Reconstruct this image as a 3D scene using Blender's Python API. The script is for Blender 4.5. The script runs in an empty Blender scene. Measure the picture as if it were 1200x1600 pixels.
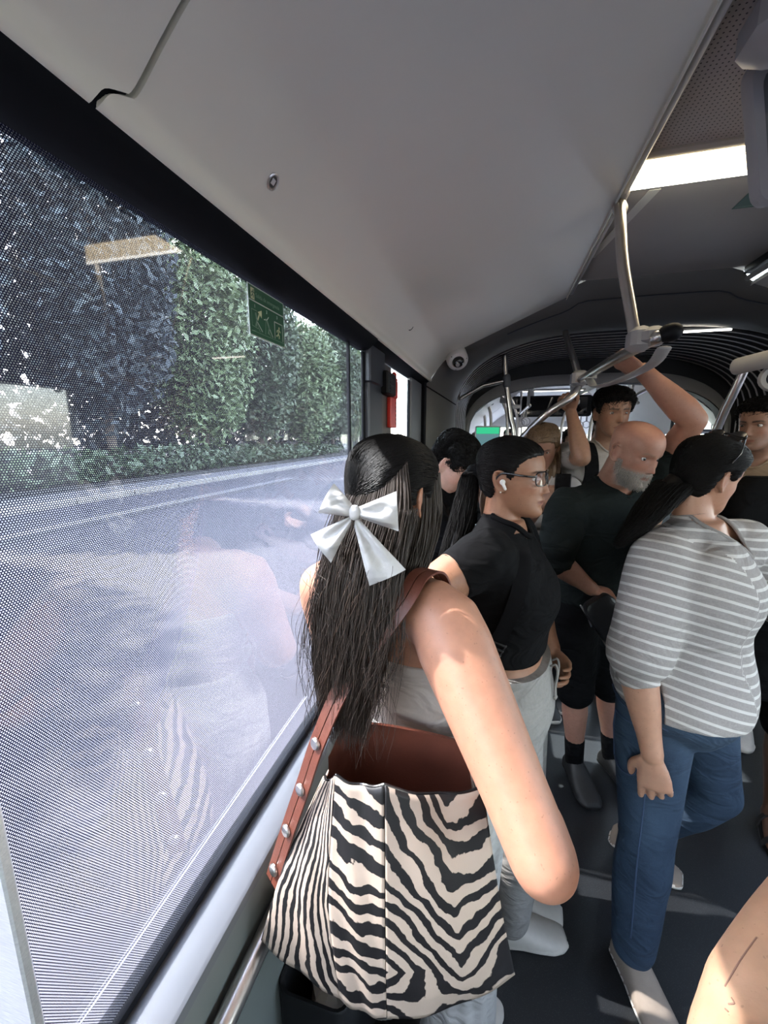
import bpy, math, random
import numpy as np
from mathutils import Vector, Matrix
from mathutils.bvhtree import BVHTree
from mathutils import noise as mnoise

# ------------------------------------------------------------------ camera, sky, sun, exposure
S = bpy.context.scene
COL = S.collection
rnd = random.Random(7)
NR = np.random.default_rng(7)

cam_data = bpy.data.cameras.new('camera')
cam_data.sensor_fit = 'VERTICAL'
cam_data.sensor_height = 36.0
cam_data.lens = 36.0 * 640.0 / 1600.0
cam_data.clip_start = 0.02
cam_data.clip_end = 400
cam = bpy.data.objects.new('camera', cam_data)
COL.objects.link(cam)
cam.location = (0, 0, 1.62)
cam.rotation_euler = (math.radians(90 - 10.62), 0, math.radians(15.04))
S.camera = cam

SUN_DIR = Vector((1.0, 0.02, -1.12)).normalized()
sun_data = bpy.data.lights.new('sun', 'SUN')
sun_data.energy = 4.7
sun_data.angle = math.radians(0.6)
sun_data.color = (1.0, 0.95, 0.88)
sun = bpy.data.objects.new('sun', sun_data)
COL.objects.link(sun)
sun.rotation_euler = (-SUN_DIR).to_track_quat('Z', 'Y').to_euler()
sun.location = (-20, -10, 25)

world = bpy.data.worlds.new('sky')
S.world = world
world.use_nodes = True
wn = world.node_tree
wn.nodes.clear()
sky = wn.nodes.new('ShaderNodeTexSky')
sky.sky_type = 'NISHITA'
sky.sun_disc = False
sky.sun_elevation = math.radians(45)
sky.sun_rotation = math.atan2(-SUN_DIR.x, -SUN_DIR.y)
sky.air_density = 1.3
sky.dust_density = 1.5
bg = wn.nodes.new('ShaderNodeBackground')
bg.inputs['Strength'].default_value = 0.72
wo = wn.nodes.new('ShaderNodeOutputWorld')
hz = wn.nodes.new('ShaderNodeHueSaturation'); hz.inputs['Saturation'].default_value = 0.55
wn.links.new(sky.outputs[0], hz.inputs['Color'])
wn.links.new(hz.outputs[0], bg.inputs[0])
wn.links.new(bg.outputs[0], wo.inputs[0])

S.view_settings.view_transform = 'Standard'
S.view_settings.look = 'None'
S.view_settings.gamma = 1.0
S.view_settings.use_curve_mapping = False
S.view_settings.exposure = 3.05
S.cycles.max_bounces = 10
S.cycles.diffuse_bounces = 5
S.cycles.transparent_max_bounces = 16
S.cycles.caustics_reflective = False
S.cycles.caustics_refractive = False
S.cycles.sample_clamp_indirect = 6.0

# ------------------------------------------------------------------ materials
def newmat(name):
    m = bpy.data.materials.new(name)
    m.use_nodes = True
    nt = m.node_tree
    return m, nt, nt.nodes['Principled BSDF']

def mat(name, col, rough=0.5, metal=0.0, vary=0.0, scale=20.0, bump=0.0, bscale=None, spec=0.5, sheen=0.0, stretch=None, coat=0.0):
    m, nt, b = newmat(name)
    b.inputs['Base Color'].default_value = (*col, 1)
    b.inputs['Roughness'].default_value = rough
    b.inputs['Metallic'].default_value = metal
    b.inputs['Specular IOR Level'].default_value = spec
    if sheen: b.inputs['Sheen Weight'].default_value = sheen
    if coat: b.inputs['Coat Weight'].default_value = coat
    tc = nt.nodes.new('ShaderNodeTexCoord')
    src = tc.outputs['Object']
    if stretch:
        mp = nt.nodes.new('ShaderNodeMapping'); mp.inputs['Scale'].default_value = stretch
        nt.links.new(src, mp.inputs['Vector']); src = mp.outputs[0]
    if vary:
        n = nt.nodes.new('ShaderNodeTexNoise'); n.inputs['Scale'].default_value = scale; n.inputs['Detail'].default_value = 6
        nt.links.new(src, n.inputs['Vector'])
        r = nt.nodes.new('ShaderNodeMix'); r.data_type = 'RGBA'
        r.inputs['A'].default_value = (*[c * (1 - vary) for c in col], 1)
        r.inputs['B'].default_value = (*[min(1, c * (1 + vary)) for c in col], 1)
        nt.links.new(n.outputs['Fac'], r.inputs['Factor'])
        nt.links.new(r.outputs['Result'], b.inputs['Base Color'])
    if bump:
        n = nt.nodes.new('ShaderNodeTexNoise'); n.inputs['Scale'].default_value = bscale or scale * 4; n.inputs['Detail'].default_value = 4
        nt.links.new(src, n.inputs['Vector'])
        bp = nt.nodes.new('ShaderNodeBump'); bp.inputs['Strength'].default_value = bump; bp.inputs['Distance'].default_value = 0.002
        nt.links.new(n.outputs['Fac'], bp.inputs['Height'])
        nt.links.new(bp.outputs[0], b.inputs['Normal'])
    return m

def emis(name, col, strength):
    m = bpy.data.materials.new(name); m.use_nodes = True
    nt = m.node_tree; nt.nodes.clear()
    e = nt.nodes.new('ShaderNodeEmission'); e.inputs[0].default_value = (*col, 1); e.inputs[1].default_value = strength
    o = nt.nodes.new('ShaderNodeOutputMaterial'); nt.links.new(e.outputs[0], o.inputs[0])
    return m

M = {}
M['cove'] = mat('cove_plastic', (0.79, 0.795, 0.70), 0.42, vary=0.03, scale=3, bump=0.05, bscale=900)
M['ceil'] = mat('ceiling_plastic', (0.46, 0.44, 0.395), 0.5, vary=0.05, scale=6, bump=0.05, bscale=700)
M['arch'] = mat('grey_arch_plastic', (0.105, 0.105, 0.098), 0.5, vary=0.06, scale=5, bump=0.06, bscale=600)
M['pillar'] = mat('pillar_grey', (0.1292, 0.1406, 0.152), 0.5, vary=0.05, scale=5)
M['pillar_dark'] = mat('pillar_dark', (0.02128, 0.02508, 0.0342), 0.45, vary=0.1, scale=6)
M['pillar_brown'] = mat('pillar_brown', (0.076, 0.06688, 0.0608), 0.5, vary=0.06, scale=6)
M['black'] = mat('black_plastic', (0.005, 0.0055, 0.0065), 0.55, vary=0.2, scale=10, spec=.2)
M['band'] = mat('blind_band_black', (0.00228, 0.00342, 0.00532), 0.7, vary=0.25, scale=30, spec=.12)
M['rubber'] = mat('gasket_rubber', (0.00304, 0.0038, 0.00608), 0.6, spec=.15)
M['sill'] = mat('sill_laminate', (0.095, 0.10, 0.112), 0.5, vary=0.05, scale=30)
M['wall'] = mat('wall_laminate', (0.1064, 0.1178, 0.114), 0.45, vary=0.06, scale=10, bump=0.05, bscale=700)
M['steel'] = mat('brushed_steel', (0.62, 0.60, 0.58), 0.28, 1.0, vary=0.1, scale=30, stretch=(1, 1, 1), bump=0.06, bscale=300)
M['alu'] = mat('brushed_aluminium', (0.80, 0.83, 0.86), 0.38, 0.75, vary=0.25, scale=60, stretch=(1, 7, 12), bump=0.25, bscale=60)
M['greyplastic'] = mat('light_grey_plastic', (0.42, 0.42, 0.41), 0.4, vary=0.05, scale=20)
M['whiteplastic'] = mat('white_plastic', (0.72, 0.72, 0.70), 0.35, vary=0.03, scale=20)
M['red'] = mat('hammer_red', (0.55, 0.03, 0.02), 0.4, vary=0.08, scale=30)
M['bellow'] = mat('bellows_rubber', (0.00912, 0.00912, 0.00912), 0.6, vary=0.2, scale=12)
M['bellow_light'] = mat('bellows_rib_metal', (0.42, 0.40, 0.37), 0.35, vary=0.15, scale=12)
M['rearwhite'] = mat('rear_white_panel', (0.74, 0.73, 0.70), 0.4, vary=0.03, scale=5)
M['green'] = mat('sign_green', (0.012, 0.085, 0.045), 0.4, vary=0.08, scale=40)
M['signcream'] = mat('sign_cream', (0.4712, 0.5016, 0.3192), 0.5)
M['signpale'] = mat('sign_pale_edge', (0.418, 0.4712, 0.4408), 0.5)
M['signmuted'] = mat('sign_muted_line', (0.152, 0.2508, 0.19), 0.5)
M['lens'] = mat('camera_lens_glass', (0.0076, 0.0076, 0.00912), 0.05, coat=1.0)
M['lamp'] = emis('lamp_diffuser', (1.0, 0.80, 0.50), 1.1)
M['lampedge'] = emis('lamp_edge', (1.0, 0.93, 0.80), 2.0)
M['rearlamp'] = emis('rear_lamp', (1.0, 0.93, 0.82), 1.6)
M['screen_white'] = emis('screen_white', (0.75, 0.85, 0.82), 0.2)
M['screen_violet'] = emis('screen_violet', (0.22, 0.22, 0.55), 0.2)
M['screen_yellow'] = emis('screen_yellow', (0.75, 0.85, 0.03), 0.25)
M['screen_green'] = emis('screen_green', (0.02, 0.25, 0.12), 0.3)
M['screen_dark'] = emis('screen_dark', (0.05, 0.10, 0.11), 0.3)

# ------------------------------------------------------------------ mesh helpers
def V(*a): return np.array(a, float)
def nrm(v):
    v = np.asarray(v, float); return v / (np.linalg.norm(v) + 1e-12)

def link(o, parent=None):
    COL.objects.link(o)
    if parent is not None: o.parent = parent
    return o

def mk(name, verts, faces, m=None, parent=None, smooth=True, mats=None, fmat=None):
    me = bpy.data.meshes.new(name)
    v = np.asarray(verts, float)
    if isinstance(faces, np.ndarray):
        n, k = faces.shape
        me.vertices.add(len(v)); me.vertices.foreach_set('co', v.ravel())
        me.loops.add(n * k); me.polygons.add(n)
        me.polygons.foreach_set('loop_start', np.arange(0, n * k, k, dtype=np.int32))
        me.polygons.foreach_set('loop_total', np.full(n, k, dtype=np.int32))
        me.loops.foreach_set('vertex_index', faces.astype(np.int32).ravel())
        me.update(calc_edges=True)
    else:
        me.from_pydata(v.tolist(), [], [tuple(int(i) for i in f) for f in faces])
        me.update()
    if smooth: me.polygons.foreach_set('use_smooth', np.ones(len(me.polygons), dtype=bool))
    for mm in (mats or [m]):
        if mm is not None: me.materials.append(mm)
    if fmat is not None: me.polygons.foreach_set('material_index', np.asarray(fmat, dtype=np.int32))
    me.update()
    return link(bpy.data.objects.new(name, me), parent)

def empty(name, loc, label=None, cat=None, group=None):
    o = bpy.data.objects.new(name, None); o.empty_display_size = 0.05
    COL.objects.link(o); o.location = loc
    if label: tag(o, label, cat, group)
    return o

def tag(o, label, cat, group=None):
    o['label'] = label; o['category'] = cat
    if group: o['group'] = group
    return o

def struct(o):
    o['kind'] = 'structure'; return o

def rebase(o, parent):
    """keep world-space vertices when the parent empty stands elsewhere"""
    o.parent = parent
    o.matrix_parent_inverse = Matrix.Translation(-Vector(parent.location))
    return o

class MB:
    def __init__(s): s.v = []; s.f = []; s.n = 0; s.mi = []; s.cur = 0
    def add(s, v, f):
        v = np.asarray(v, float).reshape(-1, 3)
        s.v.append(v); s.f += [tuple(int(i) + s.n for i in q) for q in f]; s.mi += [s.cur] * len(f); s.n += len(v); return s
    def box(s, x0, x1, y0, y1, z0, z1, bev=0.0):
        b = bev
        if b <= 0:
            v = [(x, y, z) for x in (x0, x1) for y in (y0, y1) for z in (z0, z1)]
            return s.add(v, [(0, 1, 3, 2), (4, 6, 7, 5), (0, 4, 5, 1), (2, 3, 7, 6), (0, 2, 6, 4), (1, 5, 7, 3)])
        rings = []
        for z, i in ((z0, b), (z0 + b, 0), (z1 - b, 0), (z1, b)):
            X0, X1, Y0, Y1 = x0 + i, x1 - i, y0 + i, y1 - i
            rings.append([(X0 + b, Y0, z), (X1 - b, Y0, z), (X1, Y0 + b, z), (X1, Y1 - b, z), (X1 - b, Y1, z), (X0 + b, Y1, z), (X0, Y1 - b, z), (X0, Y0 + b, z)])
        return s.loft(np.array(rings))
    def loft(s, R, cap0=True, cap1=True, closed=True):
        R = np.asarray(R, float); m, k, _ = R.shape
        f = []
        kk = k if closed else k - 1
        for i in range(m - 1):
            for j in range(kk):
                f.append((i * k + j, i * k + (j + 1) % k, (i + 1) * k + (j + 1) % k, (i + 1) * k + j))
        v = R.reshape(-1, 3)
        if cap0 and closed: f.append(tuple(range(k))[::-1])
        if cap1 and closed: f.append(tuple((m - 1) * k + j for j in range(k)))
        return s.add(v, f)
    def tube(s, pts, rad, k=12, side=None, rnd_=True):
        R = tube_rings(pts, rad, k, side, rnd_)
        return s.loft(R)
    def ball(s, c, r, k=12, m=8, rot=None):
        r = np.broadcast_to(np.asarray(r, float), (3,))
        R = []
        for i in range(1, m):
            a = math.pi * i / m
            R.append([(r[0] * math.sin(a) * math.cos(t), r[1] * math.sin(a) * math.sin(t), -r[2] * math.cos(a)) for t in np.arange(k) * 2 * math.pi / k])
        R = np.array(R)
        if rot is not None: R = R @ np.asarray(rot).T
        return s.loft(R + np.asarray(c))
    def prism(s, poly, axis, a, b):
        """poly of 2D points extruded along axis 0/1/2 from a to b"""
        idx = [i for i in range(3) if i != axis]
        R = []
        for t in (a, b):
            ring = np.zeros((len(poly), 3)); ring[:, axis] = t
            ring[:, idx[0]] = [p[0] for p in poly]; ring[:, idx[1]] = [p[1] for p in poly]
            R.append(ring)
        return s.loft(np.array(R))
    def arrays(s): return np.concatenate(s.v), s.f
    def build(s, name, m=None, parent=None, smooth=True, mats=None):
        v, f = s.arrays()
        o = mk(name, v, f, m, None, smooth, mats, s.mi if mats else None)
        fixn(o)
        if smooth: autosmooth(o)
        if parent is not None: rebase(o, parent)
        return o

def fixn(o):
    import bmesh
    bm = bmesh.new(); bm.from_mesh(o.data)
    bmesh.ops.recalc_face_normals(bm, faces=bm.faces)
    bm.to_mesh(o.data); bm.free()

def autosmooth(o, ang=38):
    import bmesh
    bm = bmesh.new(); bm.from_mesh(o.data)
    c = math.radians(ang)
    for e in bm.edges:
        if len(e.link_faces) == 2 and e.calc_face_angle(0) > c: e.smooth = False
    bm.to_mesh(o.data); bm.free()

def tube_rings(pts, rad, k=12, side=None, rnd_=True):
    P = [np.asarray(p, float) for p in pts]; n = len(P)
    Rr = [np.broadcast_to(np.asarray(r, float), (2,)) for r in (rad if hasattr(rad, '__len__') and len(rad) == n else [rad] * n)]
    T = []
    for i in range(n):
        a = P[max(i - 1, 0)]; b = P[min(i + 1, n - 1)]; T.append(nrm(b - a))
    if rnd_:
        P2, R2, T2 = [], [], []
        for a in (80, 55, 28):
            c, q = math.cos(math.radians(a)), math.sin(math.radians(a))
            P2.append(P[0] - T[0] * q * min(Rr[0])); R2.append(Rr[0] * c); T2.append(T[0])
        P2 += P; R2 += Rr; T2 += T
        for a in (28, 55, 80):
            c, q = math.cos(math.radians(a)), math.sin(math.radians(a))
            P2.append(P[-1] + T[-1] * q * min(Rr[-1])); R2.append(Rr[-1] * c); T2.append(T[-1])
        P, Rr, T = P2, R2, T2; n = len(P)
    if side is None:
        side = np.cross(T[0], [0, 0, 1.0])
        if np.linalg.norm(side) < .1: side = V(1, 0, 0)
    s = np.asarray(side, float)
    ang = np.arange(k) * 2 * math.pi / k
    out = np.zeros((n, k, 3))
    for i in range(n):
        s = nrm(s - T[i] * (s @ T[i])); q = np.cross(T[i], s)
        out[i] = P[i] + np.outer(np.cos(ang) * Rr[i][0], s) + np.outer(np.sin(ang) * Rr[i][1], q)
    return out

def cr(pts, n):
    """Catmull-Rom resample of rows"""
    P = np.asarray(pts, float); m = len(P)
    Q = np.vstack([2 * P[0] - P[1], P, 2 * P[-1] - P[-2]])
    out = []
    for t in np.linspace(0, m - 1, n):
        i = min(int(t), m - 2); u = t - i
        a, b, c, d = Q[i], Q[i + 1], Q[i + 2], Q[i + 3]
        out.append(0.5 * (2 * b + (c - a) * u + (2 * a - 5 * b + 4 * c - d) * u * u + (3 * b - a - 3 * c + d) * u ** 3))
    return np.array(out)

def text_mesh(name, body, size, origin, xdir, updir, m, parent, depth=0.0004):
    cu = bpy.data.curves.new(name, 'FONT'); cu.body = body; cu.size = size; cu.extrude = depth
    tmp = bpy.data.objects.new(name, cu); COL.objects.link(tmp)
    dg = bpy.context.evaluated_depsgraph_get()
    me = bpy.data.meshes.new_from_object(tmp.evaluated_get(dg))
    bpy.data.objects.remove(tmp)
    x = nrm(xdir); u = nrm(updir); n = np.cross(x, u)
    co = np.zeros(len(me.vertices) * 3); me.vertices.foreach_get('co', co); co = co.reshape(-1, 3)
    w = np.asarray(origin) + co[:, :1] * x + co[:, 1:2] * u + co[:, 2:] * n
    me.vertices.foreach_set('co', w.ravel()); me.materials.clear(); me.materials.append(m); me.update()
    me.name = name
    o = link(bpy.data.objects.new(name, me))
    if parent is not None: rebase(o, parent)
    return o

def remesh(verts, faces, voxel):
    me = bpy.data.meshes.new('tmp'); me.from_pydata(np.asarray(verts).tolist(), [], faces); me.update()
    o = bpy.data.objects.new('tmp', me); COL.objects.link(o)
    fixn(o)
    md = o.modifiers.new('r', 'REMESH'); md.mode = 'VOXEL'; md.voxel_size = voxel; md.use_smooth_shade = True
    dg = bpy.context.evaluated_depsgraph_get()
    m2 = bpy.data.meshes.new_from_object(o.evaluated_get(dg))
    n = len(m2.vertices); v = np.zeros(n * 3); m2.vertices.foreach_get('co', v); v = v.reshape(-1, 3)
    nl = len(m2.loops); li = np.zeros(nl, dtype=np.int32); m2.loops.foreach_get('vertex_index', li)
    ed = np.zeros(len(m2.edges) * 2, dtype=np.int32); m2.edges.foreach_get('vertices', ed)
    bpy.data.objects.remove(o); bpy.data.meshes.remove(me); bpy.data.meshes.remove(m2)
    return v, li.reshape(-1, 4), ed.reshape(-1, 2)

def lap(v, ed, it, w=1.0, lam=0.5):
    n = len(v); deg = np.bincount(ed.ravel(), minlength=n).astype(float)[:, None]
    w = np.asarray(w, float)
    if w.ndim == 1: w = w[:, None]
    for _ in range(it):
        acc = np.zeros_like(v)
        for c in range(3):
            acc[:, c] = np.bincount(ed[:, 0], v[ed[:, 1], c], n) + np.bincount(ed[:, 1], v[ed[:, 0], c], n)
        v = v + lam * w * (acc / deg - v)
    return v

def normals(v, q):
    n = np.cross(v[q[:, 2]] - v[q[:, 0]], v[q[:, 3]] - v[q[:, 1]])
    out = np.zeros_like(v)
    for k in range(4):
        for c in range(3): out[:, c] += np.bincount(q[:, k], n[:, c], len(v))
    return out / (np.linalg.norm(out, axis=1, keepdims=True) + 1e-12)

# cheap vectorised value noise (sum of random sines, smooth and repeatable)
class WNoise:
    def __init__(s, seed, n=10, lo=6, hi=22):
        g = np.random.default_rng(seed)
        d = g.normal(size=(n, 3)); d /= np.linalg.norm(d, axis=1, keepdims=True)
        s.k = d * g.uniform(lo, hi, (n, 1)); s.p = g.uniform(0, 6.28, n)
    def __call__(s, v): return np.sin(v @ s.k.T * 1.0 + s.p).mean(1) * 1.6

def set_attr(o, name, arr):
    a = np.asarray(arr, float)
    if a.ndim == 1:
        t = o.data.attributes.new(name, 'FLOAT', 'POINT'); t.data.foreach_set('value', a)
    else:
        t = o.data.attributes.new(name, 'FLOAT_COLOR', 'POINT')
        if a.shape[1] == 3: a = np.hstack([a, np.ones((len(a), 1))])
        t.data.foreach_set('color', a.ravel())
# ------------------------------------------------------------------ window film, glass, floor, perforated ceiling materials
def two_sided_fresnel(nt, ior):
    N = nt.nodes.new; L = nt.links.new
    g = N('ShaderNodeNewGeometry'); m = N('ShaderNodeMath'); m.operation = 'MULTIPLY_ADD'; m.inputs[1].default_value = 1 / ior - ior; m.inputs[2].default_value = ior
    L(g.outputs['Backfacing'], m.inputs[0]); f = N('ShaderNodeFresnel'); L(m.outputs[0], f.inputs[0]); return f

def film_material():
    m, nt, b = newmat('perforated_window_film')
    N = nt.nodes.new; L = nt.links.new
    geo = N('ShaderNodeNewGeometry')
    sep = N('ShaderNodeSeparateXYZ'); L(geo.outputs['Position'], sep.inputs[0])
    w = 0.0027; h = w * math.sqrt(3)
    def lat(off):
        outs = []
        for ax, p in (('Y', w), ('Z', h)):
            d = N('ShaderNodeMath'); d.operation = 'MULTIPLY_ADD'; d.inputs[1].default_value = 1 / p; d.inputs[2].default_value = off
            L(sep.outputs[ax], d.inputs[0])
            f = N('ShaderNodeMath'); f.operation = 'FRACT'; L(d.outputs[0], f.inputs[0])
            s = N('ShaderNodeMath'); s.operation = 'MULTIPLY_ADD'; s.inputs[1].default_value = p; s.inputs[2].default_value = -p / 2
            L(f.outputs[0], s.inputs[0]); outs.append(s)
        c = N('ShaderNodeCombineXYZ'); L(outs[0].outputs[0], c.inputs[0]); L(outs[1].outputs[0], c.inputs[1])
        le = N('ShaderNodeVectorMath'); le.operation = 'LENGTH'; L(c.outputs[0], le.inputs[0]); return le
    a, c = lat(0.0), lat(0.5)
    mn = N('ShaderNodeMath'); mn.operation = 'MINIMUM'; L(a.outputs['Value'], mn.inputs[0]); L(c.outputs['Value'], mn.inputs[1])
    lt = N('ShaderNodeMath'); lt.operation = 'LESS_THAN'; lt.inputs[1].default_value = 0.00088; L(mn.outputs[0], lt.inputs[0])
    tr = N('ShaderNodeBsdfTransparent'); tr.inputs[0].default_value = (0.88, 0.92, 0.98, 1)
    film = N('ShaderNodeBsdfDiffuse'); film.inputs[0].default_value = (0.00912, 0.01064, 0.03192, 1)
    veil = N('ShaderNodeBsdfTranslucent'); veil.inputs[0].default_value = (0.82, 0.86, 1.0, 1)      # added pale veil imitating sun glare on the glass
    hole = N('ShaderNodeMixShader'); hole.inputs[0].default_value = 0.009; L(tr.outputs[0], hole.inputs[1]); L(veil.outputs[0], hole.inputs[2])
    mx = N('ShaderNodeMixShader'); L(lt.outputs[0], mx.inputs[0]); L(film.outputs[0], mx.inputs[1]); L(hole.outputs[0], mx.inputs[2])
    gl = N('ShaderNodeBsdfGlossy'); gl.inputs['Roughness'].default_value = 0.03
    fr = two_sided_fresnel(nt, 1.5)
    m2 = N('ShaderNodeMixShader'); L(fr.outputs[0], m2.inputs[0]); L(mx.outputs[0], m2.inputs[1]); L(gl.outputs[0], m2.inputs[2])
    out = nt.nodes['Material Output']; L(m2.outputs[0], out.inputs[0]); nt.nodes.remove(b)
    return m

def glass_material(name, tint, refl=True):
    m, nt, b = newmat(name)
    N = nt.nodes.new; L = nt.links.new
    tr = N('ShaderNodeBsdfTransparent'); tr.inputs[0].default_value = (*tint, 1)
    gl = N('ShaderNodeBsdfGlossy'); gl.inputs['Roughness'].default_value = 0.02
    fr = two_sided_fresnel(nt, 1.45)
    mx = N('ShaderNodeMixShader'); L(fr.outputs[0], mx.inputs[0]); L(tr.outputs[0], mx.inputs[1]); L(gl.outputs[0], mx.inputs[2])
    L(mx.outputs[0], nt.nodes['Material Output'].inputs[0]); nt.nodes.remove(b)
    return m

def perforated_ceiling():
    m, nt, b = newmat('perforated_ceiling')
    N = nt.nodes.new; L = nt.links.new
    b.inputs['Roughness'].default_value = 0.5
    geo = N('ShaderNodeNewGeometry'); sep = N('ShaderNodeSeparateXYZ'); L(geo.outputs['Position'], sep.inputs[0])
    outs = []
    for ax, p in (('X', 0.0115), ('Y', 0.0115)):
        d = N('ShaderNodeMath'); d.operation = 'DIVIDE'; d.inputs[1].default_value = p; L(sep.outputs[ax], d.inputs[0])
        f = N('ShaderNodeMath'); f.operation = 'FRACT'; L(d.outputs[0], f.inputs[0])
        s = N('ShaderNodeMath'); s.operation = 'SUBTRACT'; s.inputs[1].default_value = 0.5; L(f.outputs[0], s.inputs[0]); outs.append(s)
    c = N('ShaderNodeCombineXYZ'); L(outs[0].outputs[0], c.inputs[0]); L(outs[1].outputs[0], c.inputs[1])
    le = N('ShaderNodeVectorMath'); le.operation = 'LENGTH'; L(c.outputs[0], le.inputs[0])
    lt = N('ShaderNodeMath'); lt.operation = 'LESS_THAN'; lt.inputs[1].default_value = 0.17; L(le.outputs['Value'], lt.inputs[0])
    mx = N('ShaderNodeMix'); mx.data_type = 'RGBA'; mx.inputs['A'].default_value = (0.44, 0.40, 0.37, 1); mx.inputs['B'].default_value = (0.03, 0.026, 0.025, 1)
    L(lt.outputs[0], mx.inputs['Factor']); L(mx.outputs['Result'], b.inputs['Base Color'])
    return m

def floor_material():
    m, nt, b = newmat('speckled_vinyl_floor')
    N = nt.nodes.new; L = nt.links.new
    b.inputs['Roughness'].default_value = 0.42
    tc = N('ShaderNodeTexCoord')
    v = N('ShaderNodeTexVoronoi'); v.inputs['Scale'].default_value = 320; L(tc.outputs['Object'], v.inputs['Vector'])
    lt = N('ShaderNodeMath'); lt.operation = 'LESS_THAN'; lt.inputs[1].default_value = 0.16; L(v.outputs['Distance'], lt.inputs[0])
    n = N('ShaderNodeTexNoise'); n.inputs['Scale'].default_value = 5; n.inputs['Detail'].default_value = 5; L(tc.outputs['Object'], n.inputs['Vector'])
    base = N('ShaderNodeMix'); base.data_type = 'RGBA'; base.inputs['A'].default_value = (0.00608, 0.00684, 0.00836, 1); base.inputs['B'].default_value = (0.01216, 0.01368, 0.01596, 1)
    L(n.outputs['Fac'], base.inputs['Factor'])
    mx = N('ShaderNodeMix'); mx.data_type = 'RGBA'; mx.inputs['B'].default_value = (0.0684, 0.0722, 0.076, 1)
    L(lt.outputs[0], mx.inputs['Factor']); L(base.outputs['Result'], mx.inputs['A']); L(mx.outputs['Result'], b.inputs['Base Color'])
    bp = N('ShaderNodeBump'); bp.inputs['Strength'].default_value = 0.3; bp.inputs['Distance'].default_value = 0.001
    L(v.outputs['Distance'], bp.inputs['Height']); L(bp.outputs[0], b.inputs['Normal'])
    return m

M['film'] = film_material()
M['glass'] = glass_material('clear_tinted_glass', (0.82, 0.90, 0.92))
M['glass_dark'] = glass_material('dark_tinted_glass', (0.45, 0.47, 0.49))
M['perf'] = perforated_ceiling()
M['floor'] = floor_material()

# ------------------------------------------------------------------ bus shell
YB, YA, YJ, YR = -5.0, 2.56, 3.90, 10.5       # back end, arch, rear joint, far end
XL, XR = -0.45, 1.95

fl = MB().box(-0.52, 2.02, YB, YR, -0.08, 0.0)
struct(fl.build('floor', M['floor'], smooth=False))

def shell(name, boxes, m, parent=None):
    b = MB()
    for q in boxes: b.box(*q)
    return b.build(name, m, parent, smooth=False)

# left wall: outer skin with window openings, inner lining below the sill
wl = struct(shell('wall_left', [
    (-0.485, XL - 0.02, YB, YA + 0.1, -0.08, 0.80), (-0.485, XL - 0.02, YB, YA + 0.1, 1.945, 2.56),
    (-0.485, XL - 0.02, -1.35, -1.15, 0.79, 1.95), (-0.485, XL - 0.02, 1.54, 1.75, 0.79, 1.95),
    (-0.485, XL - 0.02, 2.29, YA + 0.1, 0.79, 1.95), (-0.485, XL - 0.02, YB, -4.9, 0.79, 1.95)], M['pillar_dark']))
for (y0, y1) in ((-1.15, 1.41), (1.75, 2.17)):
    shell('wall_panel', [(XL - 0.02, -0.385, y0 if y0 > 0 else YB, y1, 0.0, 0.812)], M['wall'], wl)
shell('wall_panel', [(XL - 0.02, -0.385, 1.41, 1.75, 0.0, 0.812)], M['wall'], wl)
shell('wall_panel', [(XL - 0.02, -0.385, 2.17, YA, 0.0, 0.812)], M['wall'], wl)
b = MB().box(XL - 0.015, -0.381, YB, YA, 0.813, 0.842, 0.004)
struct(b.build('trim_1', M['sill']))                                             # the sunlit ledge under the window
# window gaskets
b = MB()
b.box(XL - 0.02, XL + 0.006, YB, 1.395, 0.842, 0.860, 0.003)
b.box(XL - 0.006, XL + 0.004, 1.391, 1.41, 0.842, 1.90, 0.003)
b.box(XL - 0.02, XL + 0.006, 1.755, 2.17, 0.842, 0.862, 0.003)
b.box(XL - 0.006, XL + 0.006, 2.150, 2.175, 0.842, 1.90, 0.003)
struct(b.build('trim_2', M['rubber']))
# black roller blind band over the windows
b = MB()
b.prism([(-0.47, 1.905), (-0.452, 1.902), (-0.43, 1.906), (-0.405, 1.925), (-0.396, 1.938), (-0.396, 1.97), (-0.47, 1.97)], 1, YB, 1.40)
b.prism([(-0.47, 1.915), (-0.455, 1.912), (-0.41, 1.935), (-0.40, 1.945), (-0.40, 1.97), (-0.47, 1.97)], 1, 1.40, YA)
struct(b.build('trim_3', M['band']))

# windows: slabs of glass whose inner face carries the dotted film
def window(name, x, y0, y1, z0, z1, inner, label=None):
    b = MB()
    v = [(xx, y, z) for xx in (x - 0.006, x) for y in (y0, y1) for z in (z0, z1)]
    b.cur = 0; b.add(v, [(4, 6, 7, 5)])
    o = b.build(name, None, None, smooth=False, mats=[inner])
    return struct(o)
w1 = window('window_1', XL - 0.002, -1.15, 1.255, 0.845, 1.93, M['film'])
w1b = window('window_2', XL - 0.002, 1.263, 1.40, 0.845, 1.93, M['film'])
b = MB().box(XL - 0.008, XL + 0.0015, 1.2545, 1.2635, 0.86, 1.905)
b.build('pane_joint', M['rubber'], w1, smooth=False)
window('window_3', XL - 0.002, 1.75, 2.165, 0.845, 1.93, M['glass'])
window('window_4', XL - 0.002, -4.9, -1.35, 0.845, 1.93, M['glass'])
# hairline scratch low on the glass
b = MB().tube([(XL + 0.0005, 0.24, 0.923), (XL + 0.0005, 0.55, 0.933), (XL + 0.0005, 0.885, 0.942)], 0.0009, 6)
sc = b.build('glass_scratch', mat('scratch_white', (0.85, 0.87, 0.9), 0.4), w1)

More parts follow.
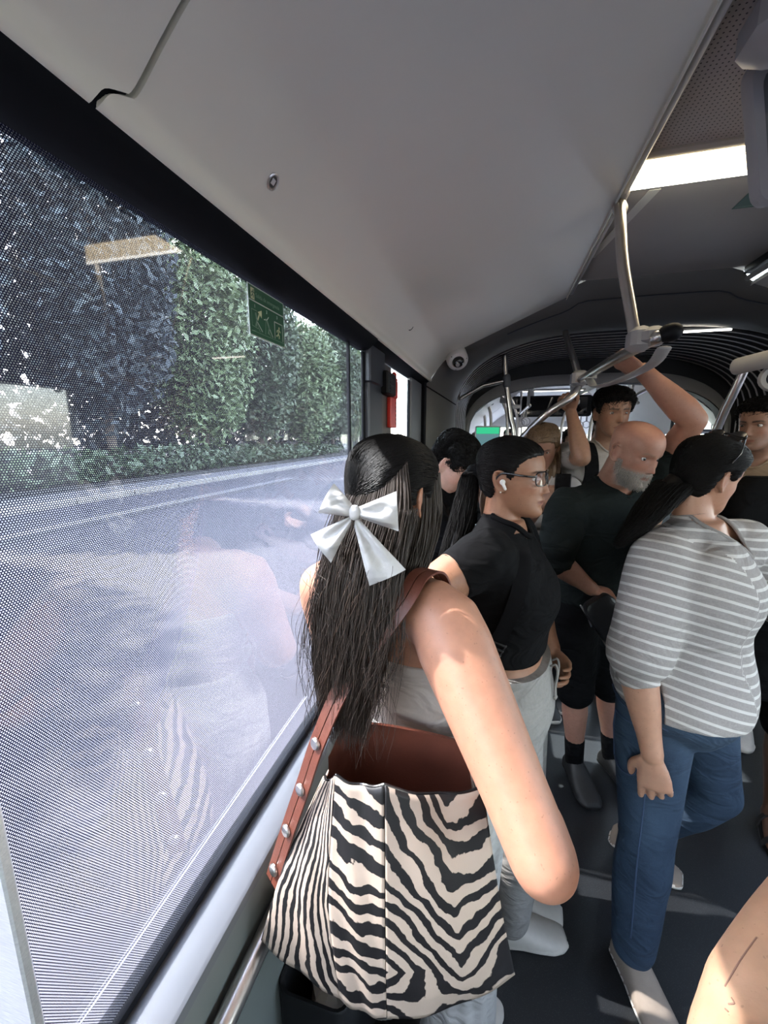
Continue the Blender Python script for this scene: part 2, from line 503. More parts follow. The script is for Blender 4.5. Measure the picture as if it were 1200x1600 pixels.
# pillar between the windows and beyond
b = MB(); b.box(-0.458, -0.432, 1.412, 1.585, 0.0, 1.84, 0.006); b.box(-0.460, -0.425, 1.405, 1.60, 1.80, 1.93, 0.006)
p1 = struct(b.build('trim_4', M['pillar_dark']))
b = MB().box(-0.462, -0.437, 1.586, 1.75, 0.0, 1.90, 0.006)
struct(b.build('trim_5', M['pillar_brown']))
b = MB().box(-0.462, -0.437, 2.18, 2.49, 0.0, 1.925, 0.012)
struct(b.build('trim_6', M['pillar']))
b = MB().box(-0.50, -0.42, 2.49, 2.58, 0.0, 1.95)
struct(b.build('trim_7', M['rubber'], smooth=False))

# ------------------------------------------------------------------ ceiling: coves, rails, centre panels
COVE = [(-0.400, 1.936), (-0.394, 1.938), (-0.390, 1.945), (-0.389, 1.957), (-0.386, 1.966), (-0.378, 1.978), (-0.345, 2.020), (-0.315, 2.056), (-0.296, 2.075), (-0.27, 2.091), (-0.20, 2.122), (0.0, 2.208), (0.20, 2.294), (0.325, 2.346), (0.331, 2.351)]
CP = cr(COVE, 44)
ceiling = struct(shell('ceiling', [(XL - 0.08, XR + 0.08, YB, YA + 0.1, 2.50, 2.56), (XL - 0.08, XR + 0.08, YB - 0.06, YB, -0.08, 2.56)], M['black']))
def cove_panel(y0f, y1f, mirror=False, thick=0.012):
    R = []
    ys = np.linspace(0, 1, 2)
    b = MB()
    inn = CP.copy()
    d = np.gradient(inn, axis=0); nn = np.stack([-d[:, 1], d[:, 0]], 1); nn /= np.linalg.norm(nn, axis=1, keepdims=True)
    outp = inn + nn * thick
    rows = []
    for k in range(len(inn)):
        s = k / (len(inn) - 1)
        rows.append([(inn[k, 0], y0f(s), inn[k, 1]), (inn[k, 0], y1f(s), inn[k, 1]), (outp[k, 0], y1f(s), outp[k, 1]), (outp[k, 0], y0f(s), outp[k, 1])])
    R = np.array(rows)
    if mirror: R[:, :, 0] = 1.5 - R[:, :, 0]
    b.loft(R)
    return b.build('cove_panel', M['cove'], ceiling)
def seam(off):
    def f(s):
        # the hatch seam runs along the lip, rounds the corner and climbs the panel
        return 0.377 + off + min(1, max(0, s / 0.30)) ** 3 * 0.038 + 0.08 * max(0, s - 0.3)
    return f
cove_panel(lambda s: YB, seam(-0.0035))
cove_panel(seam(0.0035), lambda s: YA + 0.02)
cove_panel(lambda s: YB, lambda s: YA + 0.02, True)
b = MB().box(0.338, 1.162, YB, 1.50, 2.425, 2.440); b.build('ceiling_panel', M['perf'], ceiling, smooth=False)
b = MB().box(0.338, 1.162, 1.70, YA + 0.06, 2.425, 2.440); b.build('ceiling_panel', M['ceil'], ceiling, smooth=False)
b = MB().box(0.338, 1.162, 1.50, 1.533, 2.415, 2.440, 0.004); b.box(0.338, 1.162, 1.672, 1.70, 2.418, 2.440, 0.004)
b.build('lamp_surround', M['ceil'], ceiling)
# pale strip on the rear ceiling panel, a light reflection put into colour
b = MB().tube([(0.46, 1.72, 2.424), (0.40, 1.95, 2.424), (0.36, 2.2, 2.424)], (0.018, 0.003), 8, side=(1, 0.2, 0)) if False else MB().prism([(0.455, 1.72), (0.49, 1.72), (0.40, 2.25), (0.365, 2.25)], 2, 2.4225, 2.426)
b.build('ceiling_reflection', M['cove'], ceiling, smooth=False)
for mx in (0, 1):
    f = (lambda x: 1.5 - x) if mx else (lambda x: x)
    b = MB().tube([(f(0.352), YB, 2.372), (f(0.352), YA, 2.372)], 0.0125, 12); b.build('ceiling_rail', M['greyplastic'], ceiling)
    xs = sorted([f(0.325), f(0.37)])
    b = MB().box(xs[0], xs[1], YB, YA, 2.392, 2.47); b.build('shadow_gap', M['black'], ceiling, smooth=False)

# quarter turn lock in the cove panel and small marks
def on_cove(s):
    i = s * (len(CP) - 1); k = min(int(i), len(CP) - 2); u = i - k
    p = CP[k] * (1 - u) + CP[k + 1] * u; d = nrm(CP[k + 1] - CP[k]); return p, d, V(d[1], -d[0])
def cove_at_z(z):
    for s in np.linspace(0, 1, 800):
        p, d, n = on_cove(s)
        if p[1] >= z: return p, d, n
p, d, n = cove_at_z(2.008)
lk = empty('panel_lock', (p[0], 0.652, p[1]), 'small round square-keyed panel lock in the long white cove over the window', 'lock')
c3 = V(p[0], 0.652, p[1]); n3 = V(n[0], 0, n[1]); d3 = V(d[0], 0, d[1])
b = MB(); ring = []
for (r, h) in ((0.0125, -0.003), (0.0125, 0.0012), (0.0112, 0.0022), (0.0090, 0.0022), (0.0082, 0.0006), (0.0082, -0.003)):
    ring.append([c3 + n3 * h + r * (math.cos(t) * d3 + math.sin(t) * V(0, 1, 0)) for t in np.arange(24) * 2 * math.pi / 24])
b.loft(np.array(ring)); b.build('lock_ring', M['steel'], lk)
b = MB(); R = []
for (r, h) in ((0.0058, -0.003), (0.0058, 0.0012), (0.005, 0.002)):
    R.append([c3 + n3 * h + r * (math.cos(t) * d3 + math.sin(t) * V(0, 1, 0)) for t in np.arange(4) * math.pi / 2 + math.pi / 4])
b.loft(np.array(R)); b.build('square_key', M['whiteplastic'], lk, smooth=False)
b = MB()
R = []
for (r, h) in ((0.0082, -0.003), (0.0082, 0.0006)):
    R.append([c3 + n3 * h + r * (math.cos(t) * d3 + math.sin(t) * V(0, 1, 0)) for t in np.arange(20) * 2 * math.pi / 20])
b.loft(np.array(R)); b.build('lock_recess', M['pillar_brown'], lk)
p, d, n = cove_at_z(2.025)
c3 = V(p[0], 1.66, p[1]); n3 = V(n[0], 0, n[1]); d3 = V(d[0], 0, d[1])
b = MB().tube([c3 + d3 * 0.012 + V(0, .014, 0), c3 + d3 * 0.004 + V(0, .016, 0), c3 - d3 * 0.004 + V(0, .008, 0), c3 - d3 * .006 - V(0, .004, 0)], 0.0018, 6)
b.build('panel_notch', M['black'], ceiling)

# ------------------------------------------------------------------ ceiling lamp (crosses the bus)
lamp = empty('ceiling_light', (0.75, 1.60, 2.42), 'lit warm rectangular ceiling light beside the hanging monitor housing', 'light', 'ceiling lights of the front car')
b = MB().box(0.385, 1.115, 1.533, 1.655, 2.412, 2.424); b.build('diffuser', M['lamp'], lamp, smooth=False)
b = MB().box(0.385, 1.115, 1.655, 1.672, 2.408, 2.424); b.build('bright_edge', M['lampedge'], lamp, smooth=False)
b = MB()
for yy in np.arange(1.545, 1.65, 0.016):
    for xx in np.arange(0.395, 1.10, 0.03):
        xo = xx + (0.012 if int(round((yy - 1.545) / 0.016)) % 2 else 0)
        b.tube([(xo, yy, 2.4118), (xo + 0.007, yy + 0.004, 2.4108), (xo + 0.014, yy, 2.4118)], 0.0011, 4, rnd_=False)
dm = b.build('diffuser_emboss', mat('emboss_warm', (0.75, 0.62, 0.5), 0.5), lamp, smooth=False)
for ly, lab in ((-0.45, 'added unseen warm ceiling light just behind the photographer, brightens the interior'), (-2.5, 'added unseen warm ceiling light half way to the front of the bus, brightens the interior'), (-4.4, 'added unseen warm ceiling light at the front end of the bus, brightens the interior')):
    fill_lamp = empty('ceiling_light', (0.75, ly, 2.42), lab, 'light', 'ceiling lights of the front car')  # unseen lamps added to brighten the interior
    MB().box(0.385, 1.115, ly - 0.06, ly + 0.06, 2.412, 2.424).build('diffuser', M['lamp'], fill_lamp, smooth=False)
    b = MB().box(0.385, 1.115, ly + 0.06, ly + 0.078, 2.408, 2.424); b.build('bright_edge', M['lampedge'], fill_lamp, smooth=False)

# ------------------------------------------------------------------ right wall with its windows
wr = struct(shell('wall_right', [
    (XR, XR + 0.08, YB, YA + 0.1, -0.08, 0.86), (XR, XR + 0.08, YB, YA + 0.1, 1.93, 2.56),
    (XR, XR + 0.08, -1.6, -1.3, 0.86, 1.93), (XR, XR + 0.08, 1.3, 1.6, 0.86, 1.93), (XR, XR + 0.08, 2.3, YA + 0.1, 0.86, 1.93), (XR, XR + 0.08, YB, -4.8, 0.86, 1.93)], M['pillar_dark']))
def rwin(name, y0, y1, z0=0.86, z1=1.93):
    b = MB(); v = [(XR + 0.03, y, z) for y in (y0, y1) for z in (z0, z1)]
    b.add(v, [(0, 1, 3, 2)]); return struct(b.build(name, M['glass_dark'], smooth=False))
rwin('window_5', -4.8, -1.6); rwin('window_6', -1.3, 1.3); rwin('window_7', 1.6, 2.3)
b = MB().box(XR - 0.01, XR, YB, YA, 0.0, 0.83); b.build('wall_panel', M['wall'], wr, smooth=False)

# ------------------------------------------------------------------ arch, bellows, rear joint
def inner_outline(n=72, x0=-0.27, x1=1.77, zt=2.235, zc=1.78, rx=0.86):
    """open outline from the floor at the left, over the top, to the floor at the right"""
    pts = [(x0, 0.0), (x0, 0.6), (x0, 1.2)]
    for a in np.linspace(0, math.pi / 2, 22):
        e = 2 / 2.3
        pts.append((x0 + rx - rx * abs(math.cos(a)) ** e, zc + (zt - zc) * abs(math.sin(a)) ** e))
    half = pts
    full = half + [(x0 + x1 - x, z) for x, z in half[::-1]]
    return resample(full, n)
def resample(pts, n):
    P = np.array(pts, float); s = np.r_[0, np.cumsum(np.linalg.norm(np.diff(P, axis=0), axis=1))]
    t = np.linspace(0, s[-1], n); return np.stack([np.interp(t, s, P[:, k]) for k in range(2)], 1)
def byangle(pts, n, c=(0.75, 1.2)):
    """resample an open outline at equal angles about a centre so that two outlines pair up"""
    P = resample(pts, 900); a = np.unwrap(np.arctan2(P[:, 0] - c[0], P[:, 1] - c[1]))
    t = np.linspace(math.radians(-137), math.radians(137), n)
    o = np.argsort(a); return np.stack([np.interp(t, a[o], P[o, k]) for k in range(2)], 1)
wallL = [(-0.43, 0.0), (-0.43, 1.0), (-0.43, 1.93)] + [tuple(p) for p in COVE] + [(0.36, 2.40), (0.42, 2.425), (0.75, 2.43)]
outer = wallL + [(1.5 - x, z) for x, z in wallL[::-1][1:]]
NB = 120
OU = byangle(outer, NB); IN = byangle(inner_outline(), NB)
def ring3(o2, y, sh=0): return [(p[0], y, p[1]) for p in o2]
prof = [(0.0, YA - 0.005), (0.10, YA + 0.0), (0.45, YA + 0.055), (0.85, YA + 0.16), (1.0, YA + 0.245), (1.01, YA + 0.30)]
b = MB(); b.loft(np.array([ring3(OU * (1 - t) + IN * t, y) for t, y in prof]), closed=False)
arch = struct(b.build('wall_front', M['arch']))
arch.name = 'trim_8'
# groove lines on the arch: the pillar joint on the left and the loop moulded in the header
b = MB()
k0 = int(np.argmin(np.abs(OU[:, 1] - 1.905) + (OU[:, 0] > 0.2) * 9))
b.tube([(lambda q, y: (q[0], y - 0.002, q[1]))(OU[k0] * (1 - t) + IN[k0] * t, y) for t, y in prof[:-1]], 0.004, 6)
b.build('panel_groove', M['black'], arch)
loop = []
for t in np.linspace(0, 1, 30):
    i = 44 + t * (NB - 1 - 88); k = int(i); q = OU[k] * 0.55 + IN[k] * 0.45
    loop.append((q[0], YA + 0.048, q[1]))
b = MB().tube(loop, 0.003, 6); b.build('panel_groove', M['pillar_dark'], arch)

bell = struct(MB().loft(np.array([ring3(OU * 0.22 + IN * 0.78, y) for y in (YA + 0.22, YJ + 0.05)])[:, :, :] + 0, closed=False).build('wall_gangway', M['bellow']))
bell.name = 'trim_9'
INB = inner_outline(110)
cen = V(0.75, 1.2)
dn = np.gradient(INB, axis=0); nb = np.stack([-dn[:, 1], dn[:, 0]], 1); nb /= np.linalg.norm(nb, axis=1, keepdims=True)
proto = None
for i, y in enumerate(np.arange(YA + 0.31, YJ - 0.04, 0.085)):
    if proto is None:
        rr = []
        for (o, dy) in ((0.10, -0.014), (0.02, -0.012), (0.003, -0.010), (0.0, 0.0), (0.003, 0.010), (0.02, 0.012), (0.10, 0.014)):
            q = INB + nb * o; rr.append([(p[0], dy, p[1]) for p in q])
        o = MB().loft(np.array(rr), closed=False).build('bellows_rib', None, mats=[M['bellow_light'], M['bellow']]); proto = o
        nrow = len(INB) - 1; o.data.polygons.foreach_set('material_index', np.array([0 if 2 <= k // nrow <= 3 else 1 for k in range(len(o.data.polygons))], dtype=np.int32)); o.data.update()
    else:
        o = bpy.data.objects.new('bellows_rib', proto.data); COL.objects.link(o)
    o.parent = bell; o.location = (0, y, 0)
# header frame at the rear joint
JO = byangle(inner_outline(72, -0.45, 1.95, 2.45, 1.9, 0.6), NB); JI = byangle(inner_outline(72, -0.245, 1.745, 2.045, 1.66, 0.85), NB)
b = MB(); b.loft(np.array([ring3(JO * (1 - t) + JI * t, y) for t, y in ((0, YJ), (0.9, YJ), (1.0, YJ + 0.02), (1.0, YJ + 0.12), (0.0, YJ + 0.14))]), closed=False)
jf = struct(b.build('trim_10', M['bellow']))
b = MB(); b.loft(np.array([ring3(JI * (1 - t) + JO * t, y) for t, y in ((0.0, YJ - 0.004), (0.10, YJ - 0.012), (0.20, YJ - 0.004))]), closed=False)
b.build('joint_lip', M['greyplastic'], jf)

# ------------------------------------------------------------------ rear car
y0, y1 = YJ + 0.13, YR
rear_l = struct(shell('wall_rear_left', [(-0.53, -0.45, y0, y1, -0.08, 0.86), (-0.53, -0.45, y0, y1, 1.78, 2.5), (-0.53, -0.45, y0, y0 + .25, .86, 1.78), (-0.53, -0.45, 5.9, 6.2, .86, 1.78), (-0.53, -0.45, 8.0, 8.3, .86, 1.78)], M['pillar_dark']))
rear_r = struct(shell('wall_rear_right', [(1.95, 2.03, y0, y1, -0.08, 0.86), (1.95, 2.03, y0, y1, 1.78, 2.5), (1.95, 2.03, y0, y0 + .25, .86, 1.78), (1.95, 2.03, 5.9, 6.2, .86, 1.78), (1.95, 2.03, 8.0, 8.3, .86, 1.78)], M['pillar_dark']))
rear_c = struct(shell('ceiling_rear', [(-0.5, 2.0, y0, y1, 2.46, 2.5)], M['rearwhite']))
struct(shell('wall_rear', [(-0.53, 2.03, y1, y1 + 0.06, -0.08, 1.0), (-0.53, 2.03, y1, y1 + 0.06, 1.8, 2.5), (-0.53, -0.3, y1, y1 + 0.06, 1.0, 1.8), (1.8, 2.03, y1, y1 + 0.06, 1.0, 1.8)], M['rearwhite']))
RC = cr([(-0.44, 1.66), (-0.40, 1.63), (-0.33, 1.68), (-0.22, 1.80), (0.05, 2.02), (0.32, 2.20)], 20)
for mir in (0, 1):
    for (ya, yb) in ((y0 + 0.02, 6.3), (6.33, y1)):
        q = RC.copy()
        if mir: q[:, 0] = 1.5 - q[:, 0]
        d = np.gradient(q, axis=0); nn = np.stack([-d[:, 1], d[:, 0]], 1); nn /= np.linalg.norm(nn, axis=1, keepdims=True)
        if mir: nn = -nn
        b = MB().loft(np.array([[(a[0], ya, a[1]), (a[0], yb, a[1]), (c[0], yb, c[1]), (c[0], ya, c[1])] for a, c in zip(q, q + nn * 0.012)]))
        b.build('cove_panel', M['rearwhite'], rear_c)
b = MB().box(0.30, 1.2, y0, y1, 2.27, 2.285); b.build('ceiling_panel', M['rearwhite'], rear_c, smooth=False)
for i, yy in enumerate((4.75, 6.6, 8.4)):
    l = empty('ceiling_light', (0.75, yy, 2.27), ['lit white cross lamp on the rear car ceiling, first beyond the bellows', 'lit white cross lamp on the rear car ceiling, second beyond the bellows', 'lit white cross lamp on the rear car ceiling, farthest from the bellows'][i], 'light', 'cross lamps of the rear car')
    MB().box(0.33, 1.17, yy - 0.06, yy + 0.06, 2.255, 2.268).build('diffuser', M['rearlamp'], l, smooth=False)
    bb = MB().box(0.31, 1.19, yy - 0.075, yy - 0.06, 2.25, 2.27); bb.box(0.31, 1.19, yy + 0.06, yy + 0.075, 2.25, 2.27); bb.build('frame', M['greyplastic'], l, smooth=False)
for nm, x in (('window_8', -0.46), ('window_9', 1.96)):
    for j, (ya, yb) in enumerate(((y0 + .25, 5.9), (6.2, 8.0), (8.3, y1))):
        b = MB(); b.add([(x, y, z) for y in (ya, yb) for z in (.86, 1.78)], [(0, 1, 3, 2)])
        o = struct(b.build(nm if j == 0 else ('window_%d' % (9 + j * 2 + (x > 0))), M['glass'], smooth=False))
b = MB(); b.add([(x, y1 + 0.02, z) for x in (-0.3, 1.8) for z in (1.0, 1.8)], [(0, 1, 3, 2)]); struct(b.build('window_14', M['glass'], smooth=False))
# ------------------------------------------------------------------ outside: road, kerbs, trees
M['asphalt'] = mat('sunlit_asphalt', (0.047, 0.044, 0.055), 0.85, vary=0.25, scale=1.5, bump=0.3, bscale=120)
M['kerb'] = mat('kerb_stone', (0.1672, 0.1596, 0.1596), 0.8, vary=0.12, scale=4)
M['pave'] = mat('far_pavement', (0.0988, 0.095, 0.1064), 0.85, vary=0.2, scale=3)
M['earth'] = mat('earth_bank', (0.0266, 0.0266, 0.0266), 0.95, vary=0.4, scale=2)
M['bark'] = mat('tree_bark', (0.076, 0.0608, 0.0494), 0.9, vary=0.35, scale=8)
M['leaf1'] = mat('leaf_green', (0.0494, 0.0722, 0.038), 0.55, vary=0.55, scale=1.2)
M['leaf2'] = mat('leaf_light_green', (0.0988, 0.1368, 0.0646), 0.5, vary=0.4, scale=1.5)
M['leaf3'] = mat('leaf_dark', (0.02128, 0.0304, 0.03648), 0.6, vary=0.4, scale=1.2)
M['paint'] = mat('road_paint', (0.57, 0.57, 0.5472), 0.7, vary=0.1, scale=8)
b = MB().box(-11.6, 14, -40, 70, -0.5, -0.35); struct(b.build('ground_road', M['asphalt'], smooth=False)).name = 'road'
b = MB().box(-13.5, -11.85, -40, 70, -0.5, -0.20); struct(b.build('pavement', M['pave'], smooth=False))
b = MB().box(-60, -13.5, -60, 90, -0.5, -0.15); struct(b.build('earth_ground', M['earth'], smooth=False))
b = MB().box(14, 60, -60, 90, -0.5, -0.25); struct(b.build('right_pavement', M['pave'], smooth=False))
kr = struct(MB().box(-11.85, -11.6, -40, -39.9, -0.5, -0.18).build('kerb', M['kerb'], smooth=False))
kp = MB().box(-0.125, 0.125, -0.985, 0.985, -0.15, 0.16, 0.02).build('kerb_stone', M['kerb']); 
for i in range(20):
    o = kp if i == 0 else bpy.data.objects.new('kerb_stone', kp.data)
    if i: COL.objects.link(o)
    o.parent = kr; o.location = (-11.725, -6 + 2.0 * i, -0.34)
# low median strip nearer the bus
md = struct(MB().box(-9.0, -8.55, -40, 16.5, -0.5, -0.255).build('median_strip', M['pave'], smooth=False))
def leaves(seed, c, r, n, size):
    g = np.random.default_rng(seed)
    # clumps of leaves spread through an irregular crown
    k = max(10, n // 70)
    cc = g.normal(size=(k, 3)); cc /= np.linalg.norm(cc, axis=1, keepdims=True); cc *= g.uniform(0.35, 1.0, (k, 1)) ** 0.6
    idx = g.integers(0, k, n)
    p = cc[idx] + g.normal(size=(n, 3)) * 0.17
    p /= np.maximum(1, np.linalg.norm(p, axis=1, keepdims=True) / g.uniform(.68, 1.0, (n, 1)))
    p = np.asarray(c) + p * np.asarray(r)
    a = g.normal(size=(n, 3)); a /= np.linalg.norm(a, axis=1, keepdims=True)
    bb = np.cross(a, g.normal(size=(n, 3))); bb /= np.linalg.norm(bb, axis=1, keepdims=True)
    s = size * g.uniform(0.6, 1.4, (n, 1))
    nn = np.cross(a, bb)
    v = np.stack([p - a * s, p + bb * s * .45 + nn * s * .12, p + a * s, p - bb * s * .45 + nn * s * .12], 1).reshape(-1, 3)
    return v, np.arange(n * 4).reshape(-1, 4)
def tree(x, y, h, r, lm, seed, label, n=2600, low=0.3):
    t = empty('tree', (x, y, -0.15), label, 'tree', 'trees beside the road')
    g = random.Random(seed)
    b = MB(); top = V(x + g.uniform(-.3, .3), y + g.uniform(-.3, .3), h * .75)
    b.tube(cr([V(x, y, -0.2), V(x + g.uniform(-.15, .15), y, h * .35), top], 7), np.linspace(.20, .06, 7), 9)
    for k in range(5):
        a = g.uniform(0, 6.28); s = g.uniform(.3, .5)
        p0 = V(x, y, h * s * .8); b.tube([p0, p0 + V(math.cos(a) * r * .4, math.sin(a) * r * .4, h * .13), p0 + V(math.cos(a) * r * .7, math.sin(a) * r * .7, h * .22)], [.07, .045, .02], 6)
    b.build('trunk', M['bark'], t)
    v, f = leaves(seed, (x, y, h * (low + 1) / 2), (r, r, h * (1 - low) / 2), n, 0.19)
    o = mk('crown', v, f, lm, None, smooth=False); rebase(o, t)
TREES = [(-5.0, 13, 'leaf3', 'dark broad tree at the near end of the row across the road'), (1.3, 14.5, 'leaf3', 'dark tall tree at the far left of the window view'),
    (7.6, 13.5, 'leaf3', 'dark dense tree across the road behind the added pale post'), (13.9, 15, 'leaf3', 'dark spreading tree across the road near the middle of the window'),
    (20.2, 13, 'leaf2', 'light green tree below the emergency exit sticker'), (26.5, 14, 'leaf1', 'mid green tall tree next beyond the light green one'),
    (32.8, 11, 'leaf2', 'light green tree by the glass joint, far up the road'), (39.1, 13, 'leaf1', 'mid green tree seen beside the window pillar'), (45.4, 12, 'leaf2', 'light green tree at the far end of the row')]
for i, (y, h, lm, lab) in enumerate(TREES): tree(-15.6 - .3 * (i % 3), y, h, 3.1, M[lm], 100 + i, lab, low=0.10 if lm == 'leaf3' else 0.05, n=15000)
# the closed wood behind the row: leaves nobody could count
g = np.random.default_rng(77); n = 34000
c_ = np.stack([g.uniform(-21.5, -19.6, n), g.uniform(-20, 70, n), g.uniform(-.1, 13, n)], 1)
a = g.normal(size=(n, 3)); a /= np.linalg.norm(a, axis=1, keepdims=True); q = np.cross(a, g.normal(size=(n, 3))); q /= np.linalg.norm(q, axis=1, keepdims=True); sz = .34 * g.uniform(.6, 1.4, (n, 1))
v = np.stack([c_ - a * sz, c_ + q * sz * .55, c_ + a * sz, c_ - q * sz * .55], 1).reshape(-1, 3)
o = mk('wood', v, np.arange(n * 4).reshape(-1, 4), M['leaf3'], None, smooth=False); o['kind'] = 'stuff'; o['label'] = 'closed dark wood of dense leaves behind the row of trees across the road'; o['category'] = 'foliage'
# undergrowth between the trunks
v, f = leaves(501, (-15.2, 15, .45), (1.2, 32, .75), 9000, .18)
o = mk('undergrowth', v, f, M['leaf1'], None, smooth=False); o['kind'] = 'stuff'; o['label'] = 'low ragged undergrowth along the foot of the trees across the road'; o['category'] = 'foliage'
ps = empty('reflection_post', (-12.6, 5.7, -0.2), 'added pale post standing in for a bright reflection, on the far pavement', 'post')  # added block: a pale reflection in the window given a shape
MB().prism([(-12.72, 5.55), (-12.48, 5.55), (-12.48, 5.85), (-12.72, 5.85)], 2, -0.2, 0.75).build('shaft', M['kerb'], ps, smooth=False)
MB().box(-12.78, -12.42, 5.5, 5.9, 0.75, 1.0, 0.05).build('cap', M['kerb'], ps)
# tall trees right of the bus so that its right windows look on to foliage
for i, (x, y) in enumerate(((9, -4), (9.5, 3), (9, 10), (10, 17))):
    t_lab = ['tree by the right-hand pavement behind the camera', 'tree beyond the right windows of the bus', 'tree right of the rear car', 'tree right of the rear end of the bus'][i]
    tree(x, y, 8, 3.0, M['leaf1'], 400 + i, t_lab, 1500, 0.2)
# ------------------------------------------------------------------ fittings
# emergency sticker on the window
st = empty('emergency_exit_sticker', (XL, 0.78, 1.85), 'green emergency exit sticker with three pictograms, stuck high on the window', 'sticker')
X0 = XL + 0.0006
def on_glass(y, z, h=0.0): return (X0 + h, y, z)
SY0, SY1, SZ0, SZ1 = 0.717, 0.845, 1.806, 1.892
b = MB().box(X0 - 0.0006, X0 + 0.0003, SY0 - 0.002, SY1 + 0.002, SZ0 - 0.002, SZ1 + 0.002); b.build('pale_border', M['signpale'], st, smooth=False)
b = MB().box(X0, X0 + 0.0006, SY0, SY1, SZ0, SZ1); b.build('green_ground', M['green'], st, smooth=False)
b = MB()
b.box(X0, X0 + 0.0009, SY0, SY1, 1.8655, 1.8675); b.build('rule', M['signpale'], st, smooth=False)
b = MB().box(X0, X0 + 0.0009, SY0 + .004, SY1 - .001, 1.8125, 1.8134); b.build('rule', M['signmuted'], st, smooth=False)
b = MB().box(X0, X0 + 0.0009, 0.7235, 0.7355, 1.869, 1.8885); b.build('exit_plate', M['signcream'], st, smooth=False)
def flat_line(pts, w, m, name, z=0.0011):
    b = MB()
    for (y0, z0), (y1, z1) in zip(pts[:-1], pts[1:]):
        d = nrm(V(y1 - y0, z1 - z0)); q = V(-d[1], d[0]) * w / 2; e = d * w * .3
        poly = [V(y0, z0) + q - e, V(y1, z1) + q + e, V(y1, z1) - q + e, V(y0, z0) - q - e]
        b.prism([tuple(p) for p in poly], 0, X0 + 0.0004, X0 + z)
    return b.build(name, m, st, smooth=False)
def figure(y, z, s, m, name, pose=0):
    b = MB()
    hd = [(y + .35 * s + .17 * s * math.cos(t), z + 1.75 * s + .2 * s * math.sin(t)) for t in np.arange(10) * .6283]
    b.prism(hd, 0, X0 + .0004, X0 + .0012)
    o = b.build(name + '_head', m, st, smooth=False)
    for L in ([(y + .3 * s, z + 1.5 * s), (y, z + .7 * s)], [(y, z + .7 * s), (y + .35 * s, z + .4 * s), (y + .25 * s, z)], [(y, z + .7 * s), (y - .45 * s, z + .25 * s), (y - .7 * s, z + .3 * s)], [(y + .28 * s, z + 1.4 * s), (y + .75 * s, z + 1.1 * s)], [(y + .25 * s, z + 1.4 * s), (y - .3 * s, z + 1.25 * s), (y - .45 * s, z + .95 * s)]):
        flat_line(L, .2 * s, m, name + '_limb', .0012)
figure(0.7295, 1.872, 0.0075, M['green'], 'exit_figure')
text_mesh('lettering', 'Salida de emergencia', 0.0105, on_glass(0.740, 1.8755, .0006), (0, 1, 0), (0, 0, 1), M['signmuted'], st)
for (y, t) in ((0.733, '1'), (0.775, '2'), (0.815, '3')):
    text_mesh('numeral', t, 0.0085, on_glass(y, 1.8555, .0006), (0, 1, 0), (0, 0, 1), M['signpale'], st)
# pictogram 1: pull the cord
flat_line([(0.723, 1.822), (0.723, 1.851), (0.741, 1.851)], .0012, M['signmuted'], 'frame_line')
flat_line([(0.723, 1.822), (0.743, 1.820)], .0012, M['signmuted'], 'frame_line')
flat_line([(0.736, 1.824), (0.740, 1.834), (0.737, 1.846)], .0045, M['signmuted'], 'hand_outline')
flat_line([(0.743, 1.836), (0.752, 1.851)], .0036, M['signcream'], 'arrow_shaft')
b = MB().prism([(0.745, 1.8505), (0.758, 1.856), (0.757, 1.842)], 0, X0 + .0004, X0 + .0012); b.build('arrow_head', M['signcream'], st, smooth=False)
flat_line([(0.741, 1.832), (0.758, 1.818)], .0016, M['signpale'], 'frame_line')
flat_line([(0.740, 1.828), (0.750, 1.816)], .0012, M['signmuted'], 'frame_line')
# pictogram 2: knock out the pane
flat_line([(0.769, 1.816), (0.773, 1.846)], .0014, M['signmuted'], 'frame_line')
flat_line([(0.766, 1.842), (0.777, 1.844), (0.783, 1.850)], .0016, M['signpale'], 'hammer_line')
flat_line([(0.777, 1.842), (0.784, 1.830), (0.781, 1.820)], .0050, M['signmuted'], 'hand_outline')
flat_line([(0.783, 1.832), (0.797, 1.816)], .0016, M['signpale'], 'frame_line')
flat_line([(0.780, 1.824), (0.790, 1.815)], .0012, M['signmuted'], 'frame_line')
# pictogram 3: leave through the window
flat_line([(0.806, 1.816), (0.806, 1.848), (0.838, 1.848), (0.838, 1.816)], .0016, M['signpale'], 'frame_line')
figure(0.820, 1.819, 0.0115, M['signcream'], 'running_figure')

# emergency hammer with its black holder on the pillar
hm = empty('emergency_hammer', (-0.42, 1.70, 1.75), 'red emergency hammer hanging from a black holder on the window pillar', 'hammer')
b = MB().box(-0.437, -0.405, 1.565, 1.700, 1.775, 1.862, 0.006)
for k in range(6): b.box(-0.432, -0.4035, 1.60, 1.685, 1.785 + k * .011, 1.791 + k * .011)
b.build('holder', M['black'], hm)
b = MB().box(-0.437, -0.418, 1.668, 1.770, 1.650, 1.775, 0.004); b.box(-0.434, -0.412, 1.703, 1.763, 1.770, 1.845, 0.004)
b.build('red_handle', M['red'], hm)
b = MB().tube([(-0.423, 1.735, 1.835), (-0.423, 1.735, 1.868)], .011, 10); b.tube([(-0.423, 1.70, 1.850), (-0.423, 1.77, 1.850)], .009, 10); b.build('hammer_head', M['red'], hm)
b = MB()
for k in range(6): b.box(-0.4185, -0.4165, 1.748, 1.757, 1.664 + k * .017, 1.674 + k * .017)
b.build('grip_slot', M['black'], hm, smooth=False)

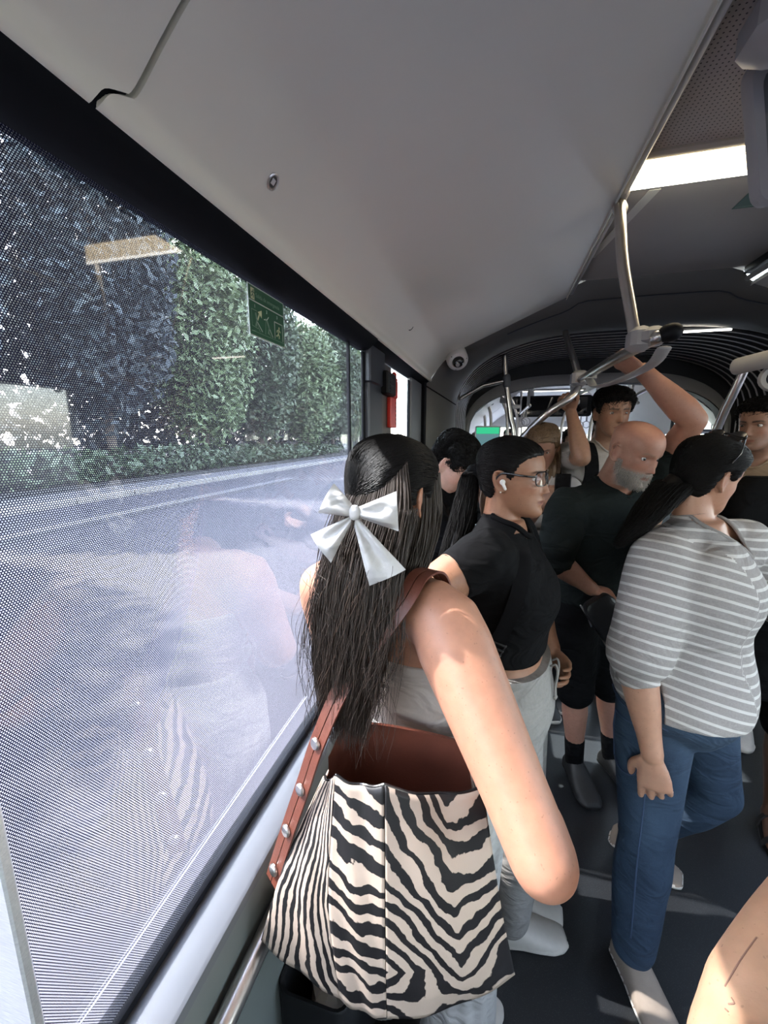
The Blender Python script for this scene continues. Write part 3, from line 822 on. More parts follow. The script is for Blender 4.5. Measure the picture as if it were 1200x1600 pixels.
# dome camera on the cove end
dc = empty('dome_camera', (-0.235, 2.53, 2.05), 'small white dome security camera at the end of the white cove', 'camera')
c0 = V(-0.235, 2.515, 2.045); ax = nrm(V(0.25, -0.75, -0.6)); e1 = nrm(np.cross(ax, [0, 0, 1])); e2 = np.cross(e1, ax)
def lathe(b, prof, c, a, u, v, k=24):
    b.loft(np.array([[c + a * h + r * (math.cos(t) * u + math.sin(t) * v) for t in np.arange(k) * 2 * math.pi / k] for r, h in prof]))
b = MB(); lathe(b, [(.062, -.10), (.062, -.01), (.060, .004), (.052, .016), (.036, .021), (.034, .016)], c0, ax, e1, e2); b.build('housing', M['whiteplastic'], dc)
b = MB(); lathe(b, [(.034, .012), (.033, .020), (.029, .031), (.021, .039), (.010, .043), (.002, .044)], c0, ax, e1, e2); b.build('dome', M['lens'], dc)
b = MB(); lathe(b, [(.012, .038), (.0115, .0465), (.007, .0475)], c0 + e1 * .006 - e2 * .004, ax, e1, e2, 16); b.build('lens_ring', M['greyplastic'], dc)
for t in (0.6, 2.7, 4.8):
    b = MB(); lathe(b, [(.0042, .006), (.0042, .016), (.002, .017)], c0 + .049 * (math.cos(t) * e1 + math.sin(t) * e2), ax, e1, e2, 8); b.build('screw', M['black'], dc)

# handrails
def clampring(b, p, d, r, L):
    d = nrm(d); p = np.asarray(p, float); b.tube([p - d * L / 2, p + d * L / 2], [r, r], 14)
RX, RZ = 0.395, 1.895
hr = empty('overhead_handrail', (RX, 1.45, 2.36), 'steel overhead handrail hung from the ceiling by curved posts, gripped by the bald man', 'handrail')
b = MB().tube(cr([(0.352, 1.66, 2.372), (0.345, 1.60, 2.33), (0.352, 1.53, 2.15), (0.372, 1.475, 2.00), (0.388, 1.45, RZ + .01)], 14), .017, 14); b.build('post', M['steel'], hr)
b = MB(); clampring(b, (0.352, 1.64, 2.350), (0, 1, .9), .022, .05); b.tube([(0.352, 1.60, 2.372), (0.352, 1.72, 2.372)], .019, 12); b.build('ceiling_clamp', M['greyplastic'], hr)
b = MB().box(RX - .030, RX + .030, 1.395, 1.475, RZ - .032, RZ + .036, .014); b.box(RX - .006, RX + .062, 1.38, 1.44, RZ - .022, RZ + .030, .014); b.build('bracket', M['greyplastic'], hr)
b = MB().tube([(RX + .052, 1.372, RZ + .003), (RX + .060, 1.36, RZ + .003)], .0245, 16); b.build('end_cap', M['black'], hr)
b = MB().tube([(RX + .030, 1.38, RZ - .004), (RX + .004, 1.75, RZ - .006), (RX - .004, 2.30, RZ - .006)], .0185, 14); b.build('rail', M['steel'], hr)
lp = cr([(RX + .062, 1.415, RZ - .028), (RX + .058, 1.50, RZ - .062), (RX + .03, 1.72, RZ - .078), (RX + .005, 1.98, RZ - .072), (RX - .004, 2.08, RZ - .03)], 22)
b = MB().tube(lp, [(.020, .006)] * 22, 10, side=(1, 0, 0)); b.build('hand_loop', M['greyplastic'], hr)
h2 = empty('curved_grab_pole', (RX - .004, 2.32, 2.2), 'steel grab pole curving down from the second rail bracket, gripped by the young man', 'handrail')
b = MB().tube(cr([(0.372, 2.80, 2.225), (0.366, 2.60, 2.12), (0.375, 2.42, 2.0), (0.388, 2.34, RZ + .02)], 12), .017, 12); b.build('post', M['steel'], h2)
b = MB().box(RX - .045, RX + .03, 2.275, 2.36, RZ - .035, RZ + .04, .014); b.box(RX + .0, RX + .07, 2.29, 2.35, RZ - .01, RZ + .034, .01); b.build('bracket', M['greyplastic'], h2)
b = MB().tube(cr([(0.388, 2.32, RZ - .01), (0.383, 2.30, 1.85), (0.345, 2.27, 1.80), (0.255, 2.28, 1.735), (0.165, 2.36, 1.64), (0.07, 2.44, 1.50), (0.01, 2.50, 1.25), (0.0, 2.51, 0.6), (0.0, 2.51, 0.0)], 44), .0175, 14); b.build('curved_tube', M['steel'], h2)
h3 = empty('grab_pole', (0.08, 3.0, 1.8), 'straight dark steel grab pole in the gangway, rising left of the curved one', 'handrail')
b = MB().tube(cr([(0.03, 3.0, 2.14), (0.045, 3.0, 2.0), (0.09, 3.0, 1.75), (0.13, 3.0, 1.45), (0.14, 3.0, 0.0)], 22), .0185, 12); b.build('tube', M['steel'], h3)
b = MB().tube([(-0.25, 2.98, 1.87), (-0.10, 3.0, 1.955), (0.06, 3.0, 1.985)], .014, 10); b.build('side_bar', M['steel'], h3)
b = MB(); clampring(b, (0.052, 3.0, 1.98), (0.1, 0, -1), .026, .05); b.build('clamp', M['pillar'], h3)
h4 = empty('right_handrail', (0.9, 1.8, 1.86), 'grey overhead handrail at the right edge with a curved post and a round holder', 'handrail')
b = MB().tube([(0.842, 1.86, 1.868), (0.885, 1.76, 1.876), (1.0, 1.55, 1.895)], [(.030, .020)] * 3, 12, side=(0, 0, 1)); b.build('rail', M['greyplastic'], h4)
b = MB().tube(cr([(0.868, 1.86, 1.86), (0.858, 1.88, 1.79), (0.848, 1.93, 1.68), (0.838, 1.98, 1.5), (0.82, 2.02, 1.0), (0.82, 2.02, 0.0)], 24), .015, 12); b.build('post', M['steel'], h4)
b = MB()
c0 = V(0.925, 1.78, 1.815); ax = nrm(V(-.35, -.9, -.1)); e1 = nrm(np.cross(ax, [0, 0, 1])); e2 = np.cross(e1, ax)
lathe(b, [(.045, -.03), (.047, .01), (.040, .022), (.027, .022), (.025, .005)], c0, ax, e1, e2, 22); b.build('holder_ring', M['greyplastic'], h4)
b = MB(); lathe(b, [(.025, .003), (.022, .015), (.008, .018)], c0, ax, e1, e2, 18); b.build('holder_button', M['lens'], h4)
b = MB().tube([(0.93, 1.76, 1.86), (0.955, 1.71, 2.1), (0.955, 1.70, 2.42)], .016, 10); b.build('hanger', M['steel'], h4)
# more poles in the rear car
def rearpole(x, y, lab, bend=0.05, grip=True):
    o = empty('rear_grab_pole', (x, y, 1.6), lab, 'handrail', 'grab poles in the rear car')
    b = MB().tube(cr([(x - bend, y, 2.26 if .3 < x < 1.2 else 2.06), (x, y, 1.95), (x + bend, y, 1.6), (x + bend, y, 0.0)], 18), .0165, 10); b.build('tube', M['steel'], o)
    if grip:
        b = MB().box(x - .03, x + .06, y - .03, y + .03, 1.93, 1.98, .01); b.build('bracket', M['greyplastic'], o)
for i, (x, y, bd) in enumerate(((-0.10, 4.6, .05), (0.05, 4.35, .06), (-0.18, 5.4, .05), (0.20, 5.3, .05), (0.75, 4.7, -.10), (0.95, 4.4, -.08), (1.25, 4.6, -.14), (0.35, 7.0, .04), (1.15, 7.2, -.05), (0.78, 8.6, 0.02))):
    rearpole(x, y, 'thin steel grab pole in the rear car, ' + ['left of the display panel, near', 'beside the white left cove', 'farthest left behind the cove end', 'left of the black display panel', 'right of the black display panel', 'behind the young man with a fringe', 'by the right-hand screen', 'far left behind the display', 'far right behind the display', 'at the very end'][i], bd)
for i, (x, y0_, y1_) in enumerate(((0.30, 4.3, 7.5), (1.2, 4.2, 7.5))):
    o = empty('rear_handrail', (x, y0_, 1.9), ['steel rail running along the left of the rear car ceiling', 'steel rail running along the right of the rear car ceiling'][i], 'handrail')
    MB().tube([(x, y0_, 1.90), (x, y1_, 1.90)], .016, 10).build('rail', M['steel'], o)
    for yy in (y0_ + .2, (y0_ + y1_) / 2, y1_ - .2): MB().tube([(x, yy, 1.9), (x, yy, 2.28)], .014, 8).build('hanger', M['steel'], o)
    for k in range(6):
        yy = y0_ + .45 + k * .42
        MB().tube([(x, yy, 1.89), (x, yy, 1.81)], [(.010, .003)] * 2, 6).build('strap', M['greyplastic'], o)
        MB().tube([(x + .045 * math.sin(t), yy, 1.765 + .045 * math.cos(t)) for t in np.linspace(0, 6.28, 14)], .006, 6, rnd_=False).build('strap_loop', M['greyplastic'], o)

sl = empty('strip_lamp', (1.12, 2.93, 2.2), 'slim strip lamp with one lit edge under the grey arch, right of the rail bracket', 'light')
MB().box(0.78, 1.27, 2.90, 2.955, 2.212, 2.236, .006).build('housing', M['pillar'], sl)
MB().box(0.98, 1.262, 2.897, 2.905, 2.206, 2.213).build('lit_edge', M['lampedge'], sl, smooth=False)
# displays
dp = empty('hanging_display', (0.65, 5.9, 2.0), 'wide dark display panel hanging from the rear car ceiling', 'display')
MB().box(0.12, 1.17, 5.90, 5.98, 1.86, 2.13, .02).build('casing', M['black'], dp)
MB().box(0.18, 1.11, 5.895, 5.902, 1.885, 2.105).build('dark_screen', M['lens'], dp, smooth=False)
MB().box(0.4, 0.46, 5.92, 5.96, 2.12, 2.28).build('bracket', M['greyplastic'], dp, smooth=False); MB().box(0.9, 0.96, 5.92, 5.96, 2.12, 2.28).build('bracket', M['greyplastic'], dp, smooth=False)
gs = empty('green_screen', (-0.08, 4.5, 1.62), 'small lit screen with a green header beside the left cove of the rear car', 'screen')
MB().box(-0.215, 0.045, 4.5, 4.54, 1.50, 1.715, .01).build('casing', M['rearwhite'], gs)
MB().box(-0.20, 0.03, 4.495, 4.502, 1.635, 1.70).build('green_header', M['screen_green'], gs, smooth=False)
MB().box(-0.20, 0.03, 4.495, 4.502, 1.515, 1.632).build('dark_body', M['screen_dark'], gs, smooth=False)
rs = empty('route_screen', (1.72, 4.3, 1.79), 'bright passenger screen with violet bar and yellow corner, in the rear car', 'screen')
MB().box(1.50, 1.93, 4.25, 4.29, 1.65, 1.875, .012).build('casing', M['pillar_dark'], rs)
MB().box(1.52, 1.91, 4.244, 4.252, 1.67, 1.86).build('white_ground', M['screen_white'], rs, smooth=False)
MB().box(1.66, 1.795, 4.241, 4.246, 1.815, 1.85).build('violet_bar', M['screen_violet'], rs, smooth=False)
MB().box(1.855, 1.908, 4.241, 4.246, 1.80, 1.86).build('yellow_corner', M['screen_yellow'], rs, smooth=False)
MB().box(1.80, 1.806, 4.241, 4.246, 1.672, 1.81).build('grid_line', M['pillar'], rs, smooth=False)

# hanging monitor housing at the top right
mo = empty('monitor_housing', (0.6, 1.3, 2.35), 'pale grey rounded monitor housing hanging at the top right corner', 'monitor')
ma, mb_ = V(0.469, 1.199, 2.370), V(0.536, 1.248, 2.172)
e1 = nrm(mb_ - ma); e2 = V(.966, .20, .10); e2 = nrm(e2 - e1 * (e2 @ e1)); nn = np.cross(e1, e2)
if nn[1] > 0: nn = -nn
def rrect(c, w, h, r, n=6):
    out = []
    for (sx, sy, a0) in ((1, 1, 0), (-1, 1, 90), (-1, -1, 180), (1, -1, 270)):
        for t in np.linspace(0, 90, n):
            a = math.radians(a0 + t); out.append(c + e1 * (sx * (h / 2 - r) + r * math.cos(a)) + e2 * (sy * (w / 2 - r) + r * math.sin(a)))
    return out
MC = (ma + mb_) / 2 + e2 * .188 + e1 * .01
b = MB(); b.loft(np.array([rrect(MC - nn * .03, .33, .285, .035), rrect(MC - nn * .01, .335, .29, .04), rrect(MC, .325, .28, .04), rrect(MC, .285, .235, .03), rrect(MC - nn * .012, .28, .23, .028)])); b.build('bezel', M['greyplastic'], mo)
b = MB(); b.loft(np.array([rrect(MC - nn * .011, .278, .228, .028), rrect(MC - nn * .009, .27, .22, .028)])); b.build('grey_screen', mat('switched_off_screen', (0.20, 0.21, 0.205), 0.2), mo)
b = MB().box(0.425, 0.85, 1.02, 1.145, 2.33, 2.425, .025); b.build('ceiling_mount', M['greyplastic'], mo)
cs = empty('ceiling_sticker', (0.9, 1.95, 2.42), 'small dark green sticker on the ceiling behind the monitor housing', 'sticker')
MB().box(0.785, 0.99, 1.80, 1.93, 2.4235, 2.4255).build('ground', M['green'], cs, smooth=False)
for q in ((0.83, .87, 1.83, 1.90), (0.89, .93, 1.83, 1.90), (0.79, 0.985, 1.915, 1.920)): MB().box(*q, 2.4230, 2.4245).build('pale_mark', M['signmuted'], cs, smooth=False)

# handrail tube on the wall, bin, brushed post
wt = empty('wall_rail', (-0.362, 0.45, 0.727), 'brushed steel tube rail along the wall under the window ledge', 'handrail')
MB().tube([(-0.362, -0.6, 0.727), (-0.362, 1.2, 0.727)], .017, 20).build('tube', M['steel'], wt)
for y in (-0.3, 0.75): MB().tube([(-0.39, y, 0.727), (-0.358, y, 0.727)], .010, 10).build('standoff', M['steel'], wt)
bn = empty('litter_bin', (-0.33, 0.66, 0.28), 'open black litter bin holding crumpled white paper, on the wall behind the zebra tote', 'bin')
b = MB()
o4 = [(-0.384, 0.56), (-0.225, 0.56), (-0.225, 0.84), (-0.384, 0.84)]
def rr2(x0, x1, y0, y1, r, z, n=5):
    out = []
    for (cx, cy, a0) in ((x1 - r, y1 - r, 0), (x0 + r, y1 - r, 90), (x0 + r, y0 + r, 180), (x1 - r, y0 + r, 270)):
        for t in np.linspace(0, 90, n): out.append((cx + r * math.cos(math.radians(a0 + t)), cy + r * math.sin(math.radians(a0 + t)), z))
    return out
b.loft(np.array([rr2(-.384, -.24, .57, .84, .03, .06), rr2(-.384, -.225, .56, .86, .03, .50), rr2(-.382, -.228, .563, .857, .028, .505), rr2(-.374, -.236, .571, .849, .022, .50), rr2(-.37, -.25, .59, .83, .02, .12)])); b.build('body', M['black'], bn)
tp = empty('crumpled_paper', (-0.31, 0.67, 0.36), 'crumpled white paper tissue lying in the black litter bin', 'paper')
g = np.random.default_rng(5); b = MB(); R = []
for i, (r, z) in enumerate(((.01, .30), (.045, .31), (.055, .35), (.04, .385), (.01, .40))):
    R.append([(-.31 + r * math.cos(t) * g.uniform(.6, 1.3), .68 + r * 1.3 * math.sin(t) * g.uniform(.6, 1.3), z + g.uniform(-.018, .018)) for t in np.arange(9) * .698])
b.loft(np.array(R)); b.build('sheet', M['whiteplastic'], tp, smooth=False)
bp = empty('brushed_post', (-0.42, 0.1, 0.8), 'bright brushed aluminium partition panel at the lower left corner beside the window', 'panel')
MB().box(-0.448, -0.392, 0.193, 0.203, 0.0, 1.45, .002).build('sheet', M['alu'], bp)
MB().box(-0.448, -0.394, 0.190, 0.206, 1.45, 1.465, .003).build('top_trim', M['greyplastic'], bp)
# ------------------------------------------------------------------ people: head template, body, clothes, hair
def g2(x, z, x0, z0, sx, sz): return np.exp(-((x - x0) / sx) ** 2 - ((z - z0) / sz) ** 2)
def head_template():
    T = np.array([(-117, 72, 38, 10), (-114, 79, 26, 20), (-106, 85, 2, 34), (-94, 87, -22, 45), (-78, 87, -46, 53), (-60, 87, -62, 59), (-45, 88, -74, 63), (-25, 89, -84, 67), (0, 88, -92, 70.5), (20, 92, -96, 72.5), (40, 93, -98, 74.5), (60, 88, -97, 75), (80, 76, -90, 70.5), (95, 58, -77, 61), (107, 34, -54, 43), (113, 15, -34, 25), (115.5, 0, -18, 9)], float)
    Z = np.unique(np.r_[np.linspace(-117, -90, 12), np.linspace(-90, 30, 64), np.linspace(30, 100, 24), np.linspace(100, 115.5, 8)])
    D = cr(T, 400); o = np.argsort(D[:, 0]); D = D[o]
    fr, ba, hw = [np.interp(Z, D[:, 0], D[:, k]) for k in (1, 2, 3)]
    k = 96; a = np.arange(k) * 2 * math.pi / k
    # denser angles at the front
    a = a - 0.45 * np.sin(a)
    yc = (fr + ba) / 2; ry = (fr - ba) / 2
    X = hw[:, None] * np.sign(np.sin(a)) * np.abs(np.sin(a)) ** 0.92
    Y = yc[:, None] + ry[:, None] * np.sign(np.cos(a)) * np.abs(np.cos(a)) ** 0.92
    ZZ = np.repeat(Z[:, None], k, 1)
    F = (Y > 10) * np.clip((Y - 10) / 40, 0, 1)
    ax = np.abs(X); x = X; z = ZZ
    d = np.zeros_like(X)
    # nose
    t = np.clip((12 - z) / 52, 0, 1)
    ridge = (5 + 17 * t ** 1.25) * np.exp(-(x / (6.5 + 3.5 * t)) ** 2) * np.where(z > -41, 1, np.exp(-((z + 41) / 5.0) ** 2)) * np.where(z < 12, 1, np.exp(-((z - 12) / 9) ** 2))
    d += ridge + 8 * g2(ax, z, 11, -41, 5.5, 6)
    # eye sockets, lids, brows
    d += -8.5 * g2(ax, z, 31, 2, 15, 11) - 3.5 * g2(ax, z, 16, 2, 6, 10)
    d += 4.5 * g2(ax, z, 32, 10, 15, 4.0) + 3.5 * g2(ax, z, 32, -8, 14, 4.0)
    d += 3.5 * g2(ax, z, 28, 20, 20, 6)
    d += 3.0 * g2(ax, z, 46, -24, 16, 14) - 2.5 * g2(ax, z, 44, -58, 14, 18)
    # mouth, chin
    d += 5.5 * g2(x, z, 0, -60, 21, 9) + 4.2 * g2(x, z, 0, -63.5, 19, 3.6) + 5.2 * g2(x, z, 0, -74, 16, 4.6) - 5.0 * g2(x, z, 0, -68.5, 23, 1.9) - 3.5 * g2(x, z, 0, -84, 18, 5) - 1.8 * g2(x, z, 0, -52, 3, 6)
    d += 5.0 * g2(x, z, 0, -102, 18, 11)
    Y = Y + d * F
    R = np.stack([X, Y, ZZ], 2) / 1000.0
    b = MB(); b.loft(R); n_head = b.n
    for s in (-1, 1):
        path = [(7, -2), (10, 10), (6, 24), (-4, 31), (-15, 28), (-20, 14), (-17, -4), (-11, -18), (-3, -28), (5, -27), (7, -18)]
        pts = cr([(s * (70 + 9 * (y < 0) + (4 if y < -8 else 0)), y - 10, z - 6) for y, z in path], 26) / 1000.
        b.tube(pts, [.0042] * 22 + [.005] * 4, 8)
        b.ball(V(s * .0725, -.015, -.006), (.0055, .015, .025), 12, 8)
    return (*b.arrays(), n_head)
HV, HF, HEAD_N = head_template()

def rot_frame(yaw, pitch=0, roll=0):
    """columns: right, forward, up. yaw clockwise from +y seen from above, pitch down positive, roll towards own right shoulder"""
    y, p, r = map(math.radians, (yaw, pitch, roll))
    f = V(math.sin(y) * math.cos(p), math.cos(y) * math.cos(p), -math.sin(p))
    rt = V(math.cos(y), -math.sin(y), 0); up = np.cross(rt, f)
    rt2 = rt * math.cos(r) - up * math.sin(r); up2 = up * math.cos(r) + rt * math.sin(r)
    return np.stack([rt2, f, up2], 1)

ROWS = {  # t, half width, front depth, back depth in units of the body height
 'f': [(-.20, .070, .050, .055), (-.06, .098, .060, .076), (.07, .100, .060, .074), (.18, .088, .058, .060), (.30, .077, .057, .050), (.44, .083, .062, .054), (.58, .092, .078, .058), (.70, .098, .076, .060), (.82, .100, .056, .060), (.91, .082, .040, .056), (.97, .046, .034, .046), (1.03, .036, .032, .038)],
 'm': [(-.20, .070, .052, .052), (-.06, .094, .060, .070), (.07, .094, .062, .068), (.18, .090, .062, .058), (.30, .086, .062, .052), (.44, .092, .066, .056), (.58, .102, .072, .060), (.70, .112, .070, .064), (.82, .116, .058, .064), (.91, .092, .042, .060), (.97, .052, .038, .050), (1.03, .040, .036, .042)]}

class Person:
    def __init__(s, name, label, h, pelvis, neck, yaw, sex='f', girth=1.0, belly=0.0, head=None, hyaw=None, hpitch=0, hroll=0, twist=0, arms=None, legs=None, tone=(0.416, 0.248, 0.168), voxel=.006, group=None, armg=1.0, legg=1.0, face=None, cat='person', shoulders=None, seed=0):
        s.h, s.sex, s.girth, s.belly = h, sex, girth, belly
        s.pel = V(*pelvis); s.nk = V(*neck); s.yaw = yaw; s.twist = twist
        s.vox = voxel; s.tone = tone; s.armg, s.legg = armg, legg
        s.root = empty(name, (s.pel[0], s.pel[1], 0), label, cat, group)
        s.hs = h / 1.75 * (0.98 if sex == 'f' else 1.0)
        s.HR = rot_frame(yaw if hyaw is None else hyaw, hpitch, hroll)
        s.hc = V(*head) if head is not None else s.nk + V(0, 0, .105 * h) + rot_frame(yaw)[:, 1] * .012 * h
        s.face = face or {}
        s.seed = seed
        up = rot_frame(yaw + twist); s.Ru, s.Fu = up[:, 0], up[:, 1]
        lo = rot_frame(yaw); s.Rl, s.Fl = lo[:, 0], lo[:, 1]
        sw = (.100 if sex == 'f' else .116) * h
        s.sh = {}
        for k, sg in (('R', 1), ('L', -1)):
            s.sh[k] = s.nk + s.Ru * sg * sw - V(0, 0, .030 * h)
        if shoulders:
            for k, p in shoulders.items(): s.sh[k] = V(*p)
        s.arms = arms or {}
        for k, sg in (('R', 1), ('L', -1)):
            if k not in s.arms:
                e = s.sh[k] + V(0, 0, -.172 * h) + s.Ru * sg * .025 * h - s.Fu * .012 * h
                w = e + V(0, 0, -.145 * h) + s.Fu * .035 * h
                s.arms[k] = dict(elbow=e, wrist=w, dir=V(0, 0, -1) + s.Fu * .15, palm=-s.Ru * sg, curl=.45)
        s.legs = legs or {}
        for k, sg in (('R', 1), ('L', -1)):
            hip = s.pel + s.Rl * sg * .052 * h - V(0, 0, .0 * h)
            if k not in s.legs:
                s.legs[k] = dict(knee=V(hip[0], hip[1], .285 * h) + s.Rl * sg * .008 * h + s.Fl * .012 * h, ankle=V(hip[0], hip[1], .048 * h) + s.Rl * sg * .02 * h - s.Fl * .01 * h, foot=yaw + sg * 8)
            s.legs[k].setdefault('hip', hip)
            for q in ('knee', 'ankle', 'hip'): s.legs[k][q] = V(*s.legs[k][q])
        for k in s.arms:
            for q in ('elbow', 'wrist', 'dir', 'palm'): s.arms[k][q] = V(*s.arms[k][q])
    # --- torso
    def center(s, t):
        c = s.pel * (1 - t) + s.nk * t
        c = c + (s.Fl * (1 - t) + s.Fu * t) * (-.010 * s.h * math.sin(math.pi * min(max(t, 0), 1)))
        return c
    def torso(s, t0, t1, ease=0.0, n=16, k=36, flare=0.0, scale=1.0):
        T = np.array(ROWS[s.sex]); R = []
        for t in np.linspace(t0, t1, n):
            w, f, b = [np.interp(t, T[:, 0], T[:, j]) * s.h * s.girth for j in (1, 2, 3)]
            if s.belly: f += s.belly * math.exp(-((t - .16) / .26) ** 2)
            if t > .9:
                q = min(1, (t - .9) / .13); w /= (1 + (s.girth - 1) * q); f /= (1 + (s.girth - 1) * q); b /= (1 + (s.girth - 1) * q)
            e = ease + flare * max(0, (.35 - t))
            w, f, b = w * scale + e, f * scale + e, b * scale + e
            u = min(max(t, 0), 1); rt = nrm(s.Rl * (1 - u) + s.Ru * u); fw = nrm(s.Fl * (1 - u) + s.Fu * u)
            c = s.center(t); a = np.arange(k) * 2 * math.pi / k
            ca, sa = np.cos(a), np.sin(a); ex = .86
            X = w * np.sign(sa) * np.abs(sa) ** ex; Y = np.where(ca > 0, f, b) * np.sign(ca) * np.abs(ca) ** ex
            R.append(c + X[:, None] * rt + Y[:, None] * fw)
        return np.array(R)
    def arm_tubes(s, b, k, f0=0.0, f1=2.0, ease=0.0, flare=0.0):
        A = s.arms[k]; h = s.h * s.armg; sg = 1 if k == 'R' else -1
        sh, el, wr = s.sh[k], A['elbow'], A['wrist']
        inn = sh - s.Ru * sg * .045 * s.h - V(0, 0, .012 * s.h)
        up = [(-.30, .026), (0, .0315), (.18, .0325), (.45, .0285), (.75, .0245), (1.0, .0225)]
        pts, rr = [], []
        fe = min(1.0, f1)
        for t in np.linspace(-.3, fe, 12):
            p = sh + (el - sh) * t if t >= 0 else sh + (inn - sh) * (-t / .3)
            r = np.interp(t, [q[0] for q in up], [q[1] for q in up]) * h
            pts.append(p); rr.append(r + ease + flare * max(0, t))
        b.tube(pts, rr, 20)
        if f1 > 1.0:
            fo = [(0, .0225), (.22, .0258), (.5, .0225), (.8, .0168), (1.0, .0150)]
            pts, rr = [], []
            for t in np.linspace(0, min(1, f1 - 1), 10):
                pts.append(el + (wr - el) * t); rr.append(np.interp(t, [q[0] for q in fo], [q[1] for q in fo]) * h + ease)
            b.tube(pts, rr, 18)
    def hand(s, b, k):
        A = s.arms[k]; sc = s.h / 1.75 * A.get('scale', 1.0)
        d = nrm(A['dir']); n = nrm(A['palm'] - d * (A['palm'] @ d)); side = np.cross(d, n)
        if k == 'L': th = side
        else: th = -side
        w = A['wrist']; c = A.get('curl', .4); sp = A.get('spread', 0.0)
        A['frame'] = (w, d, n, th)
        R = []
        for t, hw, ht in ((-.012, .019, .017), (.010, .0225, .0165), (.035, .032, .015), (.062, .038, .0135), (.082, .0385, .0125), (.090, .034, .010)):
            ang = np.arange(18) * 2 * math.pi / 18
            R.append(w + d * t * sc + np.outer(np.cos(ang) * hw * sc, th) + np.outer(np.sin(ang) * ht * sc, n))
        b.loft(np.array(R))
        for i, (off, L, r) in enumerate(((.029, .073, .0083), (.0097, .080, .0086), (-.0097, .074, .0081), (-.028, .058, .0072))):
            cc = A['curls'][i] if 'curls' in A else c
            p = w + d * (.084 - .004 * abs(i - 1.2)) * sc + th * off * sc
            dd = nrm(d + th * off * (3 + sp * 30))
            pts, rr = [p - dd * .014 * sc, p], [r * sc * 1.02] * 2
            a = 0
            for L_, da, rf in ((.46, cc * 1.05, .96), (.30, cc * 1.45, .88), (.24, cc * .85, .74)):
                a += da; q = dd * math.cos(a) + n * math.sin(a)
                p = p + q * L * L_ * sc; pts.append(p); rr.append(r * rf * sc)
            P2 = cr(np.hstack([np.array(pts), np.array(rr)[:, None]]), 13)
            b.tube(P2[:, :3], list(P2[:, 3]), 10)
        tc = A.get('thumb', .5)
        p = w + d * .018 * sc + th * .020 * sc
        d1 = nrm(d * .75 + th * .75 + n * (.25 + .5 * tc)); d2 = nrm(d * .9 + th * (.35 - .4 * tc) + n * (.2 + .7 * tc)); d3 = nrm(d * .9 + th * (.1 - .7 * tc) + n * (.2 + .8 * tc))
        pts = [p, p + d1 * .036 * sc, p + d1 * .036 * sc + d2 * .033 * sc, p + d1 * .036 * sc + d2 * .033 * sc + d3 * .025 * sc]
        P2 = cr(np.hstack([np.array(pts), np.array([.0125, .0108, .0098, .0078])[:, None] * sc]), 12)
        b.tube(P2[:, :3], list(P2[:, 3]), 10)
    def leg_tubes(s, b, k, ease=0.0, f1=2.0, flare=0.0, scale=1.0, f0=0.0):
        L = s.legs[k]; h = s.h * s.legg
        up = [(0, .050), (.25, .0485), (.6, .040), (1.0, .0315)]
        lo = [(0, .0315), (.28, .0325), (.6, .0255), (.9, .0195), (1.0, .0195)]
        pts = []; rr = []
        for t in np.linspace(f0, min(1, f1), 10):
            pts.append(L['hip'] + (L['knee'] - L['hip']) * t); rr.append(np.interp(t, [q[0] for q in up], [q[1] for q in up]) * h * scale + ease)
        b.tube(pts, rr, 22)
        if f1 > 1:
            pts, rr = [], []
            kn, an = L['knee'], L['ankle']
            for t in np.linspace(0, f1 - 1, 12):
                pts.append(kn + (an - kn) * t); rr.append(np.interp(t, [q[0] for q in lo], [q[1] for q in lo]) * h * scale + ease + flare * t)
            b.tube(pts, rr, 22)
    def foot(s, b, k, ease=0.0):
        L = s.legs[k]; sc = s.h / 1.75; an = L['ankle']; fr = rot_frame(L['foot'], L.get('fpitch', 0)); f, r, u = fr[:, 1], fr[:, 0], fr[:, 2]
        R = []
        for t, hw, zt, zb in ((-.058, .020, -.030, -.068), (-.045, .030, -.005, -.078), (-.01, .034, .02, -.080), (.04, .037, .005, -.080), (.09, .043, -.025, -.080), (.14, .046, -.046, -.080), (.175, .038, -.056, -.078), (.195, .022, -.062, -.075)):
            ang = np.arange(18) * 2 * math.pi / 18
            cz = (zt + zb) / 2 * sc; hz = (zt - zb) / 2 * sc + ease
            R.append(an + f * t * sc * (1 + ease * 2) + np.outer(np.cos(ang) * (hw * sc + ease), r) + np.outer(cz + np.sign(np.sin(ang)) * np.abs(np.sin(ang)) ** .8 * hz, u))
        b.loft(np.array(R))
    def head_world(s): return s.hc + (HV * s.hs) @ s.HR.T
    def local(s, v): return ((v - s.hc) @ s.HR) / s.hs
    # --- the one continuous body
    def body(s, feet=True):
        b = MB()
        b.loft(s.torso(-.2, 1.03))
        # neck
        hb = s.hc + s.HR @ (V(0, -.022, -.075) * s.hs)
        hb2 = s.hc + s.HR @ (V(0, -.012, -.02) * s.hs)
        r = (.0320 if s.sex == 'f' else .0365) * s.h
        nb = s.center(.95) - s.Fu * .004 * s.h
        b.tube(cr([nb, nb * .5 + hb * .5 - s.Fu * .003 * s.h, hb, hb2], 10), [r * 1.15, r * 1.05, r, r * .98, r * .97, r * .98, r, r * 1.02, r * 1.0, r * .9], 20)
        # trapezius
        for k in 'RL': b.tube([nb + V(0, 0, .012 * s.h), s.sh[k] * .55 + nb * .45 + V(0, 0, .006 * s.h), s.sh[k] + V(0, 0, .004 * s.h)], [.026 * s.h, .027 * s.h, .026 * s.h], 14)
        b.add(s.head_world(), HF)
        for k in 'RL':
            s.arm_tubes(b, k); s.hand(b, k)
            s.leg_tubes(b, k); s.foot(b, k)
        v, f = b.arrays()
        v, q, ed = remesh(v, f, s.vox)
        loc = s.local(v)
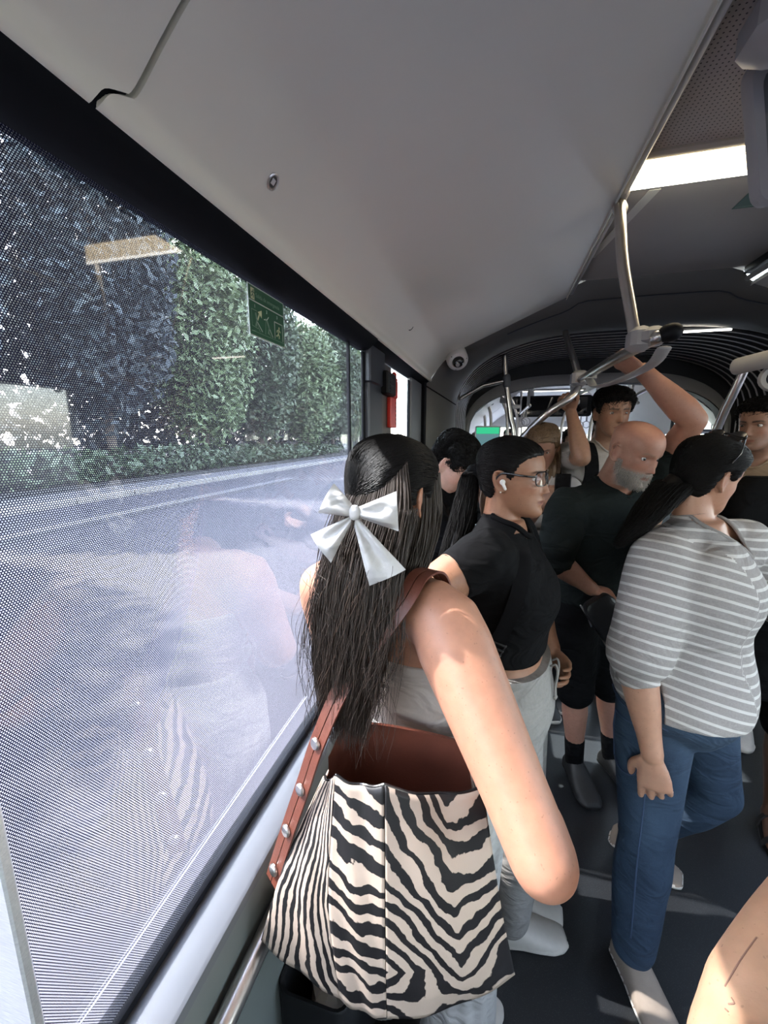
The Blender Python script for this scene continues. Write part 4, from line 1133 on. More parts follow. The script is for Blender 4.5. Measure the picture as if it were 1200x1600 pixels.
        hd = np.linalg.norm((loc - V(0, 0.0, 0)) / V(.085, .125, .125), axis=1)
        w = np.clip((hd - .95) / .25, 0, 1)
        for k in 'RL':
            wv = np.linalg.norm(v - (s.arms[k]['wrist'] + nrm(s.arms[k]['dir']) * .08), axis=1); w = w * np.clip((wv - .09) / .04, .06, 1)
        v = lap(v, ed, 8, np.clip(w, 0.05, 1), .6)
        o = mk('body', v, q, None, None)
        o.data.materials.append(SKIN)
        set_attr(o, 'Col', s.colors(v))
        rebase(o, s.root)
        s.obj = o; s.btree = BVHTree.FromPolygons([tuple(x) for x in v], [tuple(int(i) for i in x) for x in q])
        return o
    def colors(s, v):
        l = s.local(v) * 1000; x, y, z = l[:, 0], l[:, 1], l[:, 2]; ax = np.abs(x)
        base = np.array(s.tone); col = np.repeat(base[None], len(v), 0)
        n = WNoise(s.seed + 3, 12, 20, 60)(v); col *= (1 + .05 * n[:, None])
        front = (y > 20) & (np.abs(z) < 130) & (ax < 90)
        def mixc(c, a):
            nonlocal col; a = np.clip(a, 0, 1)[:, None]; col = col * (1 - a) + np.array(c) * a
        F = front.astype(float)
        red = base * V(1.08, .82, .78)
        mixc(red, F * .5 * g2(ax, z, 44, -28, 18, 16)); mixc(red, F * .45 * g2(ax, z, 0, -38, 12, 12))
        lip = s.face.get('lip', base * V(.80, .52, .50))
        mixc(lip, F * .85 * ((y > 70) & (ax < 25)) * np.exp(-((z + 68.5) / (7.8 * np.sqrt(np.clip(1 - (x / 25) ** 2, .03, 1)))) ** 4))
        mixc(base * .25, F * .6 * g2(x, z, 0, -68.5, 22, 1.6))
        br = s.face.get('brow', (.03, .02, .015))
        if br is not None:
            zb = 17 + 4 * np.clip((ax - 12) / 24, 0, 1) - 6 * np.clip((ax - 40) / 14, 0, 1)
            mixc(br, F * s.face.get('browa', .8) * np.exp(-((z - zb) / 3.6) ** 4) * ((ax > 11) & (ax < 52)) * np.clip((54 - ax) / 10, 0, 1))
        mixc(base * V(.6, .5, .5), F * .45 * g2(ax, z, 32, -1, 15, 9))
        if s.face.get('lash'): mixc((.02, .015, .012), F * .8 * g2(ax, z, 32, 6.0, 13, 1.8))
        mixc(base * .12, ((y > 85) & (z < -42)) * F * .75 * g2(ax, z, 6.5, -46.5, 3.2, 2.6))
        st = s.face.get('stubble')
        if st: # colour, strength
            m = np.clip((-(z + 40)) / 22, 0, 1) * np.clip((y + 10) / 30, 0, 1) * (z > -125); m = np.maximum(m, g2(x, z, 0, -56, 26, 5) * F)
            m *= 1 - .8 * np.exp(-((z + 68.5) / 7) ** 4) * (ax < 24)
            mixc(st[0], m * st[1])
        mixc(base * V(.75, .5, .45), (ax > 70) * (ax < 80) * .55 * g2(y, z, -14, -8, 9, 13))  # hollow of the ear: its shade put into a darker colour
        sc = s.face.get('scalp')
        if sc is not None: mixc(sc[0], sc[1] * np.clip((z - 30) / 40, 0, 1) * (np.linalg.norm(l, axis=1) < 170))  # top of the head reddened, ceiling light put into the skin colour
        return np.clip(col, 0, 1)
    def eyes(s, iris=(.05, .025, .012), open_=1.0):
        for sx in (-1, 1):
            c = s.hc + s.HR @ (V(sx * .0312, .0655, .0012) * s.hs)
            b = MB(); b.cur = 0
            k, m, r = 20, 14, .0122 * s.hs
            R = []
            for i in range(1, m):
                a = math.pi * i / m
                R.append([(r * math.sin(a) * math.cos(t), -r * math.cos(a), r * math.sin(a) * math.sin(t)) for t in np.arange(k) * 2 * math.pi / k])
            b.loft(np.array(R) @ s.HR.T + c)
            o = b.build('eye', None, None, mats=[EYEWHITE, EYEIRIS(iris), EYEPUPIL])
            me = o.data; ce = np.zeros(len(me.polygons) * 3); me.polygons.foreach_get('center', ce); ce = ((ce.reshape(-1, 3) - c) @ s.HR) / r
            g = s.face.get('gaze', (0, 0)); d = nrm(V(g[0], 1, g[1])); q = ce @ d
            me.polygons.foreach_set('material_index', np.where(q > .955, 2, np.where(q > .84, 1, 0)).astype(np.int32))
            me.update(); rebase(o, s.root)
    # --- clothes
    def cloth(s, name, b, m, vox=None, neck=None, fit=None, smooth=5, wr=.004, wscale=(9, 30), stripe=False, label=None, seed=1, wfun=None):
        v, f = b.arrays()
        v, q, ed = remesh(v, f, vox or max(.006, s.vox))
        v = lap(v, ed, smooth, 1, .6)
        if fit is not None and getattr(s, 'btree', None) is not None:
            v = s.push_out(v, fit); v = lap(v, ed, 3, 1, .5); v = s.push_out(v, fit * .6)
        if neck:
            v, q = s.neckline(v, q, neck)
        n = normals(v, q)
        W = WNoise(s.seed * 7 + seed, 14, *wscale); W2 = WNoise(s.seed * 7 + seed + 50, 14, wscale[0] * 3, wscale[1] * 3)
        st = v * V(1, 1, .55)
        amp = np.abs(W(st)) * 1.3 - .5 + .35 * W2(st)
        if wfun is not None: amp = amp * wfun(v)
        v = v + n * (amp * wr)[:, None]
        o = mk(name, v, q, m, None)
        if stripe:
            # garment coordinate: height on the torso, distance along the arm on a sleeve
            co = (v - s.pel) @ V(0, 0, 1)
            axis = nrm(s.nk - s.pel); co = (v - s.pel) @ axis
            arm = np.zeros(len(v))
            for k in 'RL':
                d = nrm(s.arms[k]['elbow'] - s.sh[k]); r = v - s.sh[k]; t = r @ d; dist = np.linalg.norm(r - t[:, None] * d, axis=1)
                sg = 1 if k == 'R' else -1
                out = (r @ s.Ru) * sg
                sel = np.clip((out + .02) / .03, 0, 1) * (t > -.12)
                co = co * (1 - (sel > .5)) + (sel > .5) * ((s.sh[k] - s.pel) @ axis - t)
            co = co + .004 * W(v)
            set_attr(o, 'stripe', co)
        if label: o['label'] = label
        rebase(o, s.root)
        if neck:
            b2 = MB().tube(np.array(s.ring + [s.ring[0], s.ring[1]]), neck.get('rib', .0055), 8, rnd_=False); b2.build('collar', m if not stripe else neck.get('mat', m), s.root)
        return o
    def push_out(s, v, gap):
        """keep the cloth outside the skin"""
        out = v.copy(); fn = s.btree.find_nearest
        for i in range(len(v)):
            h = fn(Vector(v[i]), .05)
            if h[0] is None: continue
            d = (Vector(v[i]) - h[0]).dot(h[1])
            if d < gap: out[i] = np.array(h[0] + h[1] * gap)
        return out
    def neckline(s, v, q, k):
        """cut a round (or V) neck hole whose radius varies round the neck"""
        p0 = s.center(.98) + s.Fu * k.get('f', .006) * s.h; sc = s.h / 1.7
        tr = BVHTree.FromPolygons([tuple(x) for x in v], [tuple(int(i) for i in x) for x in q])
        N_ = 60; A_ = np.arange(N_ + 1) * 2 * math.pi / N_; s.ring = []; RR = []
        for a in A_:
            c = math.cos(a)
            if k.get('vee'): r_ = np.interp(c, [-1, 0, .6, 1], [k.get('back', .058), k.get('side', .072), k.get('side', .072) * 1.02, k.get('front', .08)])
            else: r_ = math.sqrt(((k.get('front', .07) if c > 0 else k.get('back', .058)) * c) ** 2 + (k.get('side', .072) * math.sin(a)) ** 2)
            RR.append(r_ * sc)
        RR = np.array(RR)
        for a, r_ in zip(A_[:-1], RR[:-1]):
            p = p0 + (s.Fu * math.cos(a) + s.Ru * math.sin(a)) * (r_ + .002)
            h = tr.ray_cast(Vector(p + V(0, 0, .25)), Vector((0, 0, -1)), .6)
            s.ring.append(np.array(h[0]) + V(0, 0, .001) if h[0] is not None else p)
        r = v - p0; az = np.arctan2(r @ s.Ru, r @ s.Fu) % (2 * math.pi); d = np.hypot(r @ s.Ru, r @ s.Fu)
        ins = (d < np.interp(az, A_, RR)) & (r[:, 2] > -.17)
        keep = ~ins[q].all(1)
        bd = np.intersect1d(np.unique(q[keep]), np.unique(q[~keep]))
        if len(bd) > 20:
            ab = az[bd]; pts = []
            for a in A_[:-1]:
                dd = np.abs((ab - a + math.pi) % (2 * math.pi) - math.pi); w_ = np.exp(-(dd / .09) ** 2) + 1e-9; pts.append((v[bd] * w_[:, None]).sum(0) / w_.sum())
            s.ring = pts
        rg = np.array(s.ring)
        for _ in range(k.get('even', 5)): rg = rg * .5 + .25 * (np.roll(rg, 1, 0) + np.roll(rg, -1, 0))
        s.ring = list(rg)
        used = np.unique(q[keep]); mp = -np.ones(len(v), int); mp[used] = np.arange(len(used))
        return v[used], mp[q[keep]]
    def shirt(s, m, hem=.02, top=.95, sleeve=.55, ease=.012, sl_ease=.014, flare=0.02, name='shirt', hem_drop=0, sl_flare=.012, **kw):
        b = MB(); b.loft(s.torso(hem, top, ease, 18, 40, flare))
        if sleeve:
            for k in 'RL': s.arm_tubes(b, k, 0, sleeve[k] if isinstance(sleeve, dict) else sleeve, sl_ease, sl_flare)
            for k in 'RL': b.tube([s.center(.93), s.sh[k] * .6 + s.center(.93) * .4, s.sh[k]], [.036 * s.h + ease * .5, .032 * s.h + ease * .6, .030 * s.h + ease], 14)
        return s.cloth(name, b, m, **kw)
    def trousers(s, m, waist=.12, ease=.010, length=2.0, flare=0.0, leg_ease=None, name='trousers', scale=1.0, **kw):
        b = MB(); b.loft(s.torso(-.2, waist, ease, 10, 40))
        le = ease if leg_ease is None else leg_ease
        for k in 'RL': s.leg_tubes(b, k, le, length, flare, scale)
        return s.cloth(name, b, m, **kw)
    def shoe(s, k, upper, sole, label=None, lace=None):
        b = MB(); s.foot(b, k, .009)
        v, f = b.arrays(); L = s.legs[k]; u = rot_frame(L['foot'], L.get('fpitch', 0))[:, 2]
        v, q, ed = remesh(v, f, .005)
        v = lap(v, ed, 4, 1, .5)
        h = (v - L['ankle']) @ u / (s.h / 1.75)
        fm = (h[q].mean(1) < -.062).astype(int)
        n = normals(v, q); v = v + n * ((h < -.062) * .004)[:, None]
        v[:, 2] = np.maximum(v[:, 2], 0.001) if abs(L.get('fpitch', 0)) < 5 else v[:, 2]
        o = mk('shoe', v, q, None, None, mats=[upper, sole], fmat=fm)
        if label: o['label'] = label
        rebase(o, s.root)
        if lace is not None:
            fr = rot_frame(L['foot'], L.get('fpitch', 0)); f_, r_ = fr[:, 1], fr[:, 0]; sc = s.h / 1.75
            bb = MB()
            for i in range(4):
                t = .035 + i * .022; z = (.022 - .02 * i) * sc
                bb.tube([L['ankle'] + f_ * t * sc + r_ * .026 * sc + u * (z - .010), L['ankle'] + f_ * (t + .006) * sc + u * (z + .006), L['ankle'] + f_ * t * sc - r_ * .026 * sc + u * (z - .010)], .0028, 6)
            p = L['ankle'] + f_ * .035 * sc + u * .03 * sc
            for sg in (-1, 1): bb.tube(cr([p, p + r_ * sg * .03 + u * .02, p + r_ * sg * .05 + u * .005 + f_ * .02, p + r_ * sg * .03 + f_ * .01, p], 12), .0025, 6)
            o2 = bb.build('laces', lace, None); o2.parent = o; o2.matrix_parent_inverse = o.matrix_parent_inverse.copy()
    # --- hair
    def cap(s, hl, thick, seed=0, streak=.0015, m=None, sgrid=True):
        """closed shell over the scalp; hl(l) > 0 where hair grows (mm), thick(l) in mm"""
        hv = HV[:HEAD_N]; l = hv * 1000
        c = V(0, -5, 10)
        d = l - c; d /= np.linalg.norm(d, axis=1, keepdims=True)
        mk_ = np.clip(hl(l) / 8.0, -1, 1)
        t = np.where(mk_ > 0, thick(l) * np.sqrt(np.clip(mk_, 0, 1)), -6)
        g = WNoise(s.seed + seed, 10, 60, 160)(l / 1000 * V(1, 1, .5))
        l2 = l + d * (t + g * streak * 1000 * (mk_ > 0))[:, None]
        w = s.hc + (l2 / 1000 * s.hs) @ s.HR.T
        return w, [q for q in HF if max(q) < HEAD_N]
    def bvh(s, w, f): return BVHTree.FromPolygons([tuple(p) for p in w], f)


def skin_material():
    m, nt, b = newmat('skin')
    N = nt.nodes.new; L = nt.links.new
    at = N('ShaderNodeAttribute'); at.attribute_name = 'Col'
    tc = N('ShaderNodeTexCoord')
    n = N('ShaderNodeTexNoise'); n.inputs['Scale'].default_value = 55; n.inputs['Detail'].default_value = 5; L(tc.outputs['Object'], n.inputs['Vector'])
    v = N('ShaderNodeTexNoise'); v.inputs['Scale'].default_value = 190; v.inputs['Detail'].default_value = 1; L(tc.outputs['Object'], v.inputs['Vector'])
    r = N('ShaderNodeMapRange'); r.inputs['From Min'].default_value = .2; r.inputs['From Max'].default_value = .8; r.inputs['To Min'].default_value = .88; r.inputs['To Max'].default_value = 1.1; L(n.outputs['Fac'], r.inputs['Value'])
    r2 = N('ShaderNodeMapRange'); r2.inputs['From Min'].default_value = .69; r2.inputs['From Max'].default_value = .76; r2.inputs['To Min'].default_value = 1.0; r2.inputs['To Max'].default_value = .72; L(v.outputs['Fac'], r2.inputs['Value'])
    mu = N('ShaderNodeMath'); mu.operation = 'MULTIPLY'; L(r.outputs[0], mu.inputs[0]); L(r2.outputs[0], mu.inputs[1])
    vm = N('ShaderNodeVectorMath'); vm.operation = 'SCALE'; L(at.outputs['Color'], vm.inputs[0]); L(mu.outputs[0], vm.inputs['Scale'])
    L(vm.outputs[0], b.inputs['Base Color'])
    b.inputs['Roughness'].default_value = 0.48; b.inputs['Specular IOR Level'].default_value = 0.4
    b.inputs['Subsurface Weight'].default_value = 0.12; b.inputs['Subsurface Radius'].default_value = (0.8, 0.3, 0.15); b.inputs['Subsurface Scale'].default_value = 0.012
    w = N('ShaderNodeTexNoise'); w.inputs['Scale'].default_value = 420; w.inputs['Detail'].default_value = 3; L(tc.outputs['Object'], w.inputs['Vector'])
    bp = N('ShaderNodeBump'); bp.inputs['Strength'].default_value = .12; bp.inputs['Distance'].default_value = .001; L(w.outputs['Fac'], bp.inputs['Height']); L(bp.outputs[0], b.inputs['Normal'])
    return m
SKIN = skin_material()
EYEWHITE = mat('eye_white', (0.42, 0.38, 0.36), 0.2, coat=.5)
EYEPUPIL = mat('eye_pupil', (0.0038, 0.0038, 0.0038), 0.08, coat=1)
_ir = {}
def EYEIRIS(c):
    if c not in _ir: _ir[c] = mat('eye_iris', c, 0.12, vary=.3, scale=300, coat=1)
    return _ir[c]
def hairmat(name, root, vary=.25, rough=.38, spec=.5):
    return mat(name, root, .5, vary=vary, scale=45, spec=spec, stretch=(1, 1, .12))
H_DARK = hairmat('hair_near_black', (0.00342, 0.002736, 0.002584), spec=.16)
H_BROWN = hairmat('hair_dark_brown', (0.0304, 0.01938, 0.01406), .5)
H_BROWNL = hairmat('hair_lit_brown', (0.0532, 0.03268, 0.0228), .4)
H_BLOND = hairmat('hair_ash_blond', (0.152, 0.0912, 0.0494))
H_GREY = hairmat('hair_grey', (0.2432, 0.228, 0.2128))
H_BEARD = hairmat('beard_grey_white', (0.3952, 0.3572, 0.3192), .3, .6)

def strand_mesh(P, rad, taper=.3, k=3):
    """P: (n, m, 3) paths -> vertices, quads"""
    n, m, _ = P.shape
    T = np.gradient(P, axis=1); T /= np.linalg.norm(T, axis=2, keepdims=True) + 1e-9
    ref = np.where(np.abs(T[..., 2:3]) > .9, V(1, 0, 0), V(0, 0, 1))
    s = np.cross(T, ref); s /= np.linalg.norm(s, axis=2, keepdims=True) + 1e-9; q = np.cross(T, s)
    r = np.broadcast_to(np.asarray(rad, float).reshape(-1, 1), (n, m)) * np.interp(np.arange(m), [0, m * .55, m - 1], [1, 1, taper])
    a = np.arange(k) * 2 * math.pi / k
    W = P[:, :, None, :] + r[:, :, None, None] * (np.cos(a)[:, None] * s[:, :, None, :] + np.sin(a)[:, None] * q[:, :, None, :])
    base = (np.arange(n)[:, None, None] * m + np.arange(m - 1)[None, :, None]) * k
    j = np.arange(k)[None, None, :]; j2 = (j + 1) % k
    F = np.stack([base + j, base + j2, base + k + j2, base + k + j], -1).reshape(-1, 4)
    return W.reshape(-1, 3), F
HLY = [-95, -70, -45, -34, -28, -6, 4, 10, 20, 28, 42, 60, 80, 100]
HLZ = [-72, -74, -66, -40, 20, 27, 20, 0, -2, 22, 44, 57, 64, 68]
def hairline(l, lift=0): return l[:, 2] - np.interp(l[:, 1], HLY, HLZ) - lift
HC = V(0, -5, 10)
class Hair:
    """collects one person's hair: scalp shell and strands, then builds one mesh"""
    def __init__(s, p, hl=hairline, thick=lambda l: 9.0, seed=0, streak=.0012):
        s.p = p; s.hl = hl; s.w, s.f = p.cap(hl, thick, seed, streak); s.V = [s.w]; s.F = [[tuple(q) for q in s.f]]; s.n = len(s.w)
        s.tree = BVHTree.FromPolygons([tuple(x) for x in s.w], s.f); s.g = np.random.default_rng(seed + 11)
        s.c = p.hc + p.HR @ (HC / 1000 * p.hs)
        s.q = []; s.qn = 0
    def surf(s, d, off=.001):
        """d: (n,3) local directions -> world points just outside the shell"""
        out = np.zeros_like(d); D = d @ s.p.HR.T; c = Vector(s.c)
        for i in range(len(D)):
            h = s.tree.ray_cast(c, Vector(D[i]), .4)
            r = (h[3] if h[0] is not None else .09)
            out[i] = s.c + D[i] / np.linalg.norm(D[i]) * (r + off)
        return out
    def roots(s, n, cond=None):
        out = []
        while len(out) < n:
            d = s.g.normal(size=(400, 3)); d /= np.linalg.norm(d, axis=1, keepdims=True)
            l = HC + d * V(78, 100, 108)
            ok = s.hl(l) > 1
            if cond is not None: ok &= cond(l)
            out += list(d[ok])
        return np.array(out[:n])
    def add(s, P, rad, taper=.3):
        v, f = strand_mesh(P, rad, taper); s.q.append((v, f))
    def tie(s, n, td, m=12, rad=.0011, cond=None, off=.0015, jit=.05):
        R = s.roots(n, cond); td = nrm(V(*td)); P = np.zeros((n, m, 3))
        tds = td + s.g.normal(size=(n, 3)) * jit; tds /= np.linalg.norm(tds, axis=1, keepdims=True)
        for j, t in enumerate(np.linspace(0, 1, m)):
            d = R * (1 - t) + tds * t; d /= np.linalg.norm(d, axis=1, keepdims=True)
            P[:, j] = s.surf(d, off + .003 * math.sin(math.pi * t))
        s.add(P, rad * s.g.uniform(.6, 1.3, n), .8)
    def short(s, n, flow, L=.03, m=5, rad=.0011, cond=None, lift=.006, curl=.0):
        R = s.roots(n, cond); P = np.zeros((n, m, 3)); base = s.surf(R, 0)
        l = HC + R * V(78, 100, 108); fl = flow(l) + s.g.normal(size=(n, 3)) * .22
        fl -= R * (fl * R).sum(1, keepdims=True) ; fl /= np.linalg.norm(fl, axis=1, keepdims=True) + 1e-9
        LL = L * s.g.uniform(.6, 1.25, (n, 1)); ph = s.g.uniform(0, 6.28, (n, 1)); sd = np.cross(R, fl)
        for j, t in enumerate(np.linspace(0, 1, m)):
            d = R + fl * LL * t / .095; d /= np.linalg.norm(d, axis=1, keepdims=True)
            P[:, j] = s.surf(d, 0) + (d @ s.p.HR.T) * lift * math.sin(t * 2.2) + (sd @ s.p.HR.T) * curl * np.sin(ph + t * 7)
        s.add(P, rad * s.g.uniform(.6, 1.3, n), .25)
    def solid(s, b):
        v, f = b.arrays(); s.V.append(v); s.F.append([tuple(i + s.n for i in q) for q in f]); s.n += len(v)
    def hang(s, guide, n, rad=.0009, m=22, start=None, wave=.004, tmax=(.75, 1.0), fill=1.0):
        """guide rows: x,y,z, half-width, half-depth, side vector angle; strands run along it"""
        G = cr(np.asarray(guide, float), 60); gT = np.linspace(0, 1, 60)
        u = s.g.uniform(0, 6.28, n); r = np.sqrt(s.g.uniform(0, 1, n)) ; P = np.zeros((n, m, 3)); tm = s.g.uniform(*tmax, n)
        ph = s.g.uniform(0, 6.28, (n, 2)); fq = s.g.uniform(4, 11, n)
        for j, t in enumerate(np.linspace(0, 1, m)):
            tt = tm * t; row = np.stack([np.interp(tt, gT, G[:, k]) for k in range(G.shape[1])], 1)
            a = np.radians(row[:, 5]); sd = np.stack([np.cos(a), -np.sin(a), 0 * a], 1); dp = np.stack([np.sin(a), np.cos(a), 0 * a], 1)
            P[:, j] = row[:, :3] + sd * (row[:, 3] * r * np.cos(u))[:, None] + dp * (row[:, 4] * r * np.sin(u))[:, None]
            w = wave * t
            P[:, j, 0] += w * np.sin(ph[:, 0] + fq * t); P[:, j, 1] += w * np.sin(ph[:, 1] + fq * t)
        s.add(P, rad * s.g.uniform(.6, 1.4, n), .35)
        return P
    def build(s, m, m2=None, name='hair'):
        v = np.concatenate(s.V); f = [q for F in s.F for q in F]
        if s.q:
            tri = []
            off = len(v); vs = [v]; fs = []
            for a, q in s.q: vs.append(a); fs.append(q + off); off += len(a)
            vv = np.concatenate(vs); qq = np.concatenate(fs)
            me_f = np.array([q if len(q) == 4 else (list(q) + [q[-1]])[:4] for q in f if len(q) == 4], dtype=np.int64)
            o = mk(name, vv, np.concatenate([me_f, qq]), m)
        else: o = mk(name, v, f, m)
        rebase(o, s.p.root); return o
# ------------------------------------------------------------------ garments' materials
def folds(m, amt=.55):
    """soft wrinkles in worn cloth, on top of the weave's own bump"""
    nt = m.node_tree; b = nt.nodes['Principled BSDF']; N = nt.nodes.new; L = nt.links.new
    tc = N('ShaderNodeTexCoord'); mp = N('ShaderNodeMapping'); mp.inputs['Scale'].default_value = (1, 1, 1.9); mp.inputs['Rotation'].default_value = (.3, .25, 0); L(tc.outputs['Object'], mp.inputs['Vector'])
    n = N('ShaderNodeTexNoise'); n.inputs['Scale'].default_value = 8; n.inputs['Detail'].default_value = 2.5; n.inputs['Distortion'].default_value = 1.2; L(mp.outputs[0], n.inputs['Vector'])
    bp = N('ShaderNodeBump'); bp.inputs['Strength'].default_value = amt; bp.inputs['Distance'].default_value = .035; L(n.outputs['Fac'], bp.inputs['Height'])
    if b.inputs['Normal'].links: L(b.inputs['Normal'].links[0].from_socket, bp.inputs['Normal'])
    L(bp.outputs[0], b.inputs['Normal']); return m
def heather(name, c, rough=.9, vary=.25, scale=260): return folds(mat(name, c, rough, vary=vary, scale=scale, bump=.25, bscale=900, spec=.12, sheen=0.0))
C_CREAM = heather('cream_rib_knit', (0.38, 0.3268, 0.2964), vary=.06)
C_BLACK = heather('black_cotton', (0.00304, 0.00304, 0.003648), vary=.3)
C_GREYSWEAT = heather('grey_sweat_fabric', (0.2356, 0.2242, 0.2128), vary=.16, scale=140)
C_DKGREEN = heather('dark_green_cotton', (0.0114, 0.01444, 0.01406), vary=.2)
C_BLACKSHORT = heather('black_shorts_fabric', (0.00304, 0.00304, 0.00342))
C_WHITE = heather('white_cotton', (0.3648, 0.3344, 0.3116), vary=.06)
C_TAN = heather('tan_cotton', (0.2508, 0.171, 0.1102), vary=.08)
C_BROWN = heather('brown_cotton', (0.076, 0.038, 0.0266), vary=.2)
C_GREYBLUE = heather('grey_blue_cotton', (0.1216, 0.1368, 0.1596), vary=.2)
C_GREYRIB = heather('grey_rib', (0.2128, 0.1976, 0.19), vary=.15)
C_PALE = heather('pale_pleated_cloth', (0.38, 0.3724, 0.3572), vary=.05)
C_KHAKI = heather('dark_trousers', (0.0266, 0.02584, 0.02736), vary=.2)
def denim():
    m, nt, b = newmat('blue_denim'); N = nt.nodes.new; L = nt.links.new
    tc = N('ShaderNodeTexCoord'); n = N('ShaderNodeTexNoise'); n.inputs['Scale'].default_value = 7; n.inputs['Detail'].default_value = 6; L(tc.outputs['Object'], n.inputs['Vector'])
    n2 = N('ShaderNodeTexNoise'); n2.inputs['Scale'].default_value = 500; L(tc.outputs['Object'], n2.inputs['Vector'])
    r = N('ShaderNodeValToRGB'); r.color_ramp.elements[0].position = .3; r.color_ramp.elements[0].color = (0.01064, 0.019, 0.03496, 1); r.color_ramp.elements[1].position = .75; r.color_ramp.elements[1].color = (0.0342, 0.05548, 0.0874, 1)
    mx = N('ShaderNodeMath'); mx.operation = 'MULTIPLY_ADD'; mx.inputs[1].default_value = .35; L(n2.outputs['Fac'], mx.inputs[0])
    sc = N('ShaderNodeMath'); sc.operation = 'MULTIPLY'; sc.inputs[1].default_value = .68; L(n.outputs['Fac'], sc.inputs[0]); L(sc.outputs[0], mx.inputs[2])
    L(mx.outputs[0], r.inputs[0]); L(r.outputs[0], b.inputs['Base Color']); b.inputs['Roughness'].default_value = .9; b.inputs['Specular IOR Level'].default_value = .2
    bp = N('ShaderNodeBump'); bp.inputs['Strength'].default_value = .3; bp.inputs['Distance'].default_value = .001; L(n2.outputs['Fac'], bp.inputs['Height']); L(bp.outputs[0], b.inputs['Normal'])
    folds(m); return m
def striped():
    m, nt, b = newmat('grey_white_striped_jersey'); N = nt.nodes.new; L = nt.links.new
    at = N('ShaderNodeAttribute'); at.attribute_name = 'stripe'
    d = N('ShaderNodeMath'); d.operation = 'DIVIDE'; d.inputs[1].default_value = .0262; L(at.outputs['Fac'], d.inputs[0])
    f = N('ShaderNodeMath'); f.operation = 'FRACT'; L(d.outputs[0], f.inputs[0])
    s = N('ShaderNodeMath'); s.operation = 'GREATER_THAN'; s.inputs[1].default_value = .72; L(f.outputs[0], s.inputs[0])
    tc = N('ShaderNodeTexCoord'); n = N('ShaderNodeTexNoise'); n.inputs['Scale'].default_value = 260; n.inputs['Detail'].default_value = 4; L(tc.outputs['Object'], n.inputs['Vector'])
    g = N('ShaderNodeMix'); g.data_type = 'RGBA'; g.inputs['A'].default_value = (0.171, 0.1558, 0.1505, 1); g.inputs['B'].default_value = (0.2736, 0.2546, 0.247, 1); L(n.outputs['Fac'], g.inputs['Factor'])
    mx = N('ShaderNodeMix'); mx.data_type = 'RGBA'; mx.inputs['B'].default_value = (0.418, 0.3952, 0.38, 1); L(s.outputs[0], mx.inputs['Factor']); L(g.outputs['Result'], mx.inputs['A'])
    L(mx.outputs['Result'], b.inputs['Base Color']); b.inputs['Roughness'].default_value = .9; b.inputs['Specular IOR Level'].default_value = .2
    bp = N('ShaderNodeBump'); bp.inputs['Strength'].default_value = .2; bp.inputs['Distance'].default_value = .001; L(n.outputs['Fac'], bp.inputs['Height']); L(bp.outputs[0], b.inputs['Normal'])
    folds(m); return m
C_DENIM, C_STRIPE = denim(), striped()
SH_BEIGE = mat('beige_suede', (0.19, 0.152, 0.1216), .85, vary=.15, scale=40, bump=.2, bscale=400)
SH_SOLE = mat('off_white_sole', (0.4712, 0.4408, 0.3952), .6, vary=.08, scale=60)
SH_BLACK = mat('black_trainer', (0.0076, 0.0076, 0.00836), .6, vary=.3, scale=60)
SH_WHITE = mat('white_trainer', (0.456, 0.4256, 0.38), .6, vary=.08, scale=60)
STRAP_BLACK = mat('black_webbing', (0.00456, 0.00456, 0.00532), .85, vary=.3, scale=200, bump=.3, bscale=700, spec=.1)
LEATHER = mat('brown_leather', (0.0988, 0.02736, 0.01596), .45, vary=.22, scale=35, bump=.25, bscale=250)
GLASSF = mat('black_acetate', (0.00912, 0.00836, 0.00912), .2)
LENS = glass_material('spectacle_lens', (0.90, 0.92, 0.95))

def ribbon(b, pts, w, th, nrmv, n=30):
    """flat strap along pts, width w, thickness th, lying with its face along nrmv (one vector or one per point)"""
    P = cr(pts, n); nv = np.asarray(nrmv, float)
    nv = np.repeat(nv[None], n, 0) if nv.ndim == 1 else cr(nv, n)
    R = []
    for i in range(n):
        t = nrm(P[min(i + 1, n - 1)] - P[max(i - 1, 0)]); q = nrm(nv[i] - t * (nv[i] @ t)); s = np.cross(t, q)
        R.append([P[i] + s * w / 2 + q * th / 2, P[i] + s * w / 2 - q * th / 2, P[i] - s * w / 2 - q * th / 2, P[i] - s * w / 2 + q * th / 2])
    b.loft(np.array(R)); return b

# ================================================================== woman with the white bow
bw = Person('person', 'woman with long dark brown hair, white bow and cream top, carrying the zebra tote', 1.62,
            (-0.125, 0.865, 0.86), (-0.185, 0.755, 1.345), 22, 'f', 1.06, head=(-0.187, 0.775, 1.500), hyaw=24, hpitch=4,
            shoulders={'R': (-0.078, 0.668, 1.318), 'L': (-0.345, 0.80, 1.305)},
            arms={'R': dict(elbow=(0.088, 0.488, 1.066), wrist=(0.040, 0.765, 0.985), dir=(-.35, .9, 0), palm=(-.7, -.5, -.3), curl=.6),
                  'L': dict(elbow=(-0.375, 0.90, 1.06), wrist=(-0.24, 1.02, 0.98), dir=(.6, .6, .2), palm=(.3, -.4, -.8), curl=.6)},
            tone=(0.376, 0.18, 0.116), voxel=.0042, armg=1.22, seed=1)
bw.body()
b = MB(); b.loft(bw.torso(.30, .735, .004, 12, 48))
top_o = bw.cloth('top', b, C_CREAM, vox=.005, smooth=4, wr=.0025, wscale=(14, 40))
